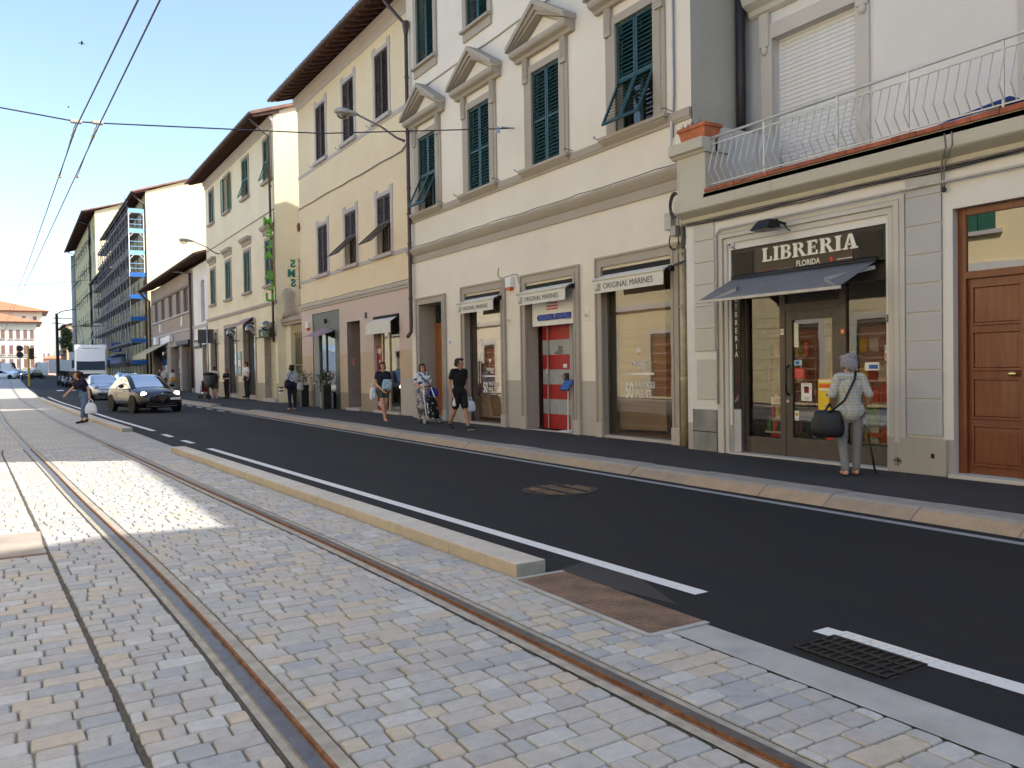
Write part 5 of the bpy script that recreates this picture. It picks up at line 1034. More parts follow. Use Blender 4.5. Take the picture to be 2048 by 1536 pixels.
for k, (yk, h) in enumerate(((32.6, 0.72), (29.9, 0.75))):
    pl = root('flower_pot', (XD-0.35, yk, 0.12), ('dark pot of white blossoms right of the green shop door', 'dark pot of reddish twigs left of the green shop door')[1-k], 'plant pot')
    B(XD-0.5, XD-0.2, yk-0.15, yk+0.15, 0.12, 0.12+h+.15).build('tall_pot', IRON, pl, bevel=0.01); mb = MB(); m2 = MB()
    for i in range(260):
        a, r_, zz = R.uniform(0, 6.28), R.gauss(0, 0.20), R.gauss(0, 0.16); c = Vector((XD-0.35+r_*math.cos(a), yk+r_*math.sin(a), 0.12+h+0.38+zz)); t = Vector((R.uniform(-1, 1), R.uniform(-1, 1), R.uniform(-1, 1))).normalized()*0.05; u = t.cross(Vector((R.uniform(-1, 1), R.uniform(-1, 1), 1))).normalized()*0.03
        (m2 if i % (2 if k == 0 else 6) == 0 else mb).face([c-t, c-u, c+t, c+u])
    tag(mb.build('leaves', plain('dark_leaf', (0.035, 0.06, 0.02), 0.6, var=0.4), pl), kind='stuff'); tag(m2.build('blossoms', plain('pale_blossom', (0.65, 0.62, 0.55), 0.7), pl), kind='stuff')
bx = root('white_crate', (XD-0.2, 30.4, 0.12), 'white crate standing in the green shop doorway', 'crate'); B(XD-0.3, XD+0.0, 30.1, 30.75, 0.12, 0.72).build('crate_body', plain('pale_crate', (0.52, 0.55, 0.50), 0.7), bx, bevel=0.015); B(XD-0.31, XD-0.3, 30.12, 30.45, 0.45, 0.66).build('paper', P_CYN, bx)
al = root('alarm_siren', (XD-0.1, 32.9, 3.3), 'small white alarm siren with orange lamp left of the green shop', 'alarm'); B(XD-0.12, XD, 32.75, 33.0, 3.28, 3.52).build('box', WHITEP, al, bevel=0.01); B(XD-0.12, XD, 32.8, 32.95, 3.18, 3.28).build('lamp', plain('orange_lens', (0.6, 0.1, 0.02), .3), al)
B(XD+0.55, XD+0.6, 27.2, 28.5, 0.12, 3.27).build('side_door', plain('dull_mauve_reveal', (0.24, 0.19, 0.17), .8), db); B(XD-0.1, XD+0.6, 27.2, 28.5, 0.1, 0.2).build('door_step', D_TRIM, db); B(XD-0.01, XD, 27.75, 27.95, 1.7, 1.95).build('letter_box', P_DRD, db, bevel=.005); B(XD-0.02, XD, 26.5, 26.7, 3.3, 3.5).build('wall_lamp', BLACKP, db)
ws = root('wine_shop', (XD+0.2, 24.9, 0.12), 'small shop front with cream roller awning and dark red vertical banner', 'shop')
B(XD-0.03, XD+0.02, 23.85, 25.9, 3.18, 3.29).build('awning_slot', DARK, ws); MB().face([(XD-0.03, 25.9, 3.2), (XD-0.03, 23.95, 3.2), (XD-0.28, 23.85, 3.05), (XD-0.28, 25.95, 3.05)]).build('awning_canvas', CANVW, ws); B(XD-0.29, XD-0.275, 23.85, 25.95, 2.70, 3.06).build('valance', CANVW, ws)
BEIGEF = plain('champagne_frame', (0.50, 0.42, 0.26), 0.35, metal=0.5)
for q in ((23.8, 23.92, 0.2, 3.3), (24.82, 24.92, 0.2, 3.3), (25.4, 25.45, .2, 3.3)): B(XD+0.08, XD+0.14, *q).build('frame', BEIGEF, ws)
pane(ws, XD+0.12, 23.9, 25.4, 0.2, 3.3, GLASSD); B(XD+0.10, XD+0.12, 25.42, 25.95, 0.15, 2.35).build('red_banner', P_DRD, ws)
text('sip', 'banner_lettering', P_WHT, ws, (XD+0.096, 25.88, 2.1), 0.3, bold=.004)
for i, ch in enumerate('VINO'): text(ch, 'banner_lettering', P_WHT, ws, (XD+0.096, 25.68, 1.70-0.34*i), 0.24, align='CENTER', bold=.004)
text('sip', 'banner_lettering', P_WHT, ws, (XD+0.096, 25.88, 0.35), 0.3, bold=.004)
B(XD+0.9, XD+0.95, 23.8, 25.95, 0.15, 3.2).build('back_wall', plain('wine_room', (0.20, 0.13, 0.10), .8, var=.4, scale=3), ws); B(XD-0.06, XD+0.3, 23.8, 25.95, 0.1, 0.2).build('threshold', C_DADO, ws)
for k in range(5): B(XD+0.5, XD+0.7, 24.0+0.15*k, 24.1+0.15*k, 0.4, 0.75+0.3*(k % 2)).build('bottle_box', (P_RED, P_WHT, P_DRD, P_GRY, P_YEL)[k], ws)
B(XD+0.14, XD+0.16, 24.1, 24.5, 1.55, 1.9).build('notice', P_WHT, ws)
# mirrored SMS sign on a bracket at the alley corner
sm = root('letter_sign', (9.9, 34.0, 5), 'green hanging letters spelling SMS seen from behind at the alley corner', 'sign')
MB().tube([(10.32, 34.0, 4.95), (10.32, 34.0, 6.25)], 0.02, 6).build('post', RUST, sm); 
for z in (5.0, 6.1): MB().tube([(10.32, 34.0, z), (XD, 33.85, z)], 0.018, 6).build('bracket', IRON, sm)
TEAL = plain('teal_letter', (0.03, 0.20, 0.16), 0.5)
for i, ch in enumerate('SMS'):
    text(ch, 'letter', TEAL, sm, (10.16, 34.0, 5.86-0.40*i), 0.42, rot=(math.pi/2, 0, 0), ext=0.03, bold=0.02, mirror=True)
    for dz in (0.0, 0.30): MB().tube([(10.30, 34.0, 5.86-0.40*i+dz), (9.88, 34.0, 5.86-0.40*i+dz)], 0.006, 4).build('rod', RUST, sm)
MB().ell((XD-0.05, 33.9, 7.5), 0.07, 0.1, 0.2).build('wall_bell', plain('bell_brown', (0.22, 0.07, 0.04), .5), sm, True)
# ================================================================ pale yellow building with green shutters
XE = 10.4; ye0, ye1 = 37.75, 53.2
eb = root('yellow_building', (XE, 45, 0.12), 'pale yellow building with narrow green shutters beyond the alley', 'building')
WE = [38.85, 43.05, 47.35, 51.4]; hw = 0.6
ops = [(c-hw, c+hw, 5.6, 7.68) for c in WE]+[(c-hw, c+hw, 10.42, 12.36) for c in WE]+[(45.8, 48.5, 0.12, 4.0, 0.35, 2), (41.75, 44.05, 0.12, 4.0, 0.35, 2), (38.1, 40.1, 0.12, 3.85, 0.4, 2), (50.6, 52.3, 0.12, 3.9, .35, 2)]
mb = MB(); wall(mb, XE, ye0, ye1, 0.1, 13.0, ops, 0.22, zones=[(1.0, 1), (99, 0)]); shell(mb, XE, ye0, ye1, 0.1, 13.3, 10, 15.6, m=3); mb.build('wall', [E_WALL, E_BASE, plain('warm_grey_trim', (0.36, 0.31, 0.26), .8), E_SIDE], eb)
roof(eb, ye0-0.2, ye1+0.3, XE, 13.05, 1.0, 0.34, 5.0, raft=0.5, mat=ROOFT)
moulding(eb, 'eave_moulding', D_TRIM, XE, ye0, ye1, [(0.02, 12.70), (0.06, 12.75), (0.06, 12.9), (0.15, 13.0), (0.16, 13.15)]); moulding(eb, 'cornice', D_TRIM, XE, ye0, ye1, [(0.02, 4.62), (0.10, 4.72), (0.12, 4.80)])
ET = MATS['warm_grey_trim']
for z0, z1, f in ((5.6, 7.68, 1), (10.42, 12.36, 0)):
    for i, c in enumerate(WE):
        for q in ((c-hw-0.16, c-hw, z0, z1+0.15), (c+hw, c+hw+0.16, z0, z1+0.15), (c-hw, c+hw, z1, z1+0.15)): B(XE-0.04, XE+0.01, *q).build('window_surround', ET, eb)
        B(XE-0.16, XE+0.02, c-hw-0.22, c+hw+0.22, z0-0.12, z0).build('sill', ET, eb)
        if f: moulding(eb, 'hood', ET, XE, c-hw-0.3, c+hw+0.3, [(0.05, z1+0.30), (0.08, z1+0.45), (0.22, z1+0.55), (0.24, z1+0.68)])
        if not f and i == 2:      # both leaves swung open against the wall
            for s in (-1, 1): leaf(eb, XE-0.05, *sorted((c+s*hw, c+s*(hw*2-.02))), z0, z1, SH_GREEN2, pitch=0.1)
        else:
            for s in (-1, 1): leaf(eb, XE+0.03, *sorted((c+s*0.006, c+s*(hw-0.01))), z0+0.01, z1-0.01, SH_GREEN2, flap=(0.9 if (not f and i < 2) else 0), fang=20, pitch=0.1)
        window_back(eb, XE, c-hw, c+hw, z0, z1, 0.18, SH_GREEN2)
downpipe(eb, [(9.45, 38.1, 13.0), (9.7, 38.0, 12.7), (10.22, 37.95, 12.25), (10.27, 37.95, 4.4), (10.27, 37.95, 2.9)], 0.055, PIPE, clips=[(10.27, 37.95, z) for z in (6, 8, 10)]); MB().tube([(XE-0.03, ye0, 8.95), (XE-0.03, ye1, 8.93)], 0.02, 5).build('cable', CABLE, eb, True)
for (a, b, t) in ((45.8, 48.5, 4.0), (41.75, 44.05, 4.0), (50.6, 52.3, 3.9)):
    for q in ((a-0.2, a, 0.3, t+0.2), (b, b+0.2, 0.3, t+0.2), (a, b, t, t+0.2)): B(XE-0.04, XE+0.01, *q).build('shop_surround', ET, eb)
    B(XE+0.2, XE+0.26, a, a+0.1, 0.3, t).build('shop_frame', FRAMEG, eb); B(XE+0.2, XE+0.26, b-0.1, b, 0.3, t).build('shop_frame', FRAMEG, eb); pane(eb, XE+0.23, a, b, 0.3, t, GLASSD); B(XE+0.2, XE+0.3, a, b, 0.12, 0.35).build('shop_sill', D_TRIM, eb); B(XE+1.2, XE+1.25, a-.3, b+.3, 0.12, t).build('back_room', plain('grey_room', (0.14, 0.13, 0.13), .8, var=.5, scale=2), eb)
B(XE+0.3, XE+0.35, 38.1, 40.1, 0.12, 3.85).build('pale_door', plain('pale_olive_door', (0.50, 0.46, 0.33), .5), eb); B(XE-0.1, XE+0.1, 38.0, 40.2, 0.12, 0.28).build('door_step', D_TRIM, eb)
B(XE-0.28, XE-0.02, 38.2, 40.0, 3.15, 3.55).build('green_awning_box', plain('olive_box', (0.07, 0.10, 0.05), .7), eb); text('42', 'number', P_WHT, eb, (XE-0.285, 39.6, 3.22), 0.3, sx=1.2)
MB().face([(XE, 44.1, 4.3), (XE, 42, 4.3), (XE-0.7, 42, 3.85), (XE-0.7, 44.1, 3.85)]).build('small_awning', plain('mauve_canvas', (0.36, 0.25, 0.27), .85), eb); B(XE-0.05, XE, 44.7, 45.4, 1.35, 2.65).build('notice_case', plain('case_grey', (0.30, 0.32, 0.31), .4), eb)
for k in range(3): B(XE-0.055, XE-0.05, 44.78, 45.32, 1.45+0.4*k, 1.78+0.4*k).build('menu_sheet', (P_CYN, P_WHT, P_CYN)[k], eb)
for yk in (50.0, 45.0, 40.9, 37.9):
    gl_ = root('globe_lamp', (XE-0.5, yk, 3.3), 'clear globe wall lamp over the cafe pavement, %s from the alley' % {50.0: 'fourth', 45.0: 'third', 40.9: 'second', 37.9: 'first'}[yk], 'lamp', 'globe lamps')
    MB().tube([(XE, yk, 3.25), (XE-0.2, yk, 3.15), (XE-0.42, yk, 3.25), (XE-0.45, yk, 3.4)], 0.02, 6).build('arm', IRON, gl_, True); MB().ell((XE-0.45, yk, 3.62), 0.24, 0.24, 0.24, 16, 10).build('globe', glass('globe_glass', (0.75, 0.75, 0.76), 3.0), gl_, True); MB().lathe([(0.10, 3.40), (0.13, 3.44)], 12, (XE-0.45, yk, 0)).build('collar', IRON, gl_)
# alley: gate wall with roof-like stone ledge, cat statue of grey stone and iron gate
ag = root('alley_gate', (10.9, 36, 0.12), 'narrow alley gateway with stone ledge, statue and yellowish iron gate', 'gate')
B(10.75, 10.95, 36.9, 37.75, 0.12, 3.7).build('gate_pier', E_WALL, ag); B(10.55, 11.1, 34.0, 37.8, 3.75, 3.95).build('ledge', ET, ag, bevel=.02); B(10.62, 11.0, 34.0, 37.75, 3.62, 3.75).build('ledge', ET, ag)
for k in range(10): B(10.9, 10.93, 34.2+0.27*k, 34.23+0.27*k, 0.14, 3.3).build('gate_bar', plain('gate_ochre', (0.22, 0.19, 0.07), .6), ag)
for z in (0.5, 1.8, 3.2): B(10.88, 10.95, 34.1, 36.9, z, z+0.05).build('gate_rail', MATS['gate_ochre'], ag)
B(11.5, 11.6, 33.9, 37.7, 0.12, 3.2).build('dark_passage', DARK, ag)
MB().tube([(10.8, 36.9, 3.95), (10.8, 36.95, 4.3), (10.78, 37.0, 4.7), (10.75, 37.05, 5.0), (10.72, 37.1, 5.25)], [0.42, 0.30, 0.24, 0.32, 0.18], 10).build('statue', ET, ag, True)
# mirrored letters of the vertical cafe sign
ml = root('letter_sign', (10.0, 37.8, 5), 'tall upright sign of green letters spelling MELABLU on the yellow corner', 'sign')
LIME = plain('lime_letter', (0.10, 0.34, 0.03), 0.5)
MB().tube([(10.32, 37.7, 4.7), (10.32, 37.7, 8.8)], 0.018, 5).build('post', RUST, ml)
for i, ch in enumerate('MELA BLU'):
    if ch == ' ': continue
    z = 8.15-0.505*i+(0.12 if i > 4 else 0); text(ch, 'letter', LIME, ml, (10.25, 37.7, z), 0.52, rot=(math.pi/2, 0, 0), ext=0.03, bold=0.022, mirror=True); MB().tube([(10.33, 37.7, z), (9.82, 37.7, z)], 0.008, 4).build('rod', IRON, ml)
for z in (5.2, 8.3): MB().tube([(10.32, 37.7, z), (10.4, 37.95, z)], 0.015, 5).build('bracket', IRON, ml)
# ================================================================ farther houses on the right
XG = 10.8
wb = root('white_house', (XG, 57, 0.12), 'narrow white house with one slit window beside the yellow building', 'building')
mb = MB(); wall(mb, XG, 53.5, 60.0, 0.1, 8.75, [(56.2, 57.4, 4.9, 7.6), (54.4, 57.3, 0.12, 3.4, 0.5, 1)], 0.25); shell(mb, XG, 53.5, 60.0, 0.1, 8.9, 9, 10.4); mb.build('wall', [W_WALL, ET], wb); B(XG+0.2, XG+0.25, 56.2, 57.4, 4.9, 7.6).build('window', plain('grey_shutter', (0.26, 0.24, 0.24), .7), wb)
B(XG-0.05, XG, 53.5, 60, 4.55, 4.75).build('string_course', D_TRIM, wb); B(XG+0.3, XG+0.35, 54.4, 57.3, 0.12, 3.4).build('roller_door', plain('beige_shutter', (0.30, 0.25, 0.19), .7), wb); B(XG-0.1, XG, 57.4, 59.8, 3.2, 3.75).build('shop_sign', IRON, wb); text('TABACCHI', 'lettering', P_WHT, wb, (XG-0.11, 59.7, 3.35), .36, bold=.01)
gb = root('brown_house', (XG, 70, 0.12), 'low brown house with a row of five dark windows and wide tiled eaves', 'building')
WG = [77.0, 73.3, 69.5, 66.0, 62.9]
mb = MB(); wall(mb, XG, 60.0, 80.0, 0.1, 8.8, [(c-0.85, c+0.85, 5.95, 7.6) for c in WG]+[(61, 65, .15, 3.6, .4, 1), (66, 70, .15, 3.6, .4, 1), (71.5, 79, .15, 3.4, .4, 1)], 0.2, zones=[(4.6, 1), (99, 0)]); shell(mb, XG, 60.0, 80.0, 0.1, 8.9, 9, 10.6); mb.build('wall', [G_WALL, plain('mauve_grey_render', (0.36, 0.31, 0.29), .8)], gb)
for c in WG: B(XG+0.1, XG+0.15, c-0.85, c+0.85, 5.95, 7.6).build('window', plain('oxblood_shutter', (0.045, 0.018, 0.02), .6), gb); B(XG-0.03, XG+.1, c+0.86, c+1.0, 5.95, 7.6).build('pilaster', plain('tan_mullion', (0.42, 0.34, 0.26), .8), gb)
B(XG-0.12, XG, 61, 79.3, 5.8, 5.93).build('sill_course', D_TRIM, gb); B(XG-0.06, XG, 60, 80, 4.6, 4.75).build('string_course', D_TRIM, gb); B(XG-0.1, XG, 61, 79.3, 7.62, 7.8).build('lintel', plain('dark_lintel', (0.2, 0.15, 0.12), .8), gb)
roof(gb, 53.6, 80.6, XG, 8.85, 1.0, 0.30, 4.5, raft=0.8)
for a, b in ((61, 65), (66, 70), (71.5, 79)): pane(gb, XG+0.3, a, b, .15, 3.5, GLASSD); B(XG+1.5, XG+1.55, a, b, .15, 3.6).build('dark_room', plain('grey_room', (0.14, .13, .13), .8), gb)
for y in (60.6, 65.2, 70.3, 71.3, 79.2): B(XG-0.05, XG+.3, y, y+0.35, 0.12, 3.8).build('shop_pier', plain('stone_pier', (0.42, 0.38, 0.33), .8), gb)
B(XG-0.25, XG, 61, 66, 3.6, 3.9).build('sign_canopy', IRON, gb); B(XG-0.3, XG-0.05, 68.5, 70.5, 4.0, 4.5).build('air_unit', WHITEP, gb); B(XG-0.3, XG-0.05, 75.5, 77.0, 4.0, 4.6).build('air_unit', WHITEP, gb); B(XG-0.06, XG, 72, 74.8, 3.7, 4.5).build('white_board', W_WALL, gb)
for y in (64.6, 75.0): B(XG-0.05, XG, y-0.3, y+0.3, 5.0, 5.7).build('meter_plate', W_WALL, gb)
downpipe(gb, [(9.85, 80.2, 8.9), (10.2, 80.2, 8.4), (10.65, 80.0, 8.0), (10.68, 80.0, 0.5)], 0.1, PIPE); downpipe(gb, [(9.85, 64.2, 8.95), (10.3, 62.5, 8.75), (10.65, 60.4, 8.4), (10.68, 60.3, 0.5)], 0.09, PIPE)
aw2 = root('shop_awning', (XG-0.8, 76, 3), 'cream canvas awning with scalloped edge below the brown house', 'awning')
MB().face([(XG, 80, 4.0), (XG, 71.5, 4.0), (XG-1.6, 71.5, 3.1), (XG-1.6, 80, 3.1)]).build('canvas', plain('butter_canvas', (0.50, 0.42, 0.26), .85), aw2); MB().face([(XG-1.6, 71.5, 3.1), (XG-1.6, 80, 3.1), (XG-1.62, 80, 2.75), (XG-1.62, 71.5, 2.75)]).build('valance', MATS['butter_canvas'], aw2)
# ---- tall block with the scaffold
XH = 10.8
hb_ = root('tall_cream_block', (XH, 97, 0.3), 'tall cream block with bright sunlit gable wall and scaffolded front', 'building')
WH = [84.6+3.6*i for i in range(8)]
o1 = [(c-.6, c+.6, z, z+1.9) for c in WH for z in (5.2, 8.4, 11.6, 14.8)]; mb = MB(); wall(mb, XH, 82, 113, 0.2, 18.0, o1, 0.25); shell(mb, XH, 82, 113, 0.2, 18.2, 12, 20.4, m=1); mb.build('wall', [I_WALL, H_SIDE], hb_)
for q in o1: B(XH+.15, XH+.2, *q[:4]).build('window', plain('dark_window', (0.05, 0.06, 0.07), .3), hb_); B(XH-.06, XH, q[0]-.15, q[1]+.15, q[2]-.12, q[2]).build('sill', D_TRIM, hb_)
roof(hb_, 81.7, 113.4, XH, 18.0, 1.1, 0.33, 6, raft=0.9)
downpipe(hb_, [(9.8, 82.4, 18.0), (10.2, 82.3, 17.5), (10.66, 82.2, 17.0), (10.66, 82.2, 0.6)], 0.09, PIPE)
lb = root('low_block', (XH, 122, 0.5), 'lower yellow block with dark eaves behind the scaffold', 'building')
o2 = [(c-.6, c+.6, z, z+1.9) for c in (115.5, 119, 122.5, 126, 129.5) for z in (5, 8.4, 11.6)]; mb = MB(); wall(mb, XH, 113, 131, .2, 14.2, o2, .25); shell(mb, XH, 113, 131, .2, 14.4, 12, 16); mb.build('wall', [I_WALL], lb)
for q in o2: B(XH+.15, XH+.2, *q[:4]).build('window', MATS['dark_window'], lb)
roof(lb, 113.2, 131.8, XH, 14.3, 1.1, .3, 6, raft=1.0)
# scaffold
sc = root('scaffold', (9.5, 97, 0.3), 'steel pipe scaffold with plank decks and blue boards on the tall block', 'scaffold')
BLUE = plain('scaffold_blue', (0.02, 0.13, 0.42), .5); LBLUE = plain('light_blue_steel', (0.22, 0.45, 0.68), .4); PLANK = plain('plank', (0.16, 0.125, 0.11), .8, var=.3); SCST = plain('scaffold_steel', (0.20, 0.21, 0.24), .5, metal=.5)
ysx = [82.2+2.5*i for i in range(17)]; lv = [0.3, 2.4, 4.4, 6.4, 8.4, 10.4, 12.4, 14.4, 16.2]; xa, xb = 9.35, 10.35
vm = [MB().cyl((0, 0, 0), (0, 0, h), 0.034, 6).mesh('standard', SCST) for h in (16.2, 13.0)]
for i, y in enumerate(ysx):
    for x in (xa, xb): inst(vm[0 if y < 113 else 1], 'standard', sc, (x, y, 0.35))
for k, z in enumerate(lv[1:]):
    ye = 122.2 if z < 12.6 else 113.5
    for x in (xa, xb):
        for dz in (0, 0.5, 1.0): MB().cyl((x, 82.2, z+dz), (x, ye, z+dz), 0.027, 5).build('ledger', SCST, sc)
    B(xa+.05, xb-.05, 82.3, ye, z-.06, z).build('plank_deck', PLANK, sc); B(xa-.03, xa-.01, 82.3, ye, z, z+.2).build('toe_board', PLANK, sc)
    for i in range(0, 15, 2):
        if ysx[i+1] < ye: MB().cyl((xa-.02, ysx[i], z), (xa-.02, ysx[i+1], z+2.0), 0.024, 5).build('brace', SCST, sc)
for k, z in enumerate(lv[1:]): B(xa, xb+0.3, 82.06, 82.10, z, z+0.38).build('end_board', LBLUE if k > 4 else BLUE, sc)
for z0 in (10.4, 12.4, 14.4):
    for x in (xa, xb+.25): MB().cyl((x, 82.1, z0), (x, 82.1, z0+2.0), 0.045, 6).build('end_post', WHITEP, sc)
    for dz in (0.75, 1.2): MB().cyl((xa, 82.1, z0+dz), (xb+.25, 82.1, z0+dz), .03, 5).build('guard_rail', LBLUE, sc)
    MB().cyl((xa, 82.1, z0+2), (xb+.25, 82.1, z0+2), .04, 5).build('end_rail', WHITEP, sc); MB().cyl((xa, 82.1, z0+1.55), (xa+.4, 82.1, z0+2), .03, 5).build('knee_brace', WHITEP, sc); MB().cyl((xb+.25, 82.1, z0+1.55), (xb-.15, 82.1, z0+2), .03, 5).build('knee_brace', WHITEP, sc)
B(xa-.5, xa-.4, 83, 120, 2.6, 3.4).build('blue_hoarding', plain('hoarding_blue', (0.012, 0.05, 0.2), .6), sc); B(xa-1.0, xa-.4, 83, 95, 3.3, 3.4).build('canopy', MATS['hoarding_blue'], sc)
# projecting corner deck with a ladder where the workers stand
B(8.2, 10.3, 124.0, 124.8, 8.0, 8.15).build('corner_deck', PLANK, sc); MB().beam((6.9, 124.4, 7.9), (9.8, 124.4, 8.5), .3, .1).build('long_plank', PLANK, sc)
for s in (0, .35): MB().cyl((7.6+s, 123.5, 1.5), (9.4+s, 123.5, 8.0), .05, 5).build('ladder_rail', STEEL, sc)
# ---- tallest straw-coloured block with green shutters
XI = 10.6
ib = root('tall_straw_block', (XI, 150, 1), 'tallest straw coloured block with rows of green shutters and dark deep eaves', 'building')
WI = [134.5+4.6*i for i in range(9)]; zi = (5.2, 9.2, 13.2, 17.2, 21.0)
mb = MB(); wall(mb, XI, 131.5, 176, .5, 24.6, [(c-.7, c+.7, z, z+2.2) for c in WI for z in zi], .3); shell(mb, XI, 131.5, 176, .5, 24.8, 12, 27, m=1); mb.build('wall', [I_WALL, H_SIDE], ib)
lm = MB().box(-.05, .05, -.7, .7, 0, 2.2).mesh('shutter', SH_GREEN); fm = MB().obox((-.45, 0, .55), (1, 0, .9), (0, 1, 0), (-.9, 0, 1), .62, .7, .03).mesh('shutter_flap', SH_GREEN)
for i, c in enumerate(WI):
    for z in zi:
        inst(lm, 'shutter', ib, (XI+.12, c, z))
        if R.random() < .6: inst(fm, 'shutter_flap', ib, (XI, c, z))
roof(ib, 130.9, 177, XI, 24.6, 1.6, .3, 6, raft=1.4); downpipe(ib, [(9.1, 140, 24.6), (10.4, 139, 24.0), (10.45, 139, 2)], .12, PIPE_BLUE); downpipe(ib, [(9.1, 175, 24.6), (10.4, 174, 24.0), (10.45, 174, 2)], .12, GREYM)
B(XI-.1, XI, 131.5, 176, 4.3, 4.6).build('string_course', D_TRIM, ib); downpipe(ib, [(10.3, 176.3, 1), (10.3, 176.3, 24)], .35, plain('pale_corner', (0.45, 0.46, 0.47), .7), name='corner_strip')
# ---- orange block and pale far houses at the bend
ob = root('orange_block', (11, 196, 1.5), 'distant orange brown block with balconies catching the sun at the bend', 'building')
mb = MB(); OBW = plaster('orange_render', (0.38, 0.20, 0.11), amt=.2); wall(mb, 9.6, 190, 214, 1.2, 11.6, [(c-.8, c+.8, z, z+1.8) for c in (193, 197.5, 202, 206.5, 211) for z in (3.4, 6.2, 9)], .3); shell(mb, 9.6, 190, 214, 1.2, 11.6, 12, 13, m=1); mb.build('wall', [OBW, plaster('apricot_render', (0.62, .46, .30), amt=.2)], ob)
for z in (3.2, 6.0, 8.8): B(8.9, 9.6, 192, 208, z-.15, z).build('balcony', D_TRIM, ob); B(8.88, 8.92, 192, 208, z, z+.9).build('balcony_rail', IRON, ob)
roof(ob, 189.6, 214.5, 9.6, 11.6, .6, .25, 6)
def box_house(name, x0, x1, y0, y1, z0, z1, wm, label, rm=None, rows=(), cols=(), over=.7, rise=2.0, wmat=None, ww=.8, wh=1.7):
    h = root(name, ((x0+x1)/2, y0, z0), label, 'building'); B(x0, x1, y0, y1, z0, z1).build('wall', wm, h)
    if rm: xm_, ym_ = (x0+x1)/2, (y0+y1)/2; k = min(x1-x0, y1-y0)*.35; MB().add([(x0-over, y0-over, z1), (x1+over, y0-over, z1), (x1+over, y1+over, z1), (x0-over, y1+over, z1), (xm_-k*.3, ym_, z1+rise), (xm_+k*.3, ym_, z1+rise)], [(0, 1, 5, 4), (1, 2, 5), (2, 3, 4, 5), (3, 0, 4), (3, 2, 1, 0)]).build('roof', rm, h); B(x0-over, x1+over, y0-over, y1+over, z1-.2, z1-.02).build('eave', SOFFIT, h)
    for z in rows:
        for c in cols: f = B(c-ww/2, c+ww/2, y0-.05, y0-.02, z, z+wh).build('window', wmat or plain('brown_window', (.22, .13, .11), .6), h); B(c-ww/2-.2, c+ww/2+.2, y0-.2, y0, z-.2, z).build('sill', D_TRIM, h)
    return h
KW = plaster('ivory_render', (0.74, .68, .56), amt=.15); KR = plain('sunlit_tiles', (0.48, 0.17, 0.085), .85, var=.2, scale=1.5)
kb_ = box_house('corner_palazzo', -22, 5.2, 225, 245, 1, 14.2, KW, 'ivory three storey palazzo with red tiled roof closing the street at the left edge', KR, (10.2, 6.6, 3.4), (-16, -13.5, -11, -8, -6, -4, -2.6, -1.6, .0, 1.45, 2.9, 4.25), over=1.2, rise=3.4, ww=.75, wh=2.1)
B(-22, 5.2, 224.8, 225, 2.5, 2.9).build('string_course', D_TRIM, kb_); B(-22, 5.2, 224.85, 225, 5.9, 6.1).build('string_course', D_TRIM, kb_); B(-19, 3.2, 223.4, 225, 2.2, 2.7).build('shop_canopy', GREYM, kb_)
box_house('rear_palazzo', -18, 7.2, 252, 270, 1, 18.6, KW, 'taller ivory house with red hipped roof rising behind the corner palazzo', KR, (15.5,), (-2, 0.5, 3, 5.5), over=1.5, rise=3.4)
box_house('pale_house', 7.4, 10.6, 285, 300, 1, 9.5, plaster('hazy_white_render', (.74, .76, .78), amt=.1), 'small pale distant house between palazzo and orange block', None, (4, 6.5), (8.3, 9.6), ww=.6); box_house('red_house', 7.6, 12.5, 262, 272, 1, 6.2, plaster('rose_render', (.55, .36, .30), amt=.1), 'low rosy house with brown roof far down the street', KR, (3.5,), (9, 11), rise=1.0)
hm_ = MB(); prev = None
for i in range(41):
    x = -900+60*i; h = 34+22*math.sin(i*.7)+12*math.sin(i*1.9+1)
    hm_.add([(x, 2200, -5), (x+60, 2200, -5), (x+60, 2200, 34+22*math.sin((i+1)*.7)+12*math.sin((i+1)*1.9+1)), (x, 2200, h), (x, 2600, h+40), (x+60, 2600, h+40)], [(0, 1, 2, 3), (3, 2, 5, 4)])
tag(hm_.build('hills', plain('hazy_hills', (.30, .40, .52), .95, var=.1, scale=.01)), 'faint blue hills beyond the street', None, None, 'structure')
# tree by the far block
def tree(x, y, z0, h, r, label):
    t = root('street_tree', (x, y, z0), label, 'tree'); MB().tube([(x, y, z0), (x+.1, y, z0+h*.35), (x-.1, y+.1, z0+h*.6), (x, y, z0+h*.85)], [.22, .17, .11, .05], 7).build('trunk', plain('bark', (.10, .075, .05), .9, var=.3), t, True); mb = MB()
    for k in range(9):
        a = R.uniform(0, 6.28); c0 = Vector((x+r*.55*math.cos(a)*R.random(), y+r*.55*math.sin(a), z0+h*R.uniform(.45, .95))); rr = r*R.uniform(.3, .55)
        for i in range(330):
            v = Vector((R.gauss(0, 1), R.gauss(0, 1), R.gauss(0, 1))).normalized()*rr*R.uniform(.5, 1.05); c = c0+v; n_ = Vector((R.uniform(-1, 1), R.uniform(-1, 1), R.uniform(-.3, 1))).normalized(); t1 = n_.cross(Vector((0, .3, 1))).normalized()*.16; t2 = n_.cross(t1)*.6
            mb.face([c-t1, c-t2, c+t1, c+t2])
    mb.build('crown', plain('tree_leaf', (.055, .085, .03), .7, var=.45, scale=2), t)
tree(9.6, 180, 1.2, 10.5, 2.0, 'dark green street tree beside the tallest block')
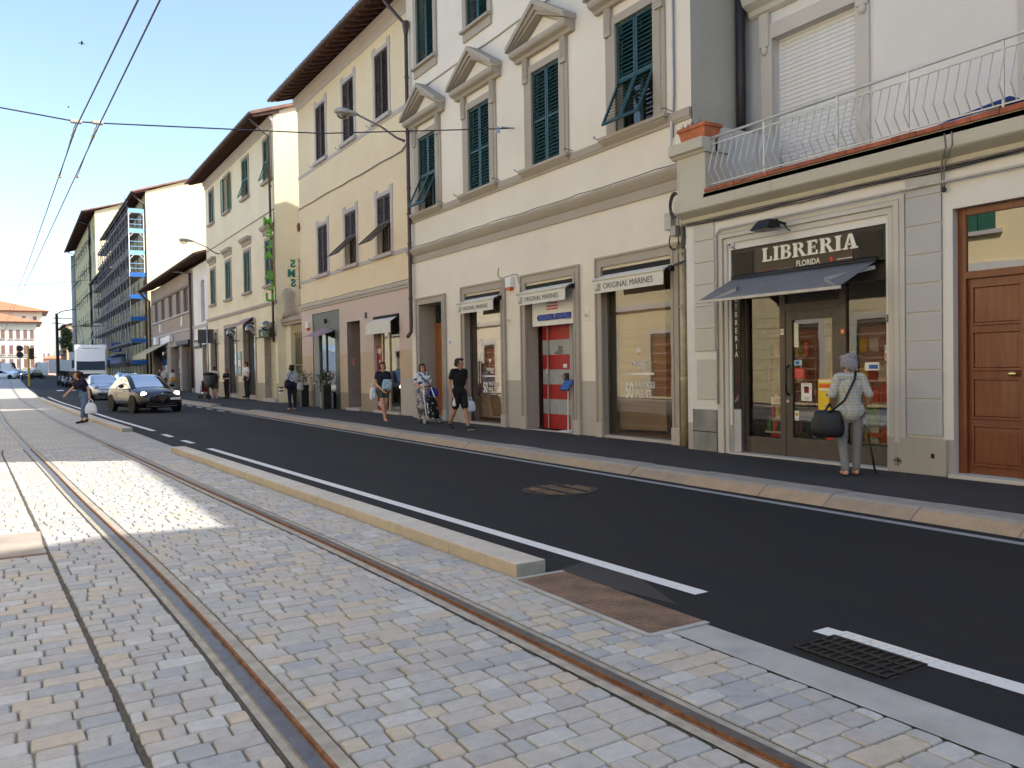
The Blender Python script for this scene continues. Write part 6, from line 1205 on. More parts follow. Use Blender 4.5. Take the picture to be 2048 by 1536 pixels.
# ================================================================ houses behind the photographer's side (seen in the shop windows)
XL_ = -5.2
def left_house(y0, y1, z1, wm, label, cs, arch=False):
    h = root('opposite_house', (XL_, (y0+y1)/2, 0), label, 'building'); mb = MB(); x = XL_
    wn = [(c-.55, c+.55, z, z+2.0) for c in cs for z in (5.4, 9.2) if z+2.5 < z1]; dn = [(c-.7, c+.7, .1, 3.0) for c in cs]
    ys = sorted({y0, y1, *[v for o in wn+dn for v in o[:2]]}); zs = sorted({0, z1, *[v for o in wn+dn for v in o[2:4]]})
    for a, b in zip(ys, ys[1:]):
        for c, d in zip(zs, zs[1:]):
            if not any(o[0] < (a+b)/2 < o[1] and o[2] < (c+d)/2 < o[3] for o in wn+dn): mb.face([(x, a, c), (x, b, c), (x, b, d), (x, a, d)])
    mb.face([(x, y0, 0), (x-9, y0, 0), (x-9, y0, z1), (x, y0, z1)]); mb.face([(x, y1, 0), (x-9, y1, 0), (x-9, y1, z1), (x, y1, z1)]); mb.face([(x-9, y0, 0), (x-9, y1, 0), (x-9, y1, z1), (x-9, y0, z1)]); mb.build('wall', wm, h)
    for o in wn:
        for s in (-1, 1): B(x-.05, x+.03, *sorted(((o[0]+o[1])/2+s*.02, (o[0]+o[1])/2+s*.54)), o[2], o[3]).build('shutter', SH_GREEN2, h)
        B(x-.02, x+.14, o[0]-.2, o[1]+.2, o[2]-.12, o[2]).build('sill', D_TRIM, h)
    for o in dn:
        B(x-.2, x-.15, *o[:4]).build('door', DOORW, h)
        for q in ((o[0]-.2, o[0], 0, 3.2), (o[1], o[1]+.2, 0, 3.2), (o[0], o[1], 3.0, 3.2)): B(x, x+.05, *q).build('door_surround', B_TRIM, h)
    for k in range(8): B(x, x+.012, y0, y1, .5+.4*k, .52+.4*k).build('rustic_groove', D_TRIM, h)
    B(x-9.6, x+.8, y0, y1, z1, z1+.15).build('roof', ROOFT, h); B(x, x+.12, y0, y1, 4.2, 4.45).build('cornice', B_TRIM, h)
left_house(-22, 4.5, 11.5, YELLOW, 'yellow house with green shutters behind the photographer', (-18, -14, -10, -6, -2.2, 1.8)); left_house(4.5, 22, 12.5, plaster('butter_render', (.72, .60, .36), amt=.2), 'butter coloured house opposite the clothes shop', (7, 10.5, 14, 17.5, 20.5)); left_house(22, 42, 10.5, YELLOW, 'golden house opposite the ochre building', (25, 29, 33, 37, 40.5)); left_house(42, 75, 12, E_WALL, 'pale yellow house opposite the yellow building', (45, 50, 55, 60, 65, 70))
# neighbour beyond the right edge of the view, its roof shades the near track
nb = root('neighbour_house', (XB, -8, 0), 'tall neighbouring house beyond the right edge of the bookshop building', 'building'); mb = MB(); wall(mb, XB, -24, -1.2, 0, 13.0, (), 0); shell(mb, XB, -24, -1.2, 0, 13.2, 11, 15.3); mb.build('wall', [B_WALL], nb); roof(nb, -24, -0.7, XB, 12.95, 1.0, 0.38, 5.5, raft=0)
# ================================================================ overhead wires, lamps, signs, bird
YSP = 16.4
def wirept(px, py, z):
    v = _ray(px, py); return CAM+v*((z-CAMZ)/v.z)
for k, (p0, p1, lab) in enumerate((((276, 0), (152, 243), 'left one of two overhead tram contact wires'), ((320, 0), (195, 245), 'right one of two overhead tram contact wires'))):
    xs, zs = aty(*p1, YSP); w_ = root('contact_wire', (xs, YSP, zs), lab, 'wire', 'overhead contact wires'); zc = zs-0.10
    a = wirept(*p0, zc); d_ = Vector((xs-a.x, YSP-a.y, 0))/(YSP-a.y)
    pts = [Vector((a.x, a.y, zc))-d_*16, Vector((a.x, a.y, zc)), Vector((xs, YSP, zc)), Vector((xs-0.02*22-0.1*k, 38.5, zc+0.05)), Vector((xs-1.05-.1*k, 70, zc+.6)), Vector((-0.65, 120, zc+1.2)), Vector((-1.3, 190, zc+2.0))]
    MB().tube(pts, 0.011, 6).build('wire', WIRE, w_, True)
    B(xs-.09, xs+.09, YSP-.05, YSP+.05, zs-.03, zs+.03).build('clamp', plain('insulator_grey', (.48, .46, .44), .6), w_, bevel=.01)
    for s in (.2, .5): MB().lathe([(.018, -.05), (.035, 0), (.018, .05)], 8, (0, 0, 0), 'y').build('insulator', MATS['insulator_grey'], w_, loc=(xs-.02*s, YSP+s*1.6, zc+.05))
    MB().tube([(xs, YSP, zs-.02), (xs-.03, YSP+1.2, zc+.03), (xs-.07, YSP+4.2, zc)], .008, 5).build('stay', WIRE, w_, True); MB().lathe([(.02, -.06), (.04, 0), (.02, .06)], 8, (0, 0, 0), 'y').build('insulator', MATS['insulator_grey'], w_, loc=(xs-.07, YSP+4.2, zc))
xs0, zs0 = aty(0, 215, YSP); xs1, zs1 = aty(152, 243, YSP); xs2, zs2 = aty(195, 246, YSP)
sw = root('span_wire', (5, YSP, 6.4), 'dark span wire stretched from the cream facade across the tracks', 'wire')
MB().tube([(XL_, YSP+.2, zs0+.75), (xs0, YSP, zs0), (xs1, YSP, zs1), (xs2, YSP, zs2), (5.5, YSP, zs2+.36), (XC, YSP, 7.09)], .013, 6).build('wire', WIRE, sw, True)
MB().cyl((XC-.35, YSP, 7.07), (XC, YSP, 7.09), .02, 6).build('anchor', STEEL, sw); B(XC-.5, XC-.38, YSP-.01, YSP+.01, 6.93, 7.06).build('tag', plain('blue_tag', (.45, .52, .65), .6), sw)
y2 = 92.0; xa_, za_ = aty(0, 572, y2); xb_, zb_ = aty(150, 563, y2); s2 = root('span_wire', (5, y2, 9), 'distant thin span wire reaching the scaffolded block', 'wire'); MB().tube([(XL_-6, y2, za_+.5), (xa_, y2, za_), ((xa_+xb_)/2, y2, (za_+zb_)/2-.05), (xb_, y2, zb_), (10.8, y2, zb_+.9)], .02, 5).build('wire', WIRE, s2, True)
def wall_lamp(Y, base, pa, pb, label, rev=False):
    l = root('street_lamp', (base[0], Y, base[1]), label, 'street lamp', 'wall mounted street lamps'); xt, zt_ = aty(*pa, Y); xn, zn = aty(*pb, Y)
    MB().tube([(base[0], Y, base[1]), (base[0]-.25, Y, base[1]+.06), ((base[0]+xn)/2, Y, (base[1]+zn)/2+.03), (xn, Y, zn)], [.045, .035, .03, .03], 8).build('arm', plain('lamp_grey', (.23, .22, .24), .5, metal=.3), l, True)
    d = Vector((xt-xn, 0, zt_-zn)); n_ = 9; prof = [(0, .06, .05), (.12, .09, .075), (.3, .14, .10), (.55, .19, .13), (.8, .17, .12), (.95, .09, .08), (1, .02, .02)]; mb = MB(); vs = []; fs = []
    for t, hy, hz in prof:
        for j in range(10): th = 2*math.pi*j/10; vs.append((xn+d.x*t, Y+hy*math.cos(th), zn+d.z*t+hz*math.sin(th)*(1 if math.sin(th) > 0 else .45)))
    for i in range(len(prof)-1):
        for j in range(10): fs.append((i*10+j, i*10+(j+1) % 10, (i+1)*10+(j+1) % 10, (i+1)*10+j))
    mb.add(vs, fs+[tuple(range(9, -1, -1)), tuple(range((len(prof)-1)*10, len(prof)*10))]); mb.build('lamp_head', plain('lamp_shell', (.42, .41, .39), .5), l, True)
    MB().ell((xn+d.x*.66, Y, zn+d.z*.66-.06), abs(d.x)*.26, .14, .13).build('lamp_bowl', glass('lamp_bowl', (.8, .78, .72), 2.0), l, True)
wall_lamp(22.4, (10.02, 8.24), (668, 222), (716, 230), 'grey street lamp on an arm from the ochre building drainpipe'); wall_lamp(49.2, (10.33, 8.33), (357, 480), (387, 483), 'grey street lamp on an arm from the pale yellow building'); wall_lamp(96, (9.3, 11.0), (252, 545), (264, 547), 'far street lamp beside the blue scaffold')
# back of a road sign with bin on its pole
px_, py_ = 8.66, 44.6
rs = root('road_sign', (px_, py_, .12), 'back of a square black road sign on a steel pole', 'sign'); MB().cyl((px_, py_, .12), (px_, py_, 3.95), .04, 10).build('pole', STEEL, rs, True); MB().obox((px_-.05, py_+.1, 3.42), (.85, -.5, 0), (.5, .85, 0), (0, 0, 1), .40, .02, .36).build('panel', plain('sign_back', (.03, .03, .034), .5), rs)
tb = root('litter_bin', (px_-.05, py_-.2, .8), 'dark grey litter bin hung on the road sign pole', 'bin'); MB().lathe([(.20, .78), (.25, 1.05), (.27, 1.42), (.26, 1.44)], 14, (px_-.02, py_-.30, 0)).build('drum', plain('bin_grey', (.07, .08, .085), .6), tb, True); MB().lathe([(.29, 1.42), (.29, 1.5), (.2, 1.56)], 14, (px_-.02, py_-.30, 0)).build('lid', IRON, tb, True)
# pedestrian crossing sign on a yellow post, traffic lights at the far crossing
px_, py_ = 9.6, 100.; cs_ = root('crossing_sign', (px_, py_, .6), 'blue square pedestrian crossing sign on a yellow post', 'sign'); MB().cyl((px_-.55, py_, .5), (px_-.55, py_, 4.4), .09, 8).build('post', plain('signal_yellow', (.55, .33, .03), .5), cs_); B(px_-.3, px_+.75, py_-.02, py_, 4.0, 5.05).build('panel', plain('sign_blue2', (.01, .06, .38), .4), cs_); MB().prism([(px_-.12, 4.15), (px_+.57, 4.15), (px_+.225, 4.9)], 'y', py_-.03, py_-.02).build('triangle', P_WHT, cs_); MB().prism([(px_+.12, 4.2), (px_+.34, 4.2), (px_+.26, 4.62), (px_+.2, 4.62)], 'y', py_-.04, py_-.03).build('figure', BLACKP, cs_)
X_, Z_ = aty(57, 715, 98); ts = root('traffic_light', (X_, 98, .5), 'yellow post with traffic light at the far end of the kerb', 'traffic light'); MB().cyl((X_, 98, .45), (X_, 98, 4.6), .1, 8).build('post', MATS['signal_yellow'], ts); B(X_+.1, X_+.5, 97.8, 98.1, 3.2, 4.35).build('head', IRON, ts, bevel=.05)
X_, Z_ = aty(40, 715, 140); ts = root('traffic_light', (X_, 140, .9), 'thin post with two round black signal discs near the palazzo', 'traffic light'); MB().cyl((X_, 140, .9), (X_, 140, 5.6), .06, 6).build('post', GREYM, ts)
for z in (4.6, 5.5): MB().lathe([(0, -.05), (.45, -.05), (.45, .05), (0, .05)], 16, (0, 0, 0), 'y').build('signal_disc', IRON, ts, loc=(X_, 139.9, z))
X_, Z_ = aty(115, 700, 120); dp = root('dark_pole', (X_, 120, .7), 'tall dark utility pole in front of the parked motorcycles', 'pole'); MB().cyl((X_, 120, .7), (X_, 120, 9.4), .22, 8, .16).build('pole', IRON, dp); MB().tube([(X_, 120, 9.3), (X_+.6, 120, 9.7), (X_+2.2, 120, 10.0)], .06, 6).build('arm', IRON, dp)
for (a, b, Y, lab) in (((115, 636), (140, 637), 150, 'far street lamp on a curved pole left of the tree'), ((112, 646), (138, 650), 165, 'farther street lamp reaching towards the palazzo')):
    xa_, za_ = aty(*a, Y); xb_, zb_ = aty(*b, Y); l = root('pole_lamp', (xb_+1.6, Y, 1), lab, 'street lamp'); MB().tube([(xb_+1.8, Y, 1), (xb_+1.8, Y, zb_-2.5), (xb_+1.3, Y, zb_-.5), (xb_, Y, zb_), (xa_, Y, za_)], .07, 6).build('pole', STEEL, l, True); B(xa_-.6, xa_+.5, Y-.15, Y+.15, za_-.1, za_+.06).build('lamp_head', GREYM, l, bevel=.03)
# aerials on the roof of the pale yellow building
an = root('roof_aerial', (13.5, 52.5, 14.5), 'thin television aerials above the pale yellow roof', 'aerial')
for (x, y, z) in ((12.6, 64, 16.6), (13.4, 66, 16.0)):
    MB().cyl((x, y, 9.5), (x, y, z), .025, 5).build('mast', STEEL, an)
    for k in range(3): MB().cyl((x-.9, y, z-.15-.35*k), (x+.9, y, z-.1-.35*k), .012, 4).build('boom', STEEL, an); [MB().cyl((x-.8+.3*q, y-.25, z-.12-.35*k), (x-.8+.3*q, y+.25, z-.12-.35*k), .008, 4).build('rod', STEEL, an) for q in range(6)]
# swifts in the sky
for (px, py, Y, s, lab) in ((164, 86, 26, .13, 'dark swift flying high at upper left'), (137, 214, 40, .07, 'tiny dark swift near the span wire')):
    x, z = aty(px, py, Y); b = root('swift', (x, Y, z), lab, 'bird'); MB().tube([(x-.02, Y, z-s*.5), (x, Y, z-.1*s), (x, Y, z+.3*s), (x, Y, z+.45*s)], [.004, .03, .03, .01], 7).build('body', IRON, b, True); MB().add([(x, Y, z+.12*s), (x, Y, z-.1*s), (x+.5*s, Y+.02, z+.02*s), (x-.5*s, Y+.02, z+.08*s), (x+.9*s, Y+.03, z-.2*s), (x-.85*s, Y+.03, z-.15*s)], [(0, 1, 2), (0, 3, 1), (2, 1, 4), (3, 5, 1)]).build('wings', IRON, b)
# ================================================================ vehicles (local frame: nose at -y, length along y, z up)
def loft(sec, closed=True, caps=True):
    """sections of equal point count -> mesh builder"""
    mb = MB(); n = len(sec[0]); vs = [p for s in sec for p in s]; fs = []
    for i in range(len(sec)-1):
        for j in range(n if closed else n-1): fs.append((i*n+j, (i+1)*n+j, (i+1)*n+(j+1) % n, i*n+(j+1) % n))
    if caps and closed: fs += [tuple(range(n)), tuple(range((len(sec)-1)*n, len(sec)*n))[::-1]]
    return mb.add(vs, fs)
def interp(tab, y):
    for a, b in zip(tab, tab[1:]):
        if y <= b[0]:
            t = (y-a[0])/(b[0]-a[0]); t = max(0, min(1, t)); return [u+(v-u)*t for u, v in zip(a[1:], b[1:])]
    return list(tab[-1][1:])
def smoothobj(o, lv=1):
    s = o.modifiers.new('s', 'SUBSURF'); s.levels = lv; s.render_levels = lv; return o
def wheel(par, x, y, r, w_, rim):
    s = 1 if x > 0 else -1
    t = MB().lathe([(r*.62, -w_/2), (r*.93, -w_/2), (r, -w_/2+.03), (r, w_/2-.03), (r*.93, w_/2), (r*.62, w_/2)], 22, (0, 0, 0), 'x').build('wheel', RUBBER, par, loc=(x, y, r)); h = MB().lathe([(0, -.02), (r*.2, .0), (r*.64, -.015), (r*.66, .02), (r*.60, -.03)], 18, (0, 0, 0), 'x')
    MB().lathe([(.0, w_/2*s*.80), (r*.62, w_/2*s*.70), (r*.64, w_/2*s*.98), (r*.60, w_/2*s*.99)], 18, (0, 0, 0), 'x').build('rim', DARK, t)
    k = MB()
    for i in range(5):
        a = 2*math.pi*i/5+.3; k.beam((w_/2*s*.92, r*.1*math.cos(a), r*.1*math.sin(a)), (w_/2*s*.96, r*.6*math.cos(a), r*.6*math.sin(a)), r*.16, .02, (1, 0, 0))
    k.lathe([(0, w_/2*s*.85), (r*.15, w_/2*s*.97), (0, w_/2*s*1.0)], 10, (0, 0, 0), 'x'); k.build('spokes', rim, t)
def car(name, label, loc, rz, paint, L=4.06, W=1.72, H=1.45, grille='alfa', lights=True, group='cars in the road', rim=None, simple=False, sc=1.0):
    c = root(name, loc, label, 'car', group, rz, True, sc); hl, hw = L/2, W/2; rim = rim or STEEL
    # body: rounded-rectangle sections along y. table: y, halfwidth, z_low, z_belt, crown
    T = [(-hl, hw*.50, .34, .55, .0), (-hl+.06, hw*.74, .26, .66, .02), (-hl+.22, hw*.90, .20, .74, .04), (-hl+.5, hw*.97, .18, .82, .05), (-hl+.95, hw, .18, .90, .06), (-hl+1.25, hw, .18, .94, .05), (-.2, hw, .18, .96, 0), (hl-.9, hw, .18, .99, 0), (hl-.35, hw*.97, .20, 1.0, 0), (hl-.08, hw*.88, .28, .96, 0), (hl, hw*.72, .36, .88, 0)]
    secs = []
    for y, w_, zl, zb, cr in T:
        P = []
        for (u, v) in ((-1, .0), (-1.0, .35), (-1.0, .62), (-.95, .88), (-.80, .985), (-.4, 1.0), (0, 1.0), (.4, 1.0), (.80, .985), (.95, .88), (1.0, .62), (1.0, .35), (1, .0), (.6, -.04), (-.6, -.04)):
            z = zl+(zb-zl)*v+(cr*(1-abs(u)) if v > .97 else 0); P.append((u*w_*(1.0 if v > .3 else .96), y, z))
        secs.append(P)
    smoothobj(loft(secs).build('body', paint, c, True), 1)
    # greenhouse
    gl0, gl1 = -hl+1.22, hl-.28; G = [(gl0, hw*.86, .90, .92), (gl0+.30, hw*.83, .90, 1.14), (gl0+.62, hw*.77, .90, 1.335), (gl0+.95, hw*.735, .9, H-.03), (.25, hw*.73, .9, H), (hl-1.05, hw*.71, .9, H-.04), (hl-.62, hw*.70, .9, H-.14), (gl1, hw*.74, .9, 1.05), (gl1+.1, hw*.76, .9, .96)]
    secs = []
    for y, w_, z0, z1 in G:
        b = hw*.90; secs.append([(-b, y, z0), (-(b+(w_-b)*.5), y, z0+(z1-z0)*.5), (-w_, y, z0+(z1-z0)*.92), (-w_*.86, y, z1), (0, y, z1+.012), (w_*.86, y, z1), (w_, y, z0+(z1-z0)*.92), (b+(w_-b)*.5, y, z0+(z1-z0)*.5), (b, y, z0)])
    gm = loft(secs, closed=False); n = 9; gm.m = []
    ny = len(G)-1
    for i in range(ny):
        for j in range(n-1):
            roofp = j in (3, 4) and 3 <= i <= 5; pil = (j in (2, 5)); gm.m.append(0 if (roofp or pil or (i == 4 and j in (1, 6) and False)) else 1)
    smoothobj(gm.build('cabin', [paint, CGLASS], c, True), 1)
    B(-hw*.8, hw*.8, gl0+.3, gl1-.3, .55, .97).build('interior', DARK, c); 
    for s in (-1, 1):
        B(s*hw*.45-.2, s*hw*.45+.2, -.05, .12, .9, 1.22).build('seat', plain('seat_grey', (.06, .06, .065), .8), c, bevel=.05)
        MB().ell((s*(hw+.09), gl0+.42, 1.0), .11, .08, .075).build('mirror', paint, c, True)
        wheel(c, s*(hw-.10), -hl+.78, .31, .2, rim); wheel(c, s*(hw-.10), hl-.78, .31, .2, rim)
        MB().lathe([(.36, -.02), (.36, .02)], 20, (0, 0, 0), 'x').build('wheel_arch', DARK, c, loc=(s*(hw-.012), -hl+.78, .31)); MB().lathe([(.36, -.02), (.36, .02)], 20, (0, 0, 0), 'x').build('wheel_arch', DARK, c, loc=(s*(hw-.012), hl-.78, .31))
        hl_ = MB().ell((s*hw*.70, -hl+.21, .70), .135, .10, .12, 14, 8).build('headlight', glass('lamp_lens', (.85, .87, .9), 2.5), c, True); MB().ell((s*hw*.70, -hl+.215, .70), .10, .07, .09, 12, 8).build('reflector', (HEADLIT if lights else STEEL), hl_, True)
        MB().ell((s*hw*.70, -hl+.20, .36), .06, .05, .045).build('fog_lamp', STEEL, c, True)
        B(s*hw*.985-.004, s*hw*.985+.004, -.3, -.1, .80, .83).build('door_handle', STEEL, c)
    B(-hw*.62, hw*.62, -hl+.012, -hl+.1, .28, .40).build('lower_grille', DARK, c); B(-hw*.66, hw*.66, -hl+.02, -hl+.06, .235, .25).build('lip', STEEL, c)
    if grille == 'alfa':
        MB().prism([(-.15, .66), (.15, .66), (.10, .50), (0, .33), (-.10, .50)], 'y', -hl-.015, -hl+.08).build('shield_grille', DARK, c)
        for k in range(4): w_ = (.14, .125, .10, .06)[k]; B(-w_, w_, -hl-.028, -hl-.012, .62-.065*k, .632-.065*k).build('grille_bar', STEEL, c)
        MB().ell((0, -hl+.01, .70), .035, .03, .035).build('badge', STEEL, c, True); B(.30, .68, -hl+.0, -hl+.03, .47, .56).build('number_plate', P_WHT, c, rot=(0, 0, 0)); B(.28, .30, -hl, -hl+.03, .47, .56).build('plate_band', P_BLU, c)
    else:
        B(-hw*.55, hw*.55, -hl+.0, -hl+.06, .585, .625).build('upper_grille', DARK, c, bevel=.01); B(-.26, .26, -hl-.012, -hl+.03, .44, .54).build('number_plate', P_WHT, c)
    B(-hw*.82, hw*.82, -hl+1.17, -hl+1.23, .915, .935).build('wiper_cowl', DARK, c)
    return c
HEADLIT = emit('lit_headlamp', (1, .93, .82), 9.0)
CP_BLK = plain('black_car_paint', (.006, .007, .011), .22, metal=.0, var=.05, coat=.35, spec=.4); CP_SIL = plain('silver_car_paint', (.42, .45, .50), .28, metal=.7, var=.03, coat=.8); CP_GRY = plain('grey_car_paint', (.16, .19, .24), .28, metal=.6, var=.03, coat=.8); CP_DRED = plain('maroon_car_paint', (.06, .03, .035), .3, metal=.4, coat=.7); CP_WHT = plain('white_car_paint', (.72, .73, .74), .3, var=.03, coat=.6)
car('parked_car', 'glossy black hatchback driving towards us with lit headlamps', (4.62, 36.9, 0), rad(11), CP_BLK, sc=1.05)
car('parked_car', 'silver hatchback behind the black hatchback', (4.75, 56.5, zg(56.5)), rad(4), CP_SIL, grille='x', lights=False, sc=1.05)
car('parked_car', 'grey estate car queueing to the right behind the black hatchback', (6.7, 60.5, zg(60)), rad(5), CP_GRY, L=4.4, H=1.5, grille='x', lights=False, sc=1.05)
car('parked_car', 'dark maroon car far back in the queue beside the scaffold', (8.1, 76, zg(76)), rad(-5), CP_DRED, grille='x', lights=False, sc=1.05)
car('parked_car', 'dark car with bright lamps crossing near the palazzo', (2.6, 150, zg(150)), rad(-30), CP_BLK, lights=True); car('parked_car', 'white car in sunlight at the far left crossing', (-1.2, 152, zg(152)), rad(70), CP_WHT, lights=False); car('parked_car', 'blue grey car in the distant traffic beside the traffic lights', (1.0, 156, zg(156)), rad(40), CP_GRY, lights=False)
for o in S.objects:
    if o.name.startswith('parked_car') and o.parent is None and o.location.y < 80: o.name = 'car'
# ---- lorry
def lorry(loc, rz, label, W=2.3, Hc=3.0, box=True, L=6.5, name='lorry', boxm=None):
    c = root(name, loc, label, 'truck', None, rz, True); hw = W/2
    cab = loft([[(-hw*a, y, z0), (-hw*a, y, z0+(z1-z0)*.5), (-hw*b, y, z1), (0, y, z1+.03), (hw*b, y, z1), (hw*a, y, z0+(z1-z0)*.5), (hw*a, y, z0)] for y, a, b, z0, z1 in ((-L/2, .93, .90, .45, 1.5), (-L/2+.05, 1, .95, .4, 1.62), (-L/2+.22, 1, .93, .4, 2.35), (-L/2+.4, 1, .90, .4, Hc-.15), (-L/2+.7, 1, .93, .4, Hc), (-L/2+2.0, 1, .95, .4, Hc))]); cab.build('cab', CP_WHT, c)
    MB().add([(-hw*.90, -L/2-.03, 1.62), (hw*.90, -L/2-.03, 1.62), (hw*.88, -L/2+.30, 2.62), (-hw*.88, -L/2+.30, 2.62)], [(0, 1, 2, 3)]).build('windscreen', CGLASS, c); B(-hw*.86, hw*.86, -L/2+.32, -L/2+.4, 1.6, 2.6).build('cab_dark', DARK, c)
    B(-hw*.6, hw*.6, -L/2-.04, -L/2+.02, .9, 1.3).build('front_grille', DARK, c); B(-hw*.98, hw*.98, -L/2-.08, -L/2+.05, .42, .7).build('bumper', CP_WHT, c, bevel=.03)
    for s in (-1, 1): B(*sorted((s*(hw+.05), s*(hw+.25))), -L/2+.2, -L/2+.3, 1.8, 2.5).build('mirror', IRON, c, bevel=.03); B(*sorted((s*hw*.62, s*hw*.95)), -L/2-.05, -L/2+.01, .95, 1.2).build('headlight', STEEL, c); wheel(c, s*(hw-.15), -L/2+1.1, .45, .28, GREYM); wheel(c, s*(hw-.15), L/2-1.3, .45, .28, GREYM)
    B(-hw*.5, hw*.5, -L/2+.5, -L/2+.9, Hc, Hc+.12).build('roof_hatch', CP_WHT, c)
    if box: B(-hw*1.03, hw*1.03, -L/2+2.1, L/2, .75, Hc+.35).build('cargo_box', boxm or CP_WHT, c, bevel=.04)
    else: B(-hw, hw, -L/2+2.1, L/2, .7, 1.3).build('flatbed', GREYM, c)
lorry((6.15, 84, zg(84)), rad(-4), 'white lorry with large windscreen behind the silver hatchback', W=2.5, Hc=3.55)
lorry((6.2, 160, zg(160)), rad(-90), 'white box van parked sideways beside the palazzo', W=2.2, Hc=2.6, L=6)
vn = plain('van_white', (.74, .75, .76), .35, coat=.5)
lorry((-2.2, 165, zg(165)), rad(80), 'white van in glaring sunlight at the left edge', W=2.1, Hc=2.5, L=5.5, boxm=vn); lorry((-8, 168, zg(168)), rad(85), 'second white van half cut by the left edge', W=2.1, Hc=2.5, L=5.5, boxm=vn)
# ---- parked motor scooters
def scooter(x, y, rz, label, m):
    z = zg(y); s_ = root('motor_scooter', (x, y, z), label, 'scooter', 'scooters parked in a row', rz, True)
    for yy in (-.62, .62): MB().lathe([(.14, -.05), (.24, -.05), (.26, 0), (.24, .05), (.14, .05)], 14, (0, yy, .26), 'x').build('wheel', RUBBER, s_)
    smoothobj(loft([[(-w_, yy, z0), (-w_, yy, z1), (w_, yy, z1), (w_, yy, z0)] for yy, w_, z0, z1 in ((-.1, .16, .25, .36), (.1, .19, .25, .62), (.4, .20, .3, .78), (.75, .16, .42, .80), (.95, .06, .62, .76))]).build('body', m, s_, True)); B(-.15, .15, .1, .8, .79, .86).build('saddle', RUBBER, s_, bevel=.03)
    smoothobj(loft([[(-w_, yy, z), (0, yy-.06, z), (w_, yy, z), (0, yy+.05, z)] for yy, w_, z in ((-.42, .16, .3), (-.40, .22, .6), (-.36, .18, .95), (-.30, .08, 1.12))]).build('front_shield', m, s_, True)); MB().tube([(-.34, -.25, 1.08), (0, -.34, 1.06), (.34, -.25, 1.08)], .02, 6).build('handlebar', IRON, s_); MB().ell((0, -.47, .88), .09, .05, .08).build('headlight', STEEL, s_, True); B(-.18, .18, -.45, -.42, 1.12, 1.55).build('screen', CGLASS, s_)
    for q in (-1, 1): MB().ell((q*.36, -.26, 1.22), .07, .02, .05).build('mirror', IRON, s_, True)
for k in range(6): scooter(5.6+.35*k if k < 0 else 4.3+.12*k, 96-4.2*k, rad(-25), 'dark scooter in the row parked beyond the crossing, %s from the front' % ('sixth', 'fifth', 'fourth', 'third', 'second', 'first')[k], (CP_BLK, CP_GRY, CP_BLK, CP_DRED, CP_BLK, CP_GRY)[k])
bd = root('site_hoarding', (5.2, 112, zg(112)), 'white printed hoarding board behind the parked scooters', 'hoarding'); B(5.9, 9.0, 112, 112.1, 2.0, 4.3).build('board', W_WALL, bd); B(6.5, 7.2, 111.95, 112, 2.9, 3.8).build('print', P_GRY, bd)
for x in (6.2, 8.6): B(x, x+.15, 112, 112.2, .6, 2.0).build('leg', STEEL, bd)
# ================================================================ people (local frame: facing -y, +x = person's left)
import numpy as np
def _cap(mb, a, b, ra, rb, n=10):
    a, b = Vector(a), Vector(b); d = b-a
    if d.length < 1e-4: mb.ell(a, ra, ra, ra, n, 8); return
    t = d.normalized(); u = t.orthogonal().normalized(); w_ = t.cross(u); rings = []
    for k in range(5): ph = math.pi/2*(1-k/4); rings.append((a-t*ra*math.sin(ph), max(ra*math.cos(ph), 1e-4)))
    for k in range(5): ph = math.pi/2*k/4; rings.append((b+t*rb*math.sin(ph), max(rb*math.cos(ph), 1e-4)))
    vs = [c+(u*math.cos(2*math.pi*j/n)+w_*math.sin(2*math.pi*j/n))*r for c, r in rings for j in range(n)]; m = len(rings)
    mb.add(vs, [(i*n+j, i*n+(j+1) % n, (i+1)*n+(j+1) % n, (i+1)*n+j) for i in range(m-1) for j in range(n)]+[tuple(range(n-1, -1, -1)), tuple(range((m-1)*n, m*n))])
def blob(prims, voxel, smooth=5, noise=0.0):
    """prims: ('c', tag, a, b, ra, rb) capsules and ('e', tag, centre, radii) ellipsoids -> one continuous mesh, tags per face"""
    mb = MB()
    for q in prims:
        if q[0] == 'c': _cap(mb, *q[2:])
        else: mb.ell(q[2], *q[3], 14, 10)
    me = mb.mesh('tmp', SKIN); o = bpy.data.objects.new('tmp', me); COL.objects.link(o)
    r = o.modifiers.new('r', 'REMESH'); r.mode = 'VOXEL'; r.voxel_size = voxel
    if smooth: s = o.modifiers.new('s', 'SMOOTH'); s.factor = .5; s.iterations = smooth
    out = bpy.data.meshes.new_from_object(o.evaluated_get(bpy.context.evaluated_depsgraph_get())); bpy.data.objects.remove(o)
    nv = len(out.vertices); co = np.empty(nv*3); out.vertices.foreach_get('co', co); co = co.reshape(-1, 3)
    if noise:
        rs = np.random.RandomState(3); co += rs.normal(0, noise, co.shape); out.vertices.foreach_set('co', co.ravel())
    npol = len(out.polygons); ce = np.empty(npol*3); out.polygons.foreach_get('center', ce); ce = ce.reshape(-1, 3); best = np.full(npol, 1e9); tg = np.zeros(npol, int); names = []
    for q in prims:
        if q[1] not in names: names.append(q[1])
        if q[0] == 'c':
            a, b = np.array(q[2], float), np.array(q[3], float); d = b-a; L = max(d@d, 1e-9); t = np.clip(((ce-a)@d)/L, 0, 1); dist = np.linalg.norm(ce-(a+t[:, None]*d), axis=1)-(q[4]+(q[5]-q[4])*t)
        else: rr = np.array(q[3], float); dist = (np.linalg.norm((ce-np.array(q[2]))/rr, axis=1)-1)*rr.min()
        m = dist < best; best[m] = dist[m]; tg[m] = names.index(q[1])
    return out, names, tg
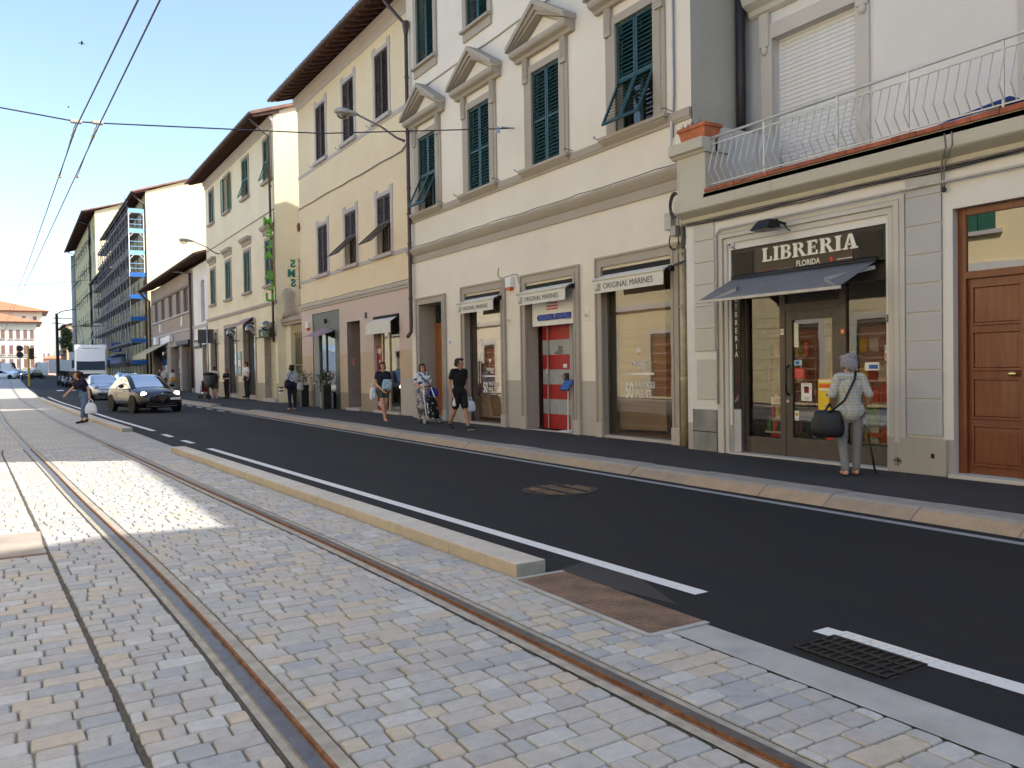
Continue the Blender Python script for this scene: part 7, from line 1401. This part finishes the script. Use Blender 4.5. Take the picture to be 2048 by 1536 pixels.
def person(label, loc, rz, H, J, cloth, voxel=0.012, hair=None, hairm=None, skin=None, sleeve=0.6, pants='long', group=None, fem=False, fat=1.0, head_turn=0.0, extra=(), hands=True, shoe=None, face=True, lowsleeve=None):
    """J: joint overrides in metres for a 1.70 m figure; L*/R* are the person's left (+x) / right (-x)"""
    k = H/1.70; P = dict(pel=(0, 0, .93), wai=(0, 0, 1.06), che=(0, -.01, 1.25), nec=(0, 0, 1.42), hea=(0, -.02, 1.565), Lsh=(.175, 0, 1.385), Rsh=(-.175, 0, 1.385), Lel=(.22, .02, 1.11), Rel=(-.22, .02, 1.11), Lwr=(.23, -.05, .87), Rwr=(-.23, -.05, .87), Lhi=(.09, 0, .88), Rhi=(-.09, 0, .88), Lkn=(.095, -.01, .48), Rkn=(-.095, -.01, .48), Lan=(.095, .03, .085), Ran=(-.095, .03, .085), Lto=(.11, -.16, .035), Rto=(-.11, -.16, .035))
    if fem:
        for s, n_ in ((1, 'L'), (-1, 'R')): P[n_+'sh'] = (s*.155, 0, 1.37); P[n_+'el'] = (s*.20, .02, 1.10); P[n_+'wr'] = (s*.22, -.05, .87)
    P.update(J); P = {a: Vector(b)*k for a, b in P.items()}; f = fat*k; pr = []; C = lambda t, a, b, ra, rb: pr.append(('c', t, tuple(a), tuple(b), ra, rb)); E_ = lambda t, c, r: pr.append(('e', t, tuple(c), tuple(r)))
    sk = 'skin'; hp = .115 if fem else .105
    # torso
    C('top', P['wai']+Vector((.05*f, 0, 0)), P['che']+Vector((.075*f, 0, 0)), .095*f, .105*f); C('top', P['wai']-Vector((.05*f, 0, 0)), P['che']-Vector((.075*f, 0, 0)), .095*f, .105*f); C('top', P['wai'], P['che']+Vector((0, -.01*f, 0)), .11*f, .12*f)
    C('top', P['Lsh']*.9+P['nec']*.1, P['Rsh']*.9+P['nec']*.1, .066*f, .066*f); C('top', P['che'], P['nec']-Vector((0, 0, .06*k)), .11*f, .07*f)
    if fem:
        for s in (-1, 1): E_('top', P['che']+Vector((s*.072*f, -.085*f, -.01)), (.068*f, .06*f, .068*f))
    C('low', P['Lhi'], P['Rhi'], hp*f, hp*f); C('low', P['pel'], P['wai']-Vector((0, 0, .03*k)), .125*f, .115*f); C('low', P['pel']+Vector((.06*f, 0.02, 0)), P['pel']-Vector((.06*f, -.02, 0)), .11*f, .11*f)
    # legs
    for n_ in 'LR':
        hi, kn, an, to = P[n_+'hi'], P[n_+'kn'], P[n_+'an'], P[n_+'to']
        if pants == 'long': C('low', hi, kn, .088*f, .066*f); C('low', kn, an+(kn-an)*.06, .066*f, .055*k)
        elif pants == 'capri': C('low', hi, kn, .09*f, .068*f); C('low', kn, kn.lerp(an, .72), .068*f, .058*k); C(sk, kn.lerp(an, .6), an, .045*k, .034*k)
        elif pants == 'shorts': q = hi.lerp(kn, .78); C('low', hi, q, .098*f, .092*f); C(sk, hi, kn, .076*f, .052*k); C(sk, kn, kn.lerp(an, .35), .05*k, .054*k); C(sk, kn.lerp(an, .35), an, .054*k, .033*k)
        elif pants == 'hot': q = hi.lerp(kn, .34); C('low', hi, q, .1*f, .098*f); C(sk, hi, kn, .085*f, .055*k); C(sk, kn, kn.lerp(an, .35), .052*k, .055*k); C(sk, kn.lerp(an, .35), an, .055*k, .033*k)
        C('shoe' if shoe != 'sandal' else sk, an, an-Vector((0, 0, .03*k)), .036*k, .036*k); C('shoe' if shoe != 'sandal' else sk, an-Vector((0, 0, .045*k))+(an-to)*.12, to, .037*k, .030*k)
        if shoe: C('sole', an-Vector((0, 0, .07*k))+(an-to)*.12, to-Vector((0, 0, .022*k)), .022*k, .02*k)
    # arms
    for n_, s in (('L', 1), ('R', -1)):
        sh, el, wr = P[n_+'sh'], P[n_+'el'], P[n_+'wr']; q = sh.lerp(el, sleeve)
        C('top', sh, q, .066*f, (.058 if sleeve < 1 else .052)*f); C(sk if sleeve < 1 or True else 'top', sh, el, .046*f, .040*k); C(sk if not lowsleeve else 'top', el, wr, .041*k, .028*k)
        d = (wr-el).normalized(); pm = wr+d*.045*k
        C(sk, wr, pm, .027*k, .032*k)
        if hands:
            g = P.get(n_+'grip'); side = d.cross(Vector((0, 1, 0)) if abs(d.y) < .8 else Vector((0, 0, 1))).normalized(); fr = side.cross(d).normalized()*(1 if n_ == 'L' else 1)
            inn = Vector((-s, 0, 0)); inn = (inn-d*inn.dot(d)).normalized(); ax = d.cross(inn).normalized(); curl = .75 if g is not None else .3
            for i in range(4):
                L = (.036, .042, .040, .032)[i]*k; b0 = pm+ax*(i-1.5)*.018*k+d*.012*k; b1 = b0+(d*(1-curl*.4)+inn*curl*.4).normalized()*L; b2 = b1+(d*(1-curl)+inn*curl).normalized()*L*.9
                C(sk, b0, b1, .0098*k, .0092*k); C(sk, b1, b2, .0092*k, .0078*k)
            tb = wr+d*.02*k-ax*.022*k; C(sk, tb, tb+(d*.6-ax*.7+inn*.3).normalized()*.035*k, .011*k, .0095*k); tb2 = tb+(d*.6-ax*.7+inn*.3).normalized()*.035*k; C(sk, tb2, tb2+(d*.9+inn*.4).normalized()*.028*k, .0095*k, .008*k)
    # head
    hd = P['hea']; ct, st = math.cos(head_turn), math.sin(head_turn)
    def hv(x, y, z): return hd+Vector((x*ct-y*st, x*st+y*ct, z))*k
    C(sk, P['nec']-Vector((0, 0, .05*k)), hd-Vector((0, 0, .05*k)), .052*k, .05*k); E_(sk, hv(0, .012, .03), (.076*k, .092*k, .088*k)); C(sk, hv(0, -.025, -.005), hv(0, -.045, -.075), .062*k, .038*k)
    if face:
        C(sk, hv(0, -.088, .015), hv(0, -.103, -.022), .009*k, .014*k)
        for s in (-1, 1):
            E_(sk, hv(s*.078, .015, 0), (.012*k, .02*k, .03*k)); E_('eye', hv(s*.030, -.080, .016), (.013*k, .011*k, .009*k)); C('brow', hv(s*.015, -.089, .036), hv(s*.045, -.080, .038), .006*k, .005*k)
        C('lip', hv(-.018, -.083, -.052), hv(.018, -.083, -.052), .0075*k, .0075*k)
    pr += list(extra(P, k) if callable(extra) else extra)
    me, names, tg = blob(pr, voxel*k, 4 if voxel < .01 else 2)
    sm = skin or SKIN; mm = {'skin': sm, 'top': cloth[0], 'low': cloth[1], 'shoe': cloth[2], 'sole': cloth[3] if len(cloth) > 3 else RUBBER, 'eye': plain('eye_dark', (.03, .02, .018), .3), 'brow': hairm, 'lip': plain('lip', (.38, .13, .11), .5), 'white': P_WHT, 'red': REDP, 'strap': IRON}
    me.materials.clear()
    for n_ in names: me.materials.append(mm[n_])
    me.polygons.foreach_set('material_index', tg); me.polygons.foreach_set('use_smooth', [True]*len(me.polygons)); me.name = 'body'
    r_ = root('person', loc, label, 'person', group, rz, True); inst(me, 'body', r_)
    if hair:
        hp_ = [('e', 'hair', tuple(hv(*c)), tuple(x*k for x in rr)) for c, rr in hair]; hm, _, _ = blob(hp_, max(.008, voxel*.8)*k, 2, .0035*k); hm.materials.clear(); hm.materials.append(hairm); hm.polygons.foreach_set('use_smooth', [True]*len(hm.polygons)); hm.name = 'hair'; inst(hm, 'hair', r_)
    W = Matrix.Translation(Vector(loc)) @ Matrix.Rotation(rz, 4, 'Z')
    return r_, {a: W @ b for a, b in P.items()}, k
SHORT = [((0, .035, .06), (.086, .088, .075)), ((0, -.035, .098), (.07, .05, .035)), ((0, .07, .0), (.075, .05, .07)), ((.072, .02, .03), (.016, .045, .05)), ((-.072, .02, .03), (.016, .045, .05))]
BOB = [((0, .04, .055), (.094, .095, .085)), ((0, .07, -.02), (.085, .06, .08)), ((.08, .02, -.01), (.022, .05, .075)), ((-.08, .02, -.01), (.022, .05, .075)), ((0, -.035, .102), (.075, .05, .03))]
CURLY = [((0, .03, .06), (.108, .108, .09)), ((.075, .03, .02), (.05, .07, .075)), ((-.075, .03, .02), (.05, .07, .075)), ((0, .09, .0), (.09, .055, .085)), ((.05, -.04, .10), (.05, .045, .04)), ((-.05, -.04, .10), (.05, .045, .04)), ((0, .06, .12), (.08, .07, .045))]
H_DARK = plain('dark_hair', (.022, .016, .013), .5, var=.4, scale=40); H_RED = plain('reddish_hair', (.06, .022, .015), .5, var=.4, scale=40); H_BROWN = plain('brown_hair', (.085, .045, .028), .5, var=.35, scale=40); H_GREY = plain('lilac_grey_hair', (.36, .35, .41), .7, var=.35, scale=60, bump=.8, bscale=90); H_BLOND = plain('fair_hair', (.30, .19, .10), .5, var=.3, scale=40)
T_BLACK = plain('black_cotton', (.008, .008, .009), .85, var=.2); T_NAVY = plain('navy_cotton', (.012, .014, .032), .85, var=.2); T_JEANS = plain('washed_denim', (.085, .14, .26), .85, var=.3, scale=9, bump=.2, bscale=150); T_GREYP = plain('grey_trousers', (.20, .205, .215), .85, var=.15, scale=4); T_DPANT = plain('dark_blue_trousers', (.012, .014, .035), .85); T_KHAKI = plain('khaki_cotton', (.07, .065, .045), .85); T_WHITE = plain('white_cotton', (.68, .68, .70), .85); T_SHORT = plain('denim_shorts', (.07, .085, .09), .85, var=.3, scale=20)
PLAID = plaid('plaid_cotton', (.48, .49, .47), (.22, .27, .36), (.45, .40, .20)); FLOR = check2('floral_white_blue', (.70, .73, .74), (.03, .06, .17), 13, thr=.56); FLOR2 = check2('floral_pale_blue', (.42, .50, .55), (.40, .12, .13), 12, thr=.62); NAVYP = check2('navy_print', (.014, .016, .04), (.20, .16, .19), 22, thr=.66); SKIRTP = check2('grey_print_skirt', (.42, .41, .42), (.12, .11, .16), 11, thr=.52); TROLP = check2('black_white_swirl', (.012, .012, .016), (.50, .50, .52), 8, thr=.60, detail=1)
def gz(y): return zg(y)+.12
# --- old woman looking into the bookshop
oy = 6.62; ox = 8.93
def lady_extra(P, k): return [('c', 'top', tuple(P['wai']+Vector((0, .01, -.16*k))), tuple(P['che']), .165*k, .135*k), ('c', 'top', tuple(P['wai']+Vector((.05, .0, -.15*k))), tuple(P['wai']+Vector((-.05, 0, -.15*k))), .145*k, .145*k)]
lad, LP, k = person('elderly woman with curly lilac grey hair and plaid shirt looking into the bookshop', (ox, oy, .12), rad(140), 1.52, dict(hea=(0, -.075, 1.545), nec=(0, -.045, 1.41), che=(0, -.02, 1.24), Lel=(.24, .02, 1.12), Lwr=(.20, -.20, .98), Rel=(-.25, .05, 1.12), Rwr=(-.235, -.14, .93), Rgrip=(1, 0, 0), Lan=(.075, .06, .085), Ran=(-.085, -.02, .085), Lto=(.085, -.12, .035), Rto=(-.10, -.20, .035)), (PLAID, T_GREYP, IRON, IRON), .0075, CURLY, H_GREY, SKIN, .95, 'long', fem=True, fat=1.02, extra=lady_extra, shoe='sandal', head_turn=.25)
hb = root('handbag', (ox-.25, oy-.05, .85), 'large black shoulder bag hanging on the elderly woman', 'bag'); fwd = Vector((math.sin(rad(140)), -math.cos(rad(140)), 0)); lft = Vector((math.cos(rad(140)), math.sin(rad(140)), 0))
bc = Vector((ox, oy, 0))+lft*.27-fwd*.02
def bagloft(c, ax, th, rows, name, mat, par, n=12):
    ax = Vector(ax).normalized(); tn = Vector((-ax.y, ax.x, 0)); secs = []
    for z, hw_, ht in rows: secs.append([tuple(Vector(c)+ax*hw_*(abs(math.cos(2*math.pi*j/n))**.6)*(1 if math.cos(2*math.pi*j/n) >= 0 else -1)+tn*ht*(abs(math.sin(2*math.pi*j/n))**.7)*(1 if math.sin(2*math.pi*j/n) >= 0 else -1)+Vector((0, 0, z))) for j in range(n)])
    return smoothobj(loft(secs).build(name, mat, par, True), 1)
BAGL = plain('black_leather', (.012, .012, .015), .42, var=.2, scale=12, bump=.2)
bagloft(bc-Vector((.06, .05, 0)), (.82, -.57, 0), .1, [(.60, .13, .05), (.62, .20, .075), (.72, .215, .085), (.84, .19, .075), (.92, .165, .055), (.945, .15, .03)], 'bag_body', BAGL, hb)
sh_ = LP['Rsh']; back = -fwd
MB().tube([bc+fwd*.13+Vector((0, 0, .92)), LP['che']+lft*.17*0+fwd*.15+lft*.10+Vector((0, 0, -.05)), LP['che']+fwd*.13-lft*.03+Vector((0, 0, .1)), sh_+Vector((0, 0, .075))-lft*-.06, LP['che']-fwd*.15-lft*.03+Vector((0, 0, .09)), LP['wai']-fwd*.175+lft*.10, bc-fwd*.13+Vector((0, 0, .92))], .016, 6).build('strap', BAGL, hb, True); B(0, .012, -.03, .03, 0, .03).build('clasp', STEEL, hb, loc=tuple(bc+lft*.09+Vector((0, 0, .86))))
cn = root('walking_cane', (ox+.1, oy-.4, .12), 'dark walking cane with silver upper part held by the elderly woman', 'cane'); hh = LP['Rwr']+fwd*.03-Vector((0, 0, .06)); ft = Vector((hh.x+.05, hh.y-.12, .13))
MB().tube([hh+(ft-hh)*.0, hh+(ft-hh)*.35], .012, 8).build('upper_shaft', STEEL, cn, True); MB().tube([hh+(ft-hh)*.35, ft], .013, 8).build('lower_shaft', IRON, cn, True); MB().cyl(ft+Vector((0, 0, .03)), ft, .02, 8).build('ferrule', RUBBER, cn); MB().tube([hh-fwd*.06, hh, hh+fwd*.07], .014, 8).build('grip', IRON, cn, True)
MB().lathe([(.024, -.01), (.026, 0), (.024, .01)], 12).build('wrist_watch', BRASS, lad, loc=tuple(Matrix.Rotation(-rad(140), 4, 'Z') @ (LP['Lwr']-Vector((ox, oy, .12)))))
# --- man in black
mx, my = gnd(920, 861, .12)
man, MPt, k = person('man in black T-shirt and shorts striding along the pavement', (mx, my, .12), rad(8), 1.66, dict(Lhi=(.09, 0, .89), Rhi=(-.09, 0, .89), Lkn=(.09, -.10, .50), Lan=(.07, -.24, .10), Lto=(.10, -.42, .07), Rkn=(-.085, .06, .50), Ran=(-.09, .28, .16), Rto=(-.10, .16, .04), Rel=(-.27, .04, 1.12), Rwr=(-.29, -.10, .88), Lel=(.24, .07, 1.12), Lwr=(.25, -.02, .88), Lgrip=(1, 0, 0), hea=(0, -.03, 1.56)), (T_BLACK, T_BLACK, T_NAVY, P_WHT), .009, SHORT, H_DARK, SKIN2, .55, 'shorts', fat=1.03, head_turn=.55, shoe='trainer', extra=lambda P, k: [('c', 'white', tuple(P['Rhi']+Vector((-.085, -.03, -.12))*k), tuple(P['Rhi'].lerp(P['Rkn'], .72)+Vector((-.065, -.045, 0))*k), .012*k, .045*k)])
def plastic_bag(top, label, h=.34, w_=.15, m=None, ax=(1, 0, 0)):
    b = root('plastic_bag', (top.x, top.y, top.z-h), label, 'bag'); m = m or plain('thin_plastic', (.66, .70, .75), .45, var=.12, scale=14, bump=.5, bscale=25)
    bagloft(top-Vector((0, 0, h)), ax, .06, [(0, w_*.75, .05), (.02, w_*.95, .08), (h*.35, w_, .085), (h*.62, w_*.72, .06), (h*.76, w_*.42, .035)], 'bag_body', m, b)
    for s in (-1, 1): MB().tube([top+Vector((s*w_*.35*ax[0], s*w_*.35*ax[1], -h*.26)), top+Vector((s*w_*.22*ax[0], s*w_*.22*ax[1], -h*.1)), top], .012, 6).build('handle', m, b, True)
    return b
plastic_bag(MPt['Lwr']+Vector((.02, -.04, -.09)), 'crumpled white plastic bag carried by the man in black', .36, .14)
# --- woman with shopping trolley
tx, ty = 9.28, 19.9
_, TP, k = person('laughing woman in white and blue blouse pushing a shopping trolley', (tx, ty, .12), rad(-6), 1.56, dict(Lel=(.24, -.02, 1.13), Lwr=(.07, -.27, 1.02), Rel=(-.26, -.02, 1.13), Rwr=(-.05, -.27, 1.02), Lgrip=(1, 0, 0), Rgrip=(1, 0, 0)), (FLOR, SKIRTP, IRON, IRON), .010, BOB, H_RED, SKIN, .75, 'capri', fem=True, fat=1.14, shoe='flat', extra=lambda P, k: [('c', 'low', (0, .0, .50*k), (0, 0, .95*k), .175*k, .135*k), ('c', 'top', tuple(P['wai']-Vector((0, 0, .1*k))), tuple(P['che']), .17*k, .15*k), ('c', 'low', (.08*k, 0, .48*k), (-.08*k, 0, .48*k), .12*k, .12*k)])
tr_ = root('shopping_trolley', (tx, ty-.5, .12), 'black and white patterned two wheeled shopping trolley', 'trolley')
for s in (-1, 1): MB().tube([(tx+s*.17, ty-.62, .22), (tx+s*.17, ty-.55, .40), (tx+s*.15, ty-.40, .82), (tx+s*.10, ty-.30, 1.07)], .015, 8).build('frame_tube', WHITEP, tr_, True); MB().lathe([(.04, -.02), (.085, -.02), (.09, 0), (.085, .02), (.04, .02)], 14, (0, 0, 0), 'x').build('wheel', GREYM, tr_, loc=(tx+s*.22, ty-.58, .21))
MB().tube([(tx-.10, ty-.30, 1.07), (tx, ty-.285, 1.09), (tx+.10, ty-.30, 1.07)], .016, 8).build('handlebar', IRON, tr_, True); MB().tube([(tx-.22, ty-.58, .21), (tx+.22, ty-.58, .21)], .012, 6).build('axle', STEEL, tr_); B(tx-.17, tx+.17, ty-.80, ty-.56, .19, .21).build('foot_plate', STEEL, tr_)
smoothobj(loft([[(tx-w_, y-d, z), (tx+w_, y-d, z), (tx+w_, y+.09, z), (tx-w_, y+.09, z)] for z, w_, d, y in ((.23, .155, .13, ty-.66), (.30, .17, .15, ty-.64), (.55, .17, .15, ty-.56), (.72, .165, .14, ty-.50), (.80, .14, .11, ty-.47), (.815, .11, .06, ty-.465))]).build('trolley_bag', TROLP, tr_, True), 1)
sb = root('shoulder_bag', (tx+.27, ty-.05, .8), 'bright blue shoulder bag of the woman with the trolley', 'bag'); bagloft((tx+.27, ty-.12, 0), (.3, -1, 0), .1, [(.80, .10, .05), (.83, .15, .07), (.94, .155, .07), (1.04, .12, .045)], 'bag_body', plain('royal_blue', (.01, .03, .30), .5, var=.3, scale=14), sb); MB().tube([(tx+.25, ty-.15, 1.03), (tx+.10, ty-.20, 1.15), (tx-.04, ty-.17, 1.30), (tx-.13, ty-.05, 1.42), (tx-.11, ty+.08, 1.42)], .012, 6).build('strap', MATS['royal_blue'], sb, True)
# --- woman in shorts
wx, wy = 8.72, 21.25
_, WP, k = person('woman in navy T-shirt and denim shorts holding a pale blue bag', (wx, wy, .12), rad(-3), 1.63, dict(Lkn=(.06, -.03, .48), Lan=(.09, .16, .12), Lto=(.10, .05, .04), Rkn=(-.05, -.10, .49), Ran=(-.01, -.16, .085), Rto=(-.02, -.33, .035), Lel=(.24, -.02, 1.10), Lwr=(.12, -.20, .92), Rel=(-.24, .0, 1.10), Rwr=(-.07, -.23, .87), Lgrip=(1, 0, 0), Rgrip=(1, 0, 0), hea=(-.01, -.02, 1.565)), (T_NAVY, T_SHORT, REDP, REDP), .010, BOB, H_BROWN, SKIN, .45, 'hot', fem=True, fat=1.08, shoe='sandal')
fb = root('fabric_bag', (wx, wy-.25, .8), 'pale blue printed bag held in front of the woman in shorts', 'bag'); bagloft((wx+.02, wy-.24, 0), (1, 0, 0), .1, [(.98, .10, .05), (1.02, .155, .06), (1.14, .15, .065), (1.25, .12, .05), (1.28, .09, .03)], 'bag_body', check2('pale_blue_print', (.30, .50, .62), (.55, .62, .68), 12), fb)
plastic_bag(WP['Rel']+Vector((-.06, .02, .0)), 'long white carrier bag hanging from the arm of the woman in shorts', .46, .09)
# --- woman crossing the tracks
_, CP, k = person('woman in navy print blouse and jeans crossing the tram track', (1.95, 29.4, 0), rad(-62), 1.70, dict(che=(0, -.10, 1.24), nec=(0, -.17, 1.39), hea=(0, -.24, 1.52), Lsh=(.155, -.13, 1.355), Rsh=(-.155, -.15, 1.355), wai=(0, -.03, 1.06), Lel=(.21, .0, 1.12), Lwr=(.23, .02, .86), Rel=(-.26, -.22, 1.12), Rwr=(-.30, -.42, .93), Lgrip=(1, 0, 0), Lkn=(.09, -.10, .50), Lan=(.09, -.16, .10), Lto=(.10, -.34, .04), Rkn=(-.09, .04, .48), Ran=(-.09, .12, .11), Rto=(-.1, -.02, .035)), (NAVYP, T_JEANS, plain('oxblood_leather', (.05, .012, .014), .4), IRON), .010, BOB, H_RED, SKIN, .6, 'capri', fem=True, fat=1.12, shoe='shoe', head_turn=-.3)
plastic_bag(CP['Lwr']+Vector((.03, -.02, -.09)), 'bulging white plastic bag carried by the woman crossing the track', .48, .19)
# --- woman seen from behind with bags
bx_, by_ = 8.78, 30.1
_, BP, k = person('dark haired woman in pale floral blouse seen from behind with bags', (bx_, by_, .12), rad(186), 1.66, dict(Lwr=(.24, -.02, .90), Rwr=(-.25, -.02, .90), Lgrip=(1, 0, 0), Rgrip=(1, 0, 0)), (FLOR2, T_DPANT, plain('tan_sandal', (.35, .24, .16), .6), IRON), .012, BOB, H_DARK, SKIN, .7, 'long', fem=True, fat=1.16, shoe='flat')
tbag = root('tote_bag', (bx_+.25, by_-.1, .7), 'pale tote bag on the right arm of the woman seen from behind', 'bag'); bagloft((bx_+.27, by_-.10, 0), (1, .2, 0), .1, [(.82, .08, .05), (.86, .13, .07), (1.0, .13, .07), (1.15, .09, .05)], 'bag_body', plain('pale_tote', (.48, .50, .52), .7, var=.2, scale=10), tbag)
sb2 = root('shoulder_bag', (bx_-.2, by_-.15, .8), 'dark violet shoulder bag of the woman seen from behind', 'bag'); bagloft((bx_-.20, by_-.17, 0), (1, .3, 0), .1, [(.92, .09, .06), (.96, .15, .08), (1.1, .15, .08), (1.25, .11, .05)], 'bag_body', plain('dark_violet', (.025, .012, .03), .6), sb2); MB().tube([(bx_-.2, by_-.17, 1.24), (bx_-.1, by_-.16, 1.45), (bx_+.02, by_-.05, 1.52)], .015, 6).build('strap', MATS['dark_violet'], sb2, True)
sh3 = root('paper_bag', (bx_-.4, by_, .6), 'striped white and red paper bag of the woman seen from behind', 'bag')
for q in range(4): B(bx_-.47, bx_-.33, by_-.06, by_+.06, .74+.06*q, .80+.06*q-.001).build('stripe', (P_WHT, P_DRD)[q % 2], sh3)
# --- group at the cafe
_, GP, k = person('man with a black backpack and shorts beside a stroller', (9.45, 47.0, .12), rad(165), 1.76, dict(Lel=(.24, -.02, 1.12), Lwr=(.2, -.25, 1.0), Rel=(-.24, -.02, 1.12), Rwr=(-.2, -.25, 1.0)), (T_WHITE, T_KHAKI, P_WHT, P_GRY), .014, SHORT, H_BROWN, SKIN, .6, 'shorts', shoe='trainer', hands=False)
bp = root('backpack', (9.45, 46.8, 1.1), 'black backpack on the back of the man in shorts', 'backpack'); bagloft((9.42, 46.80, 0), (1, -.2, 0), .1, [(1.02, .13, .08), (1.06, .18, .12), (1.25, .19, .13), (1.45, .16, .10), (1.52, .10, .06)], 'bag_body', plain('backpack_black', (.014, .015, .018), .7), bp)
stt = root('stroller', (8.9, 47.3, .12), 'dark baby stroller with red seat beside the sign pole', 'stroller')
for (dx_, dy_) in ((-.2, -.3), (.2, -.3), (-.2, .35), (.2, .35)): MB().lathe([(.05, -.03), (.12, -.03), (.13, 0), (.12, .03), (.05, .03)], 12, (0, 0, 0), 'x').build('wheel', RUBBER, stt, loc=(8.95+dx_, 47.2+dy_, .25))
for s in (-1, 1): MB().tube([(8.95+s*.2, 47.5, .25), (8.95+s*.2, 47.2, .6), (8.95+s*.2, 46.85, 1.1)], .014, 6).build('frame_tube', STEEL, stt, True); MB().tube([(8.95+s*.2, 46.9, .25), (8.95+s*.2, 47.3, .75)], .014, 6).build('frame_tube', STEEL, stt, True)
B(8.78, 9.12, 47.0, 47.45, .5, .58).build('seat', plain('maroon_cloth', (.12, .02, .025), .8), stt, bevel=.02); MB().obox((8.95, 47.0, .8), (1, 0, 0), (0, -.4, 1), (0, 1, .4), .17, .28, .03).build('backrest', MATS['maroon_cloth'], stt); MB().tube([(8.75, 46.85, 1.1), (9.15, 46.85, 1.1)], .02, 6).build('handle', RUBBER, stt)
person('fair haired woman in black with folded arms at the cafe', (10.0, 46.6, .12), rad(-60), 1.64, dict(Lel=(.22, -.05, 1.12), Lwr=(.0, -.2, 1.12), Rel=(-.22, -.05, 1.12), Rwr=(.02, -.22, 1.08)), (T_BLACK, T_BLACK, T_BLACK, RUBBER), .014, BOB, H_BLOND, SKIN, .6, 'long', fem=True, shoe='shoe', hands=False)
person('waiter in white shirt and dark trousers in the cafe doorway', (10.2, 42.9, .25), rad(-75), 1.80, dict(), (T_WHITE, T_DPANT, RUBBER, RUBBER), .014, SHORT, H_DARK, SKIN2, .6, 'long', shoe='shoe', hands=False)
for (px, py, Y, H, rz, lab, cl, hr, hm_, fe) in ((346, 790, 57.5, 1.66, -130, 'woman in pale top with a yellow bag behind the black car', (T_WHITE, plain('lilac_trousers', (.34, .31, .36), .8), IRON), BOB, H_RED, True), (330, 786, 60.5, 1.72, 20, 'man in pale shirt and dark shorts behind the black car', (plain('pale_grey_cotton', (.45, .47, .47), .8), T_KHAKI, IRON), SHORT, H_RED, False), (321, 783, 64, 1.66, 0, 'person in dark purple top farther along the pavement', (plain('purple_cotton', (.06, .03, .07), .8), T_DPANT, IRON), BOB, H_DARK, True)):
    X_, _z = aty(px, py, Y); person(lab, (X_, Y, gz(Y)), rad(rz), H, {}, cl, .018, hr, hm_, SKIN, .6, 'long', fem=fe, shoe='shoe', hands=False, face=False)
X_, _z = aty(346, 790, 57.5); yb = root('shoulder_bag', (X_-.15, 57.3, 1.0), 'yellow shoulder bag of the woman in pale top', 'bag'); bagloft((X_+.05, 57.2, 0), (1, 0, 0), .1, [(1.0, .12, .06), (1.04, .20, .08), (1.18, .20, .08), (1.28, .15, .05)], 'bag_body', plain('mustard_leather', (.42, .22, .02), .6), yb)
for (px, py, Y, z, lab, cl, hr) in ((197, 628, 124.4, 8.15, 'worker in blue shirt standing on the scaffold plank', (plain('work_blue', (.05, .10, .28), .8), T_DPANT, IRON), H_DARK), (216, 622, 124.4, 8.4, 'worker in black shirt next to the scaffold corner', (T_BLACK, plain('maroon_trousers', (.07, .03, .035), .8), IRON), H_DARK), (217, 668, 123.6, 5.2, 'worker in pale grey shirt one deck lower on the scaffold', (plain('pale_grey_cotton', (.45, .47, .47), .8), plain('maroon_trousers', (.07, .03, .035), .8), IRON), H_BLOND)):
    X_, z_ = aty(px, py, Y); person(lab, (X_, Y, z_), rad(70), 2.5 if False else 1.9, dict(Lel=(.2, -.2, 1.25), Lwr=(.18, -.4, 1.35)), cl, .022, SHORT, hr, SKIN2, .6, 'long', shoe='shoe', hands=False, face=False)
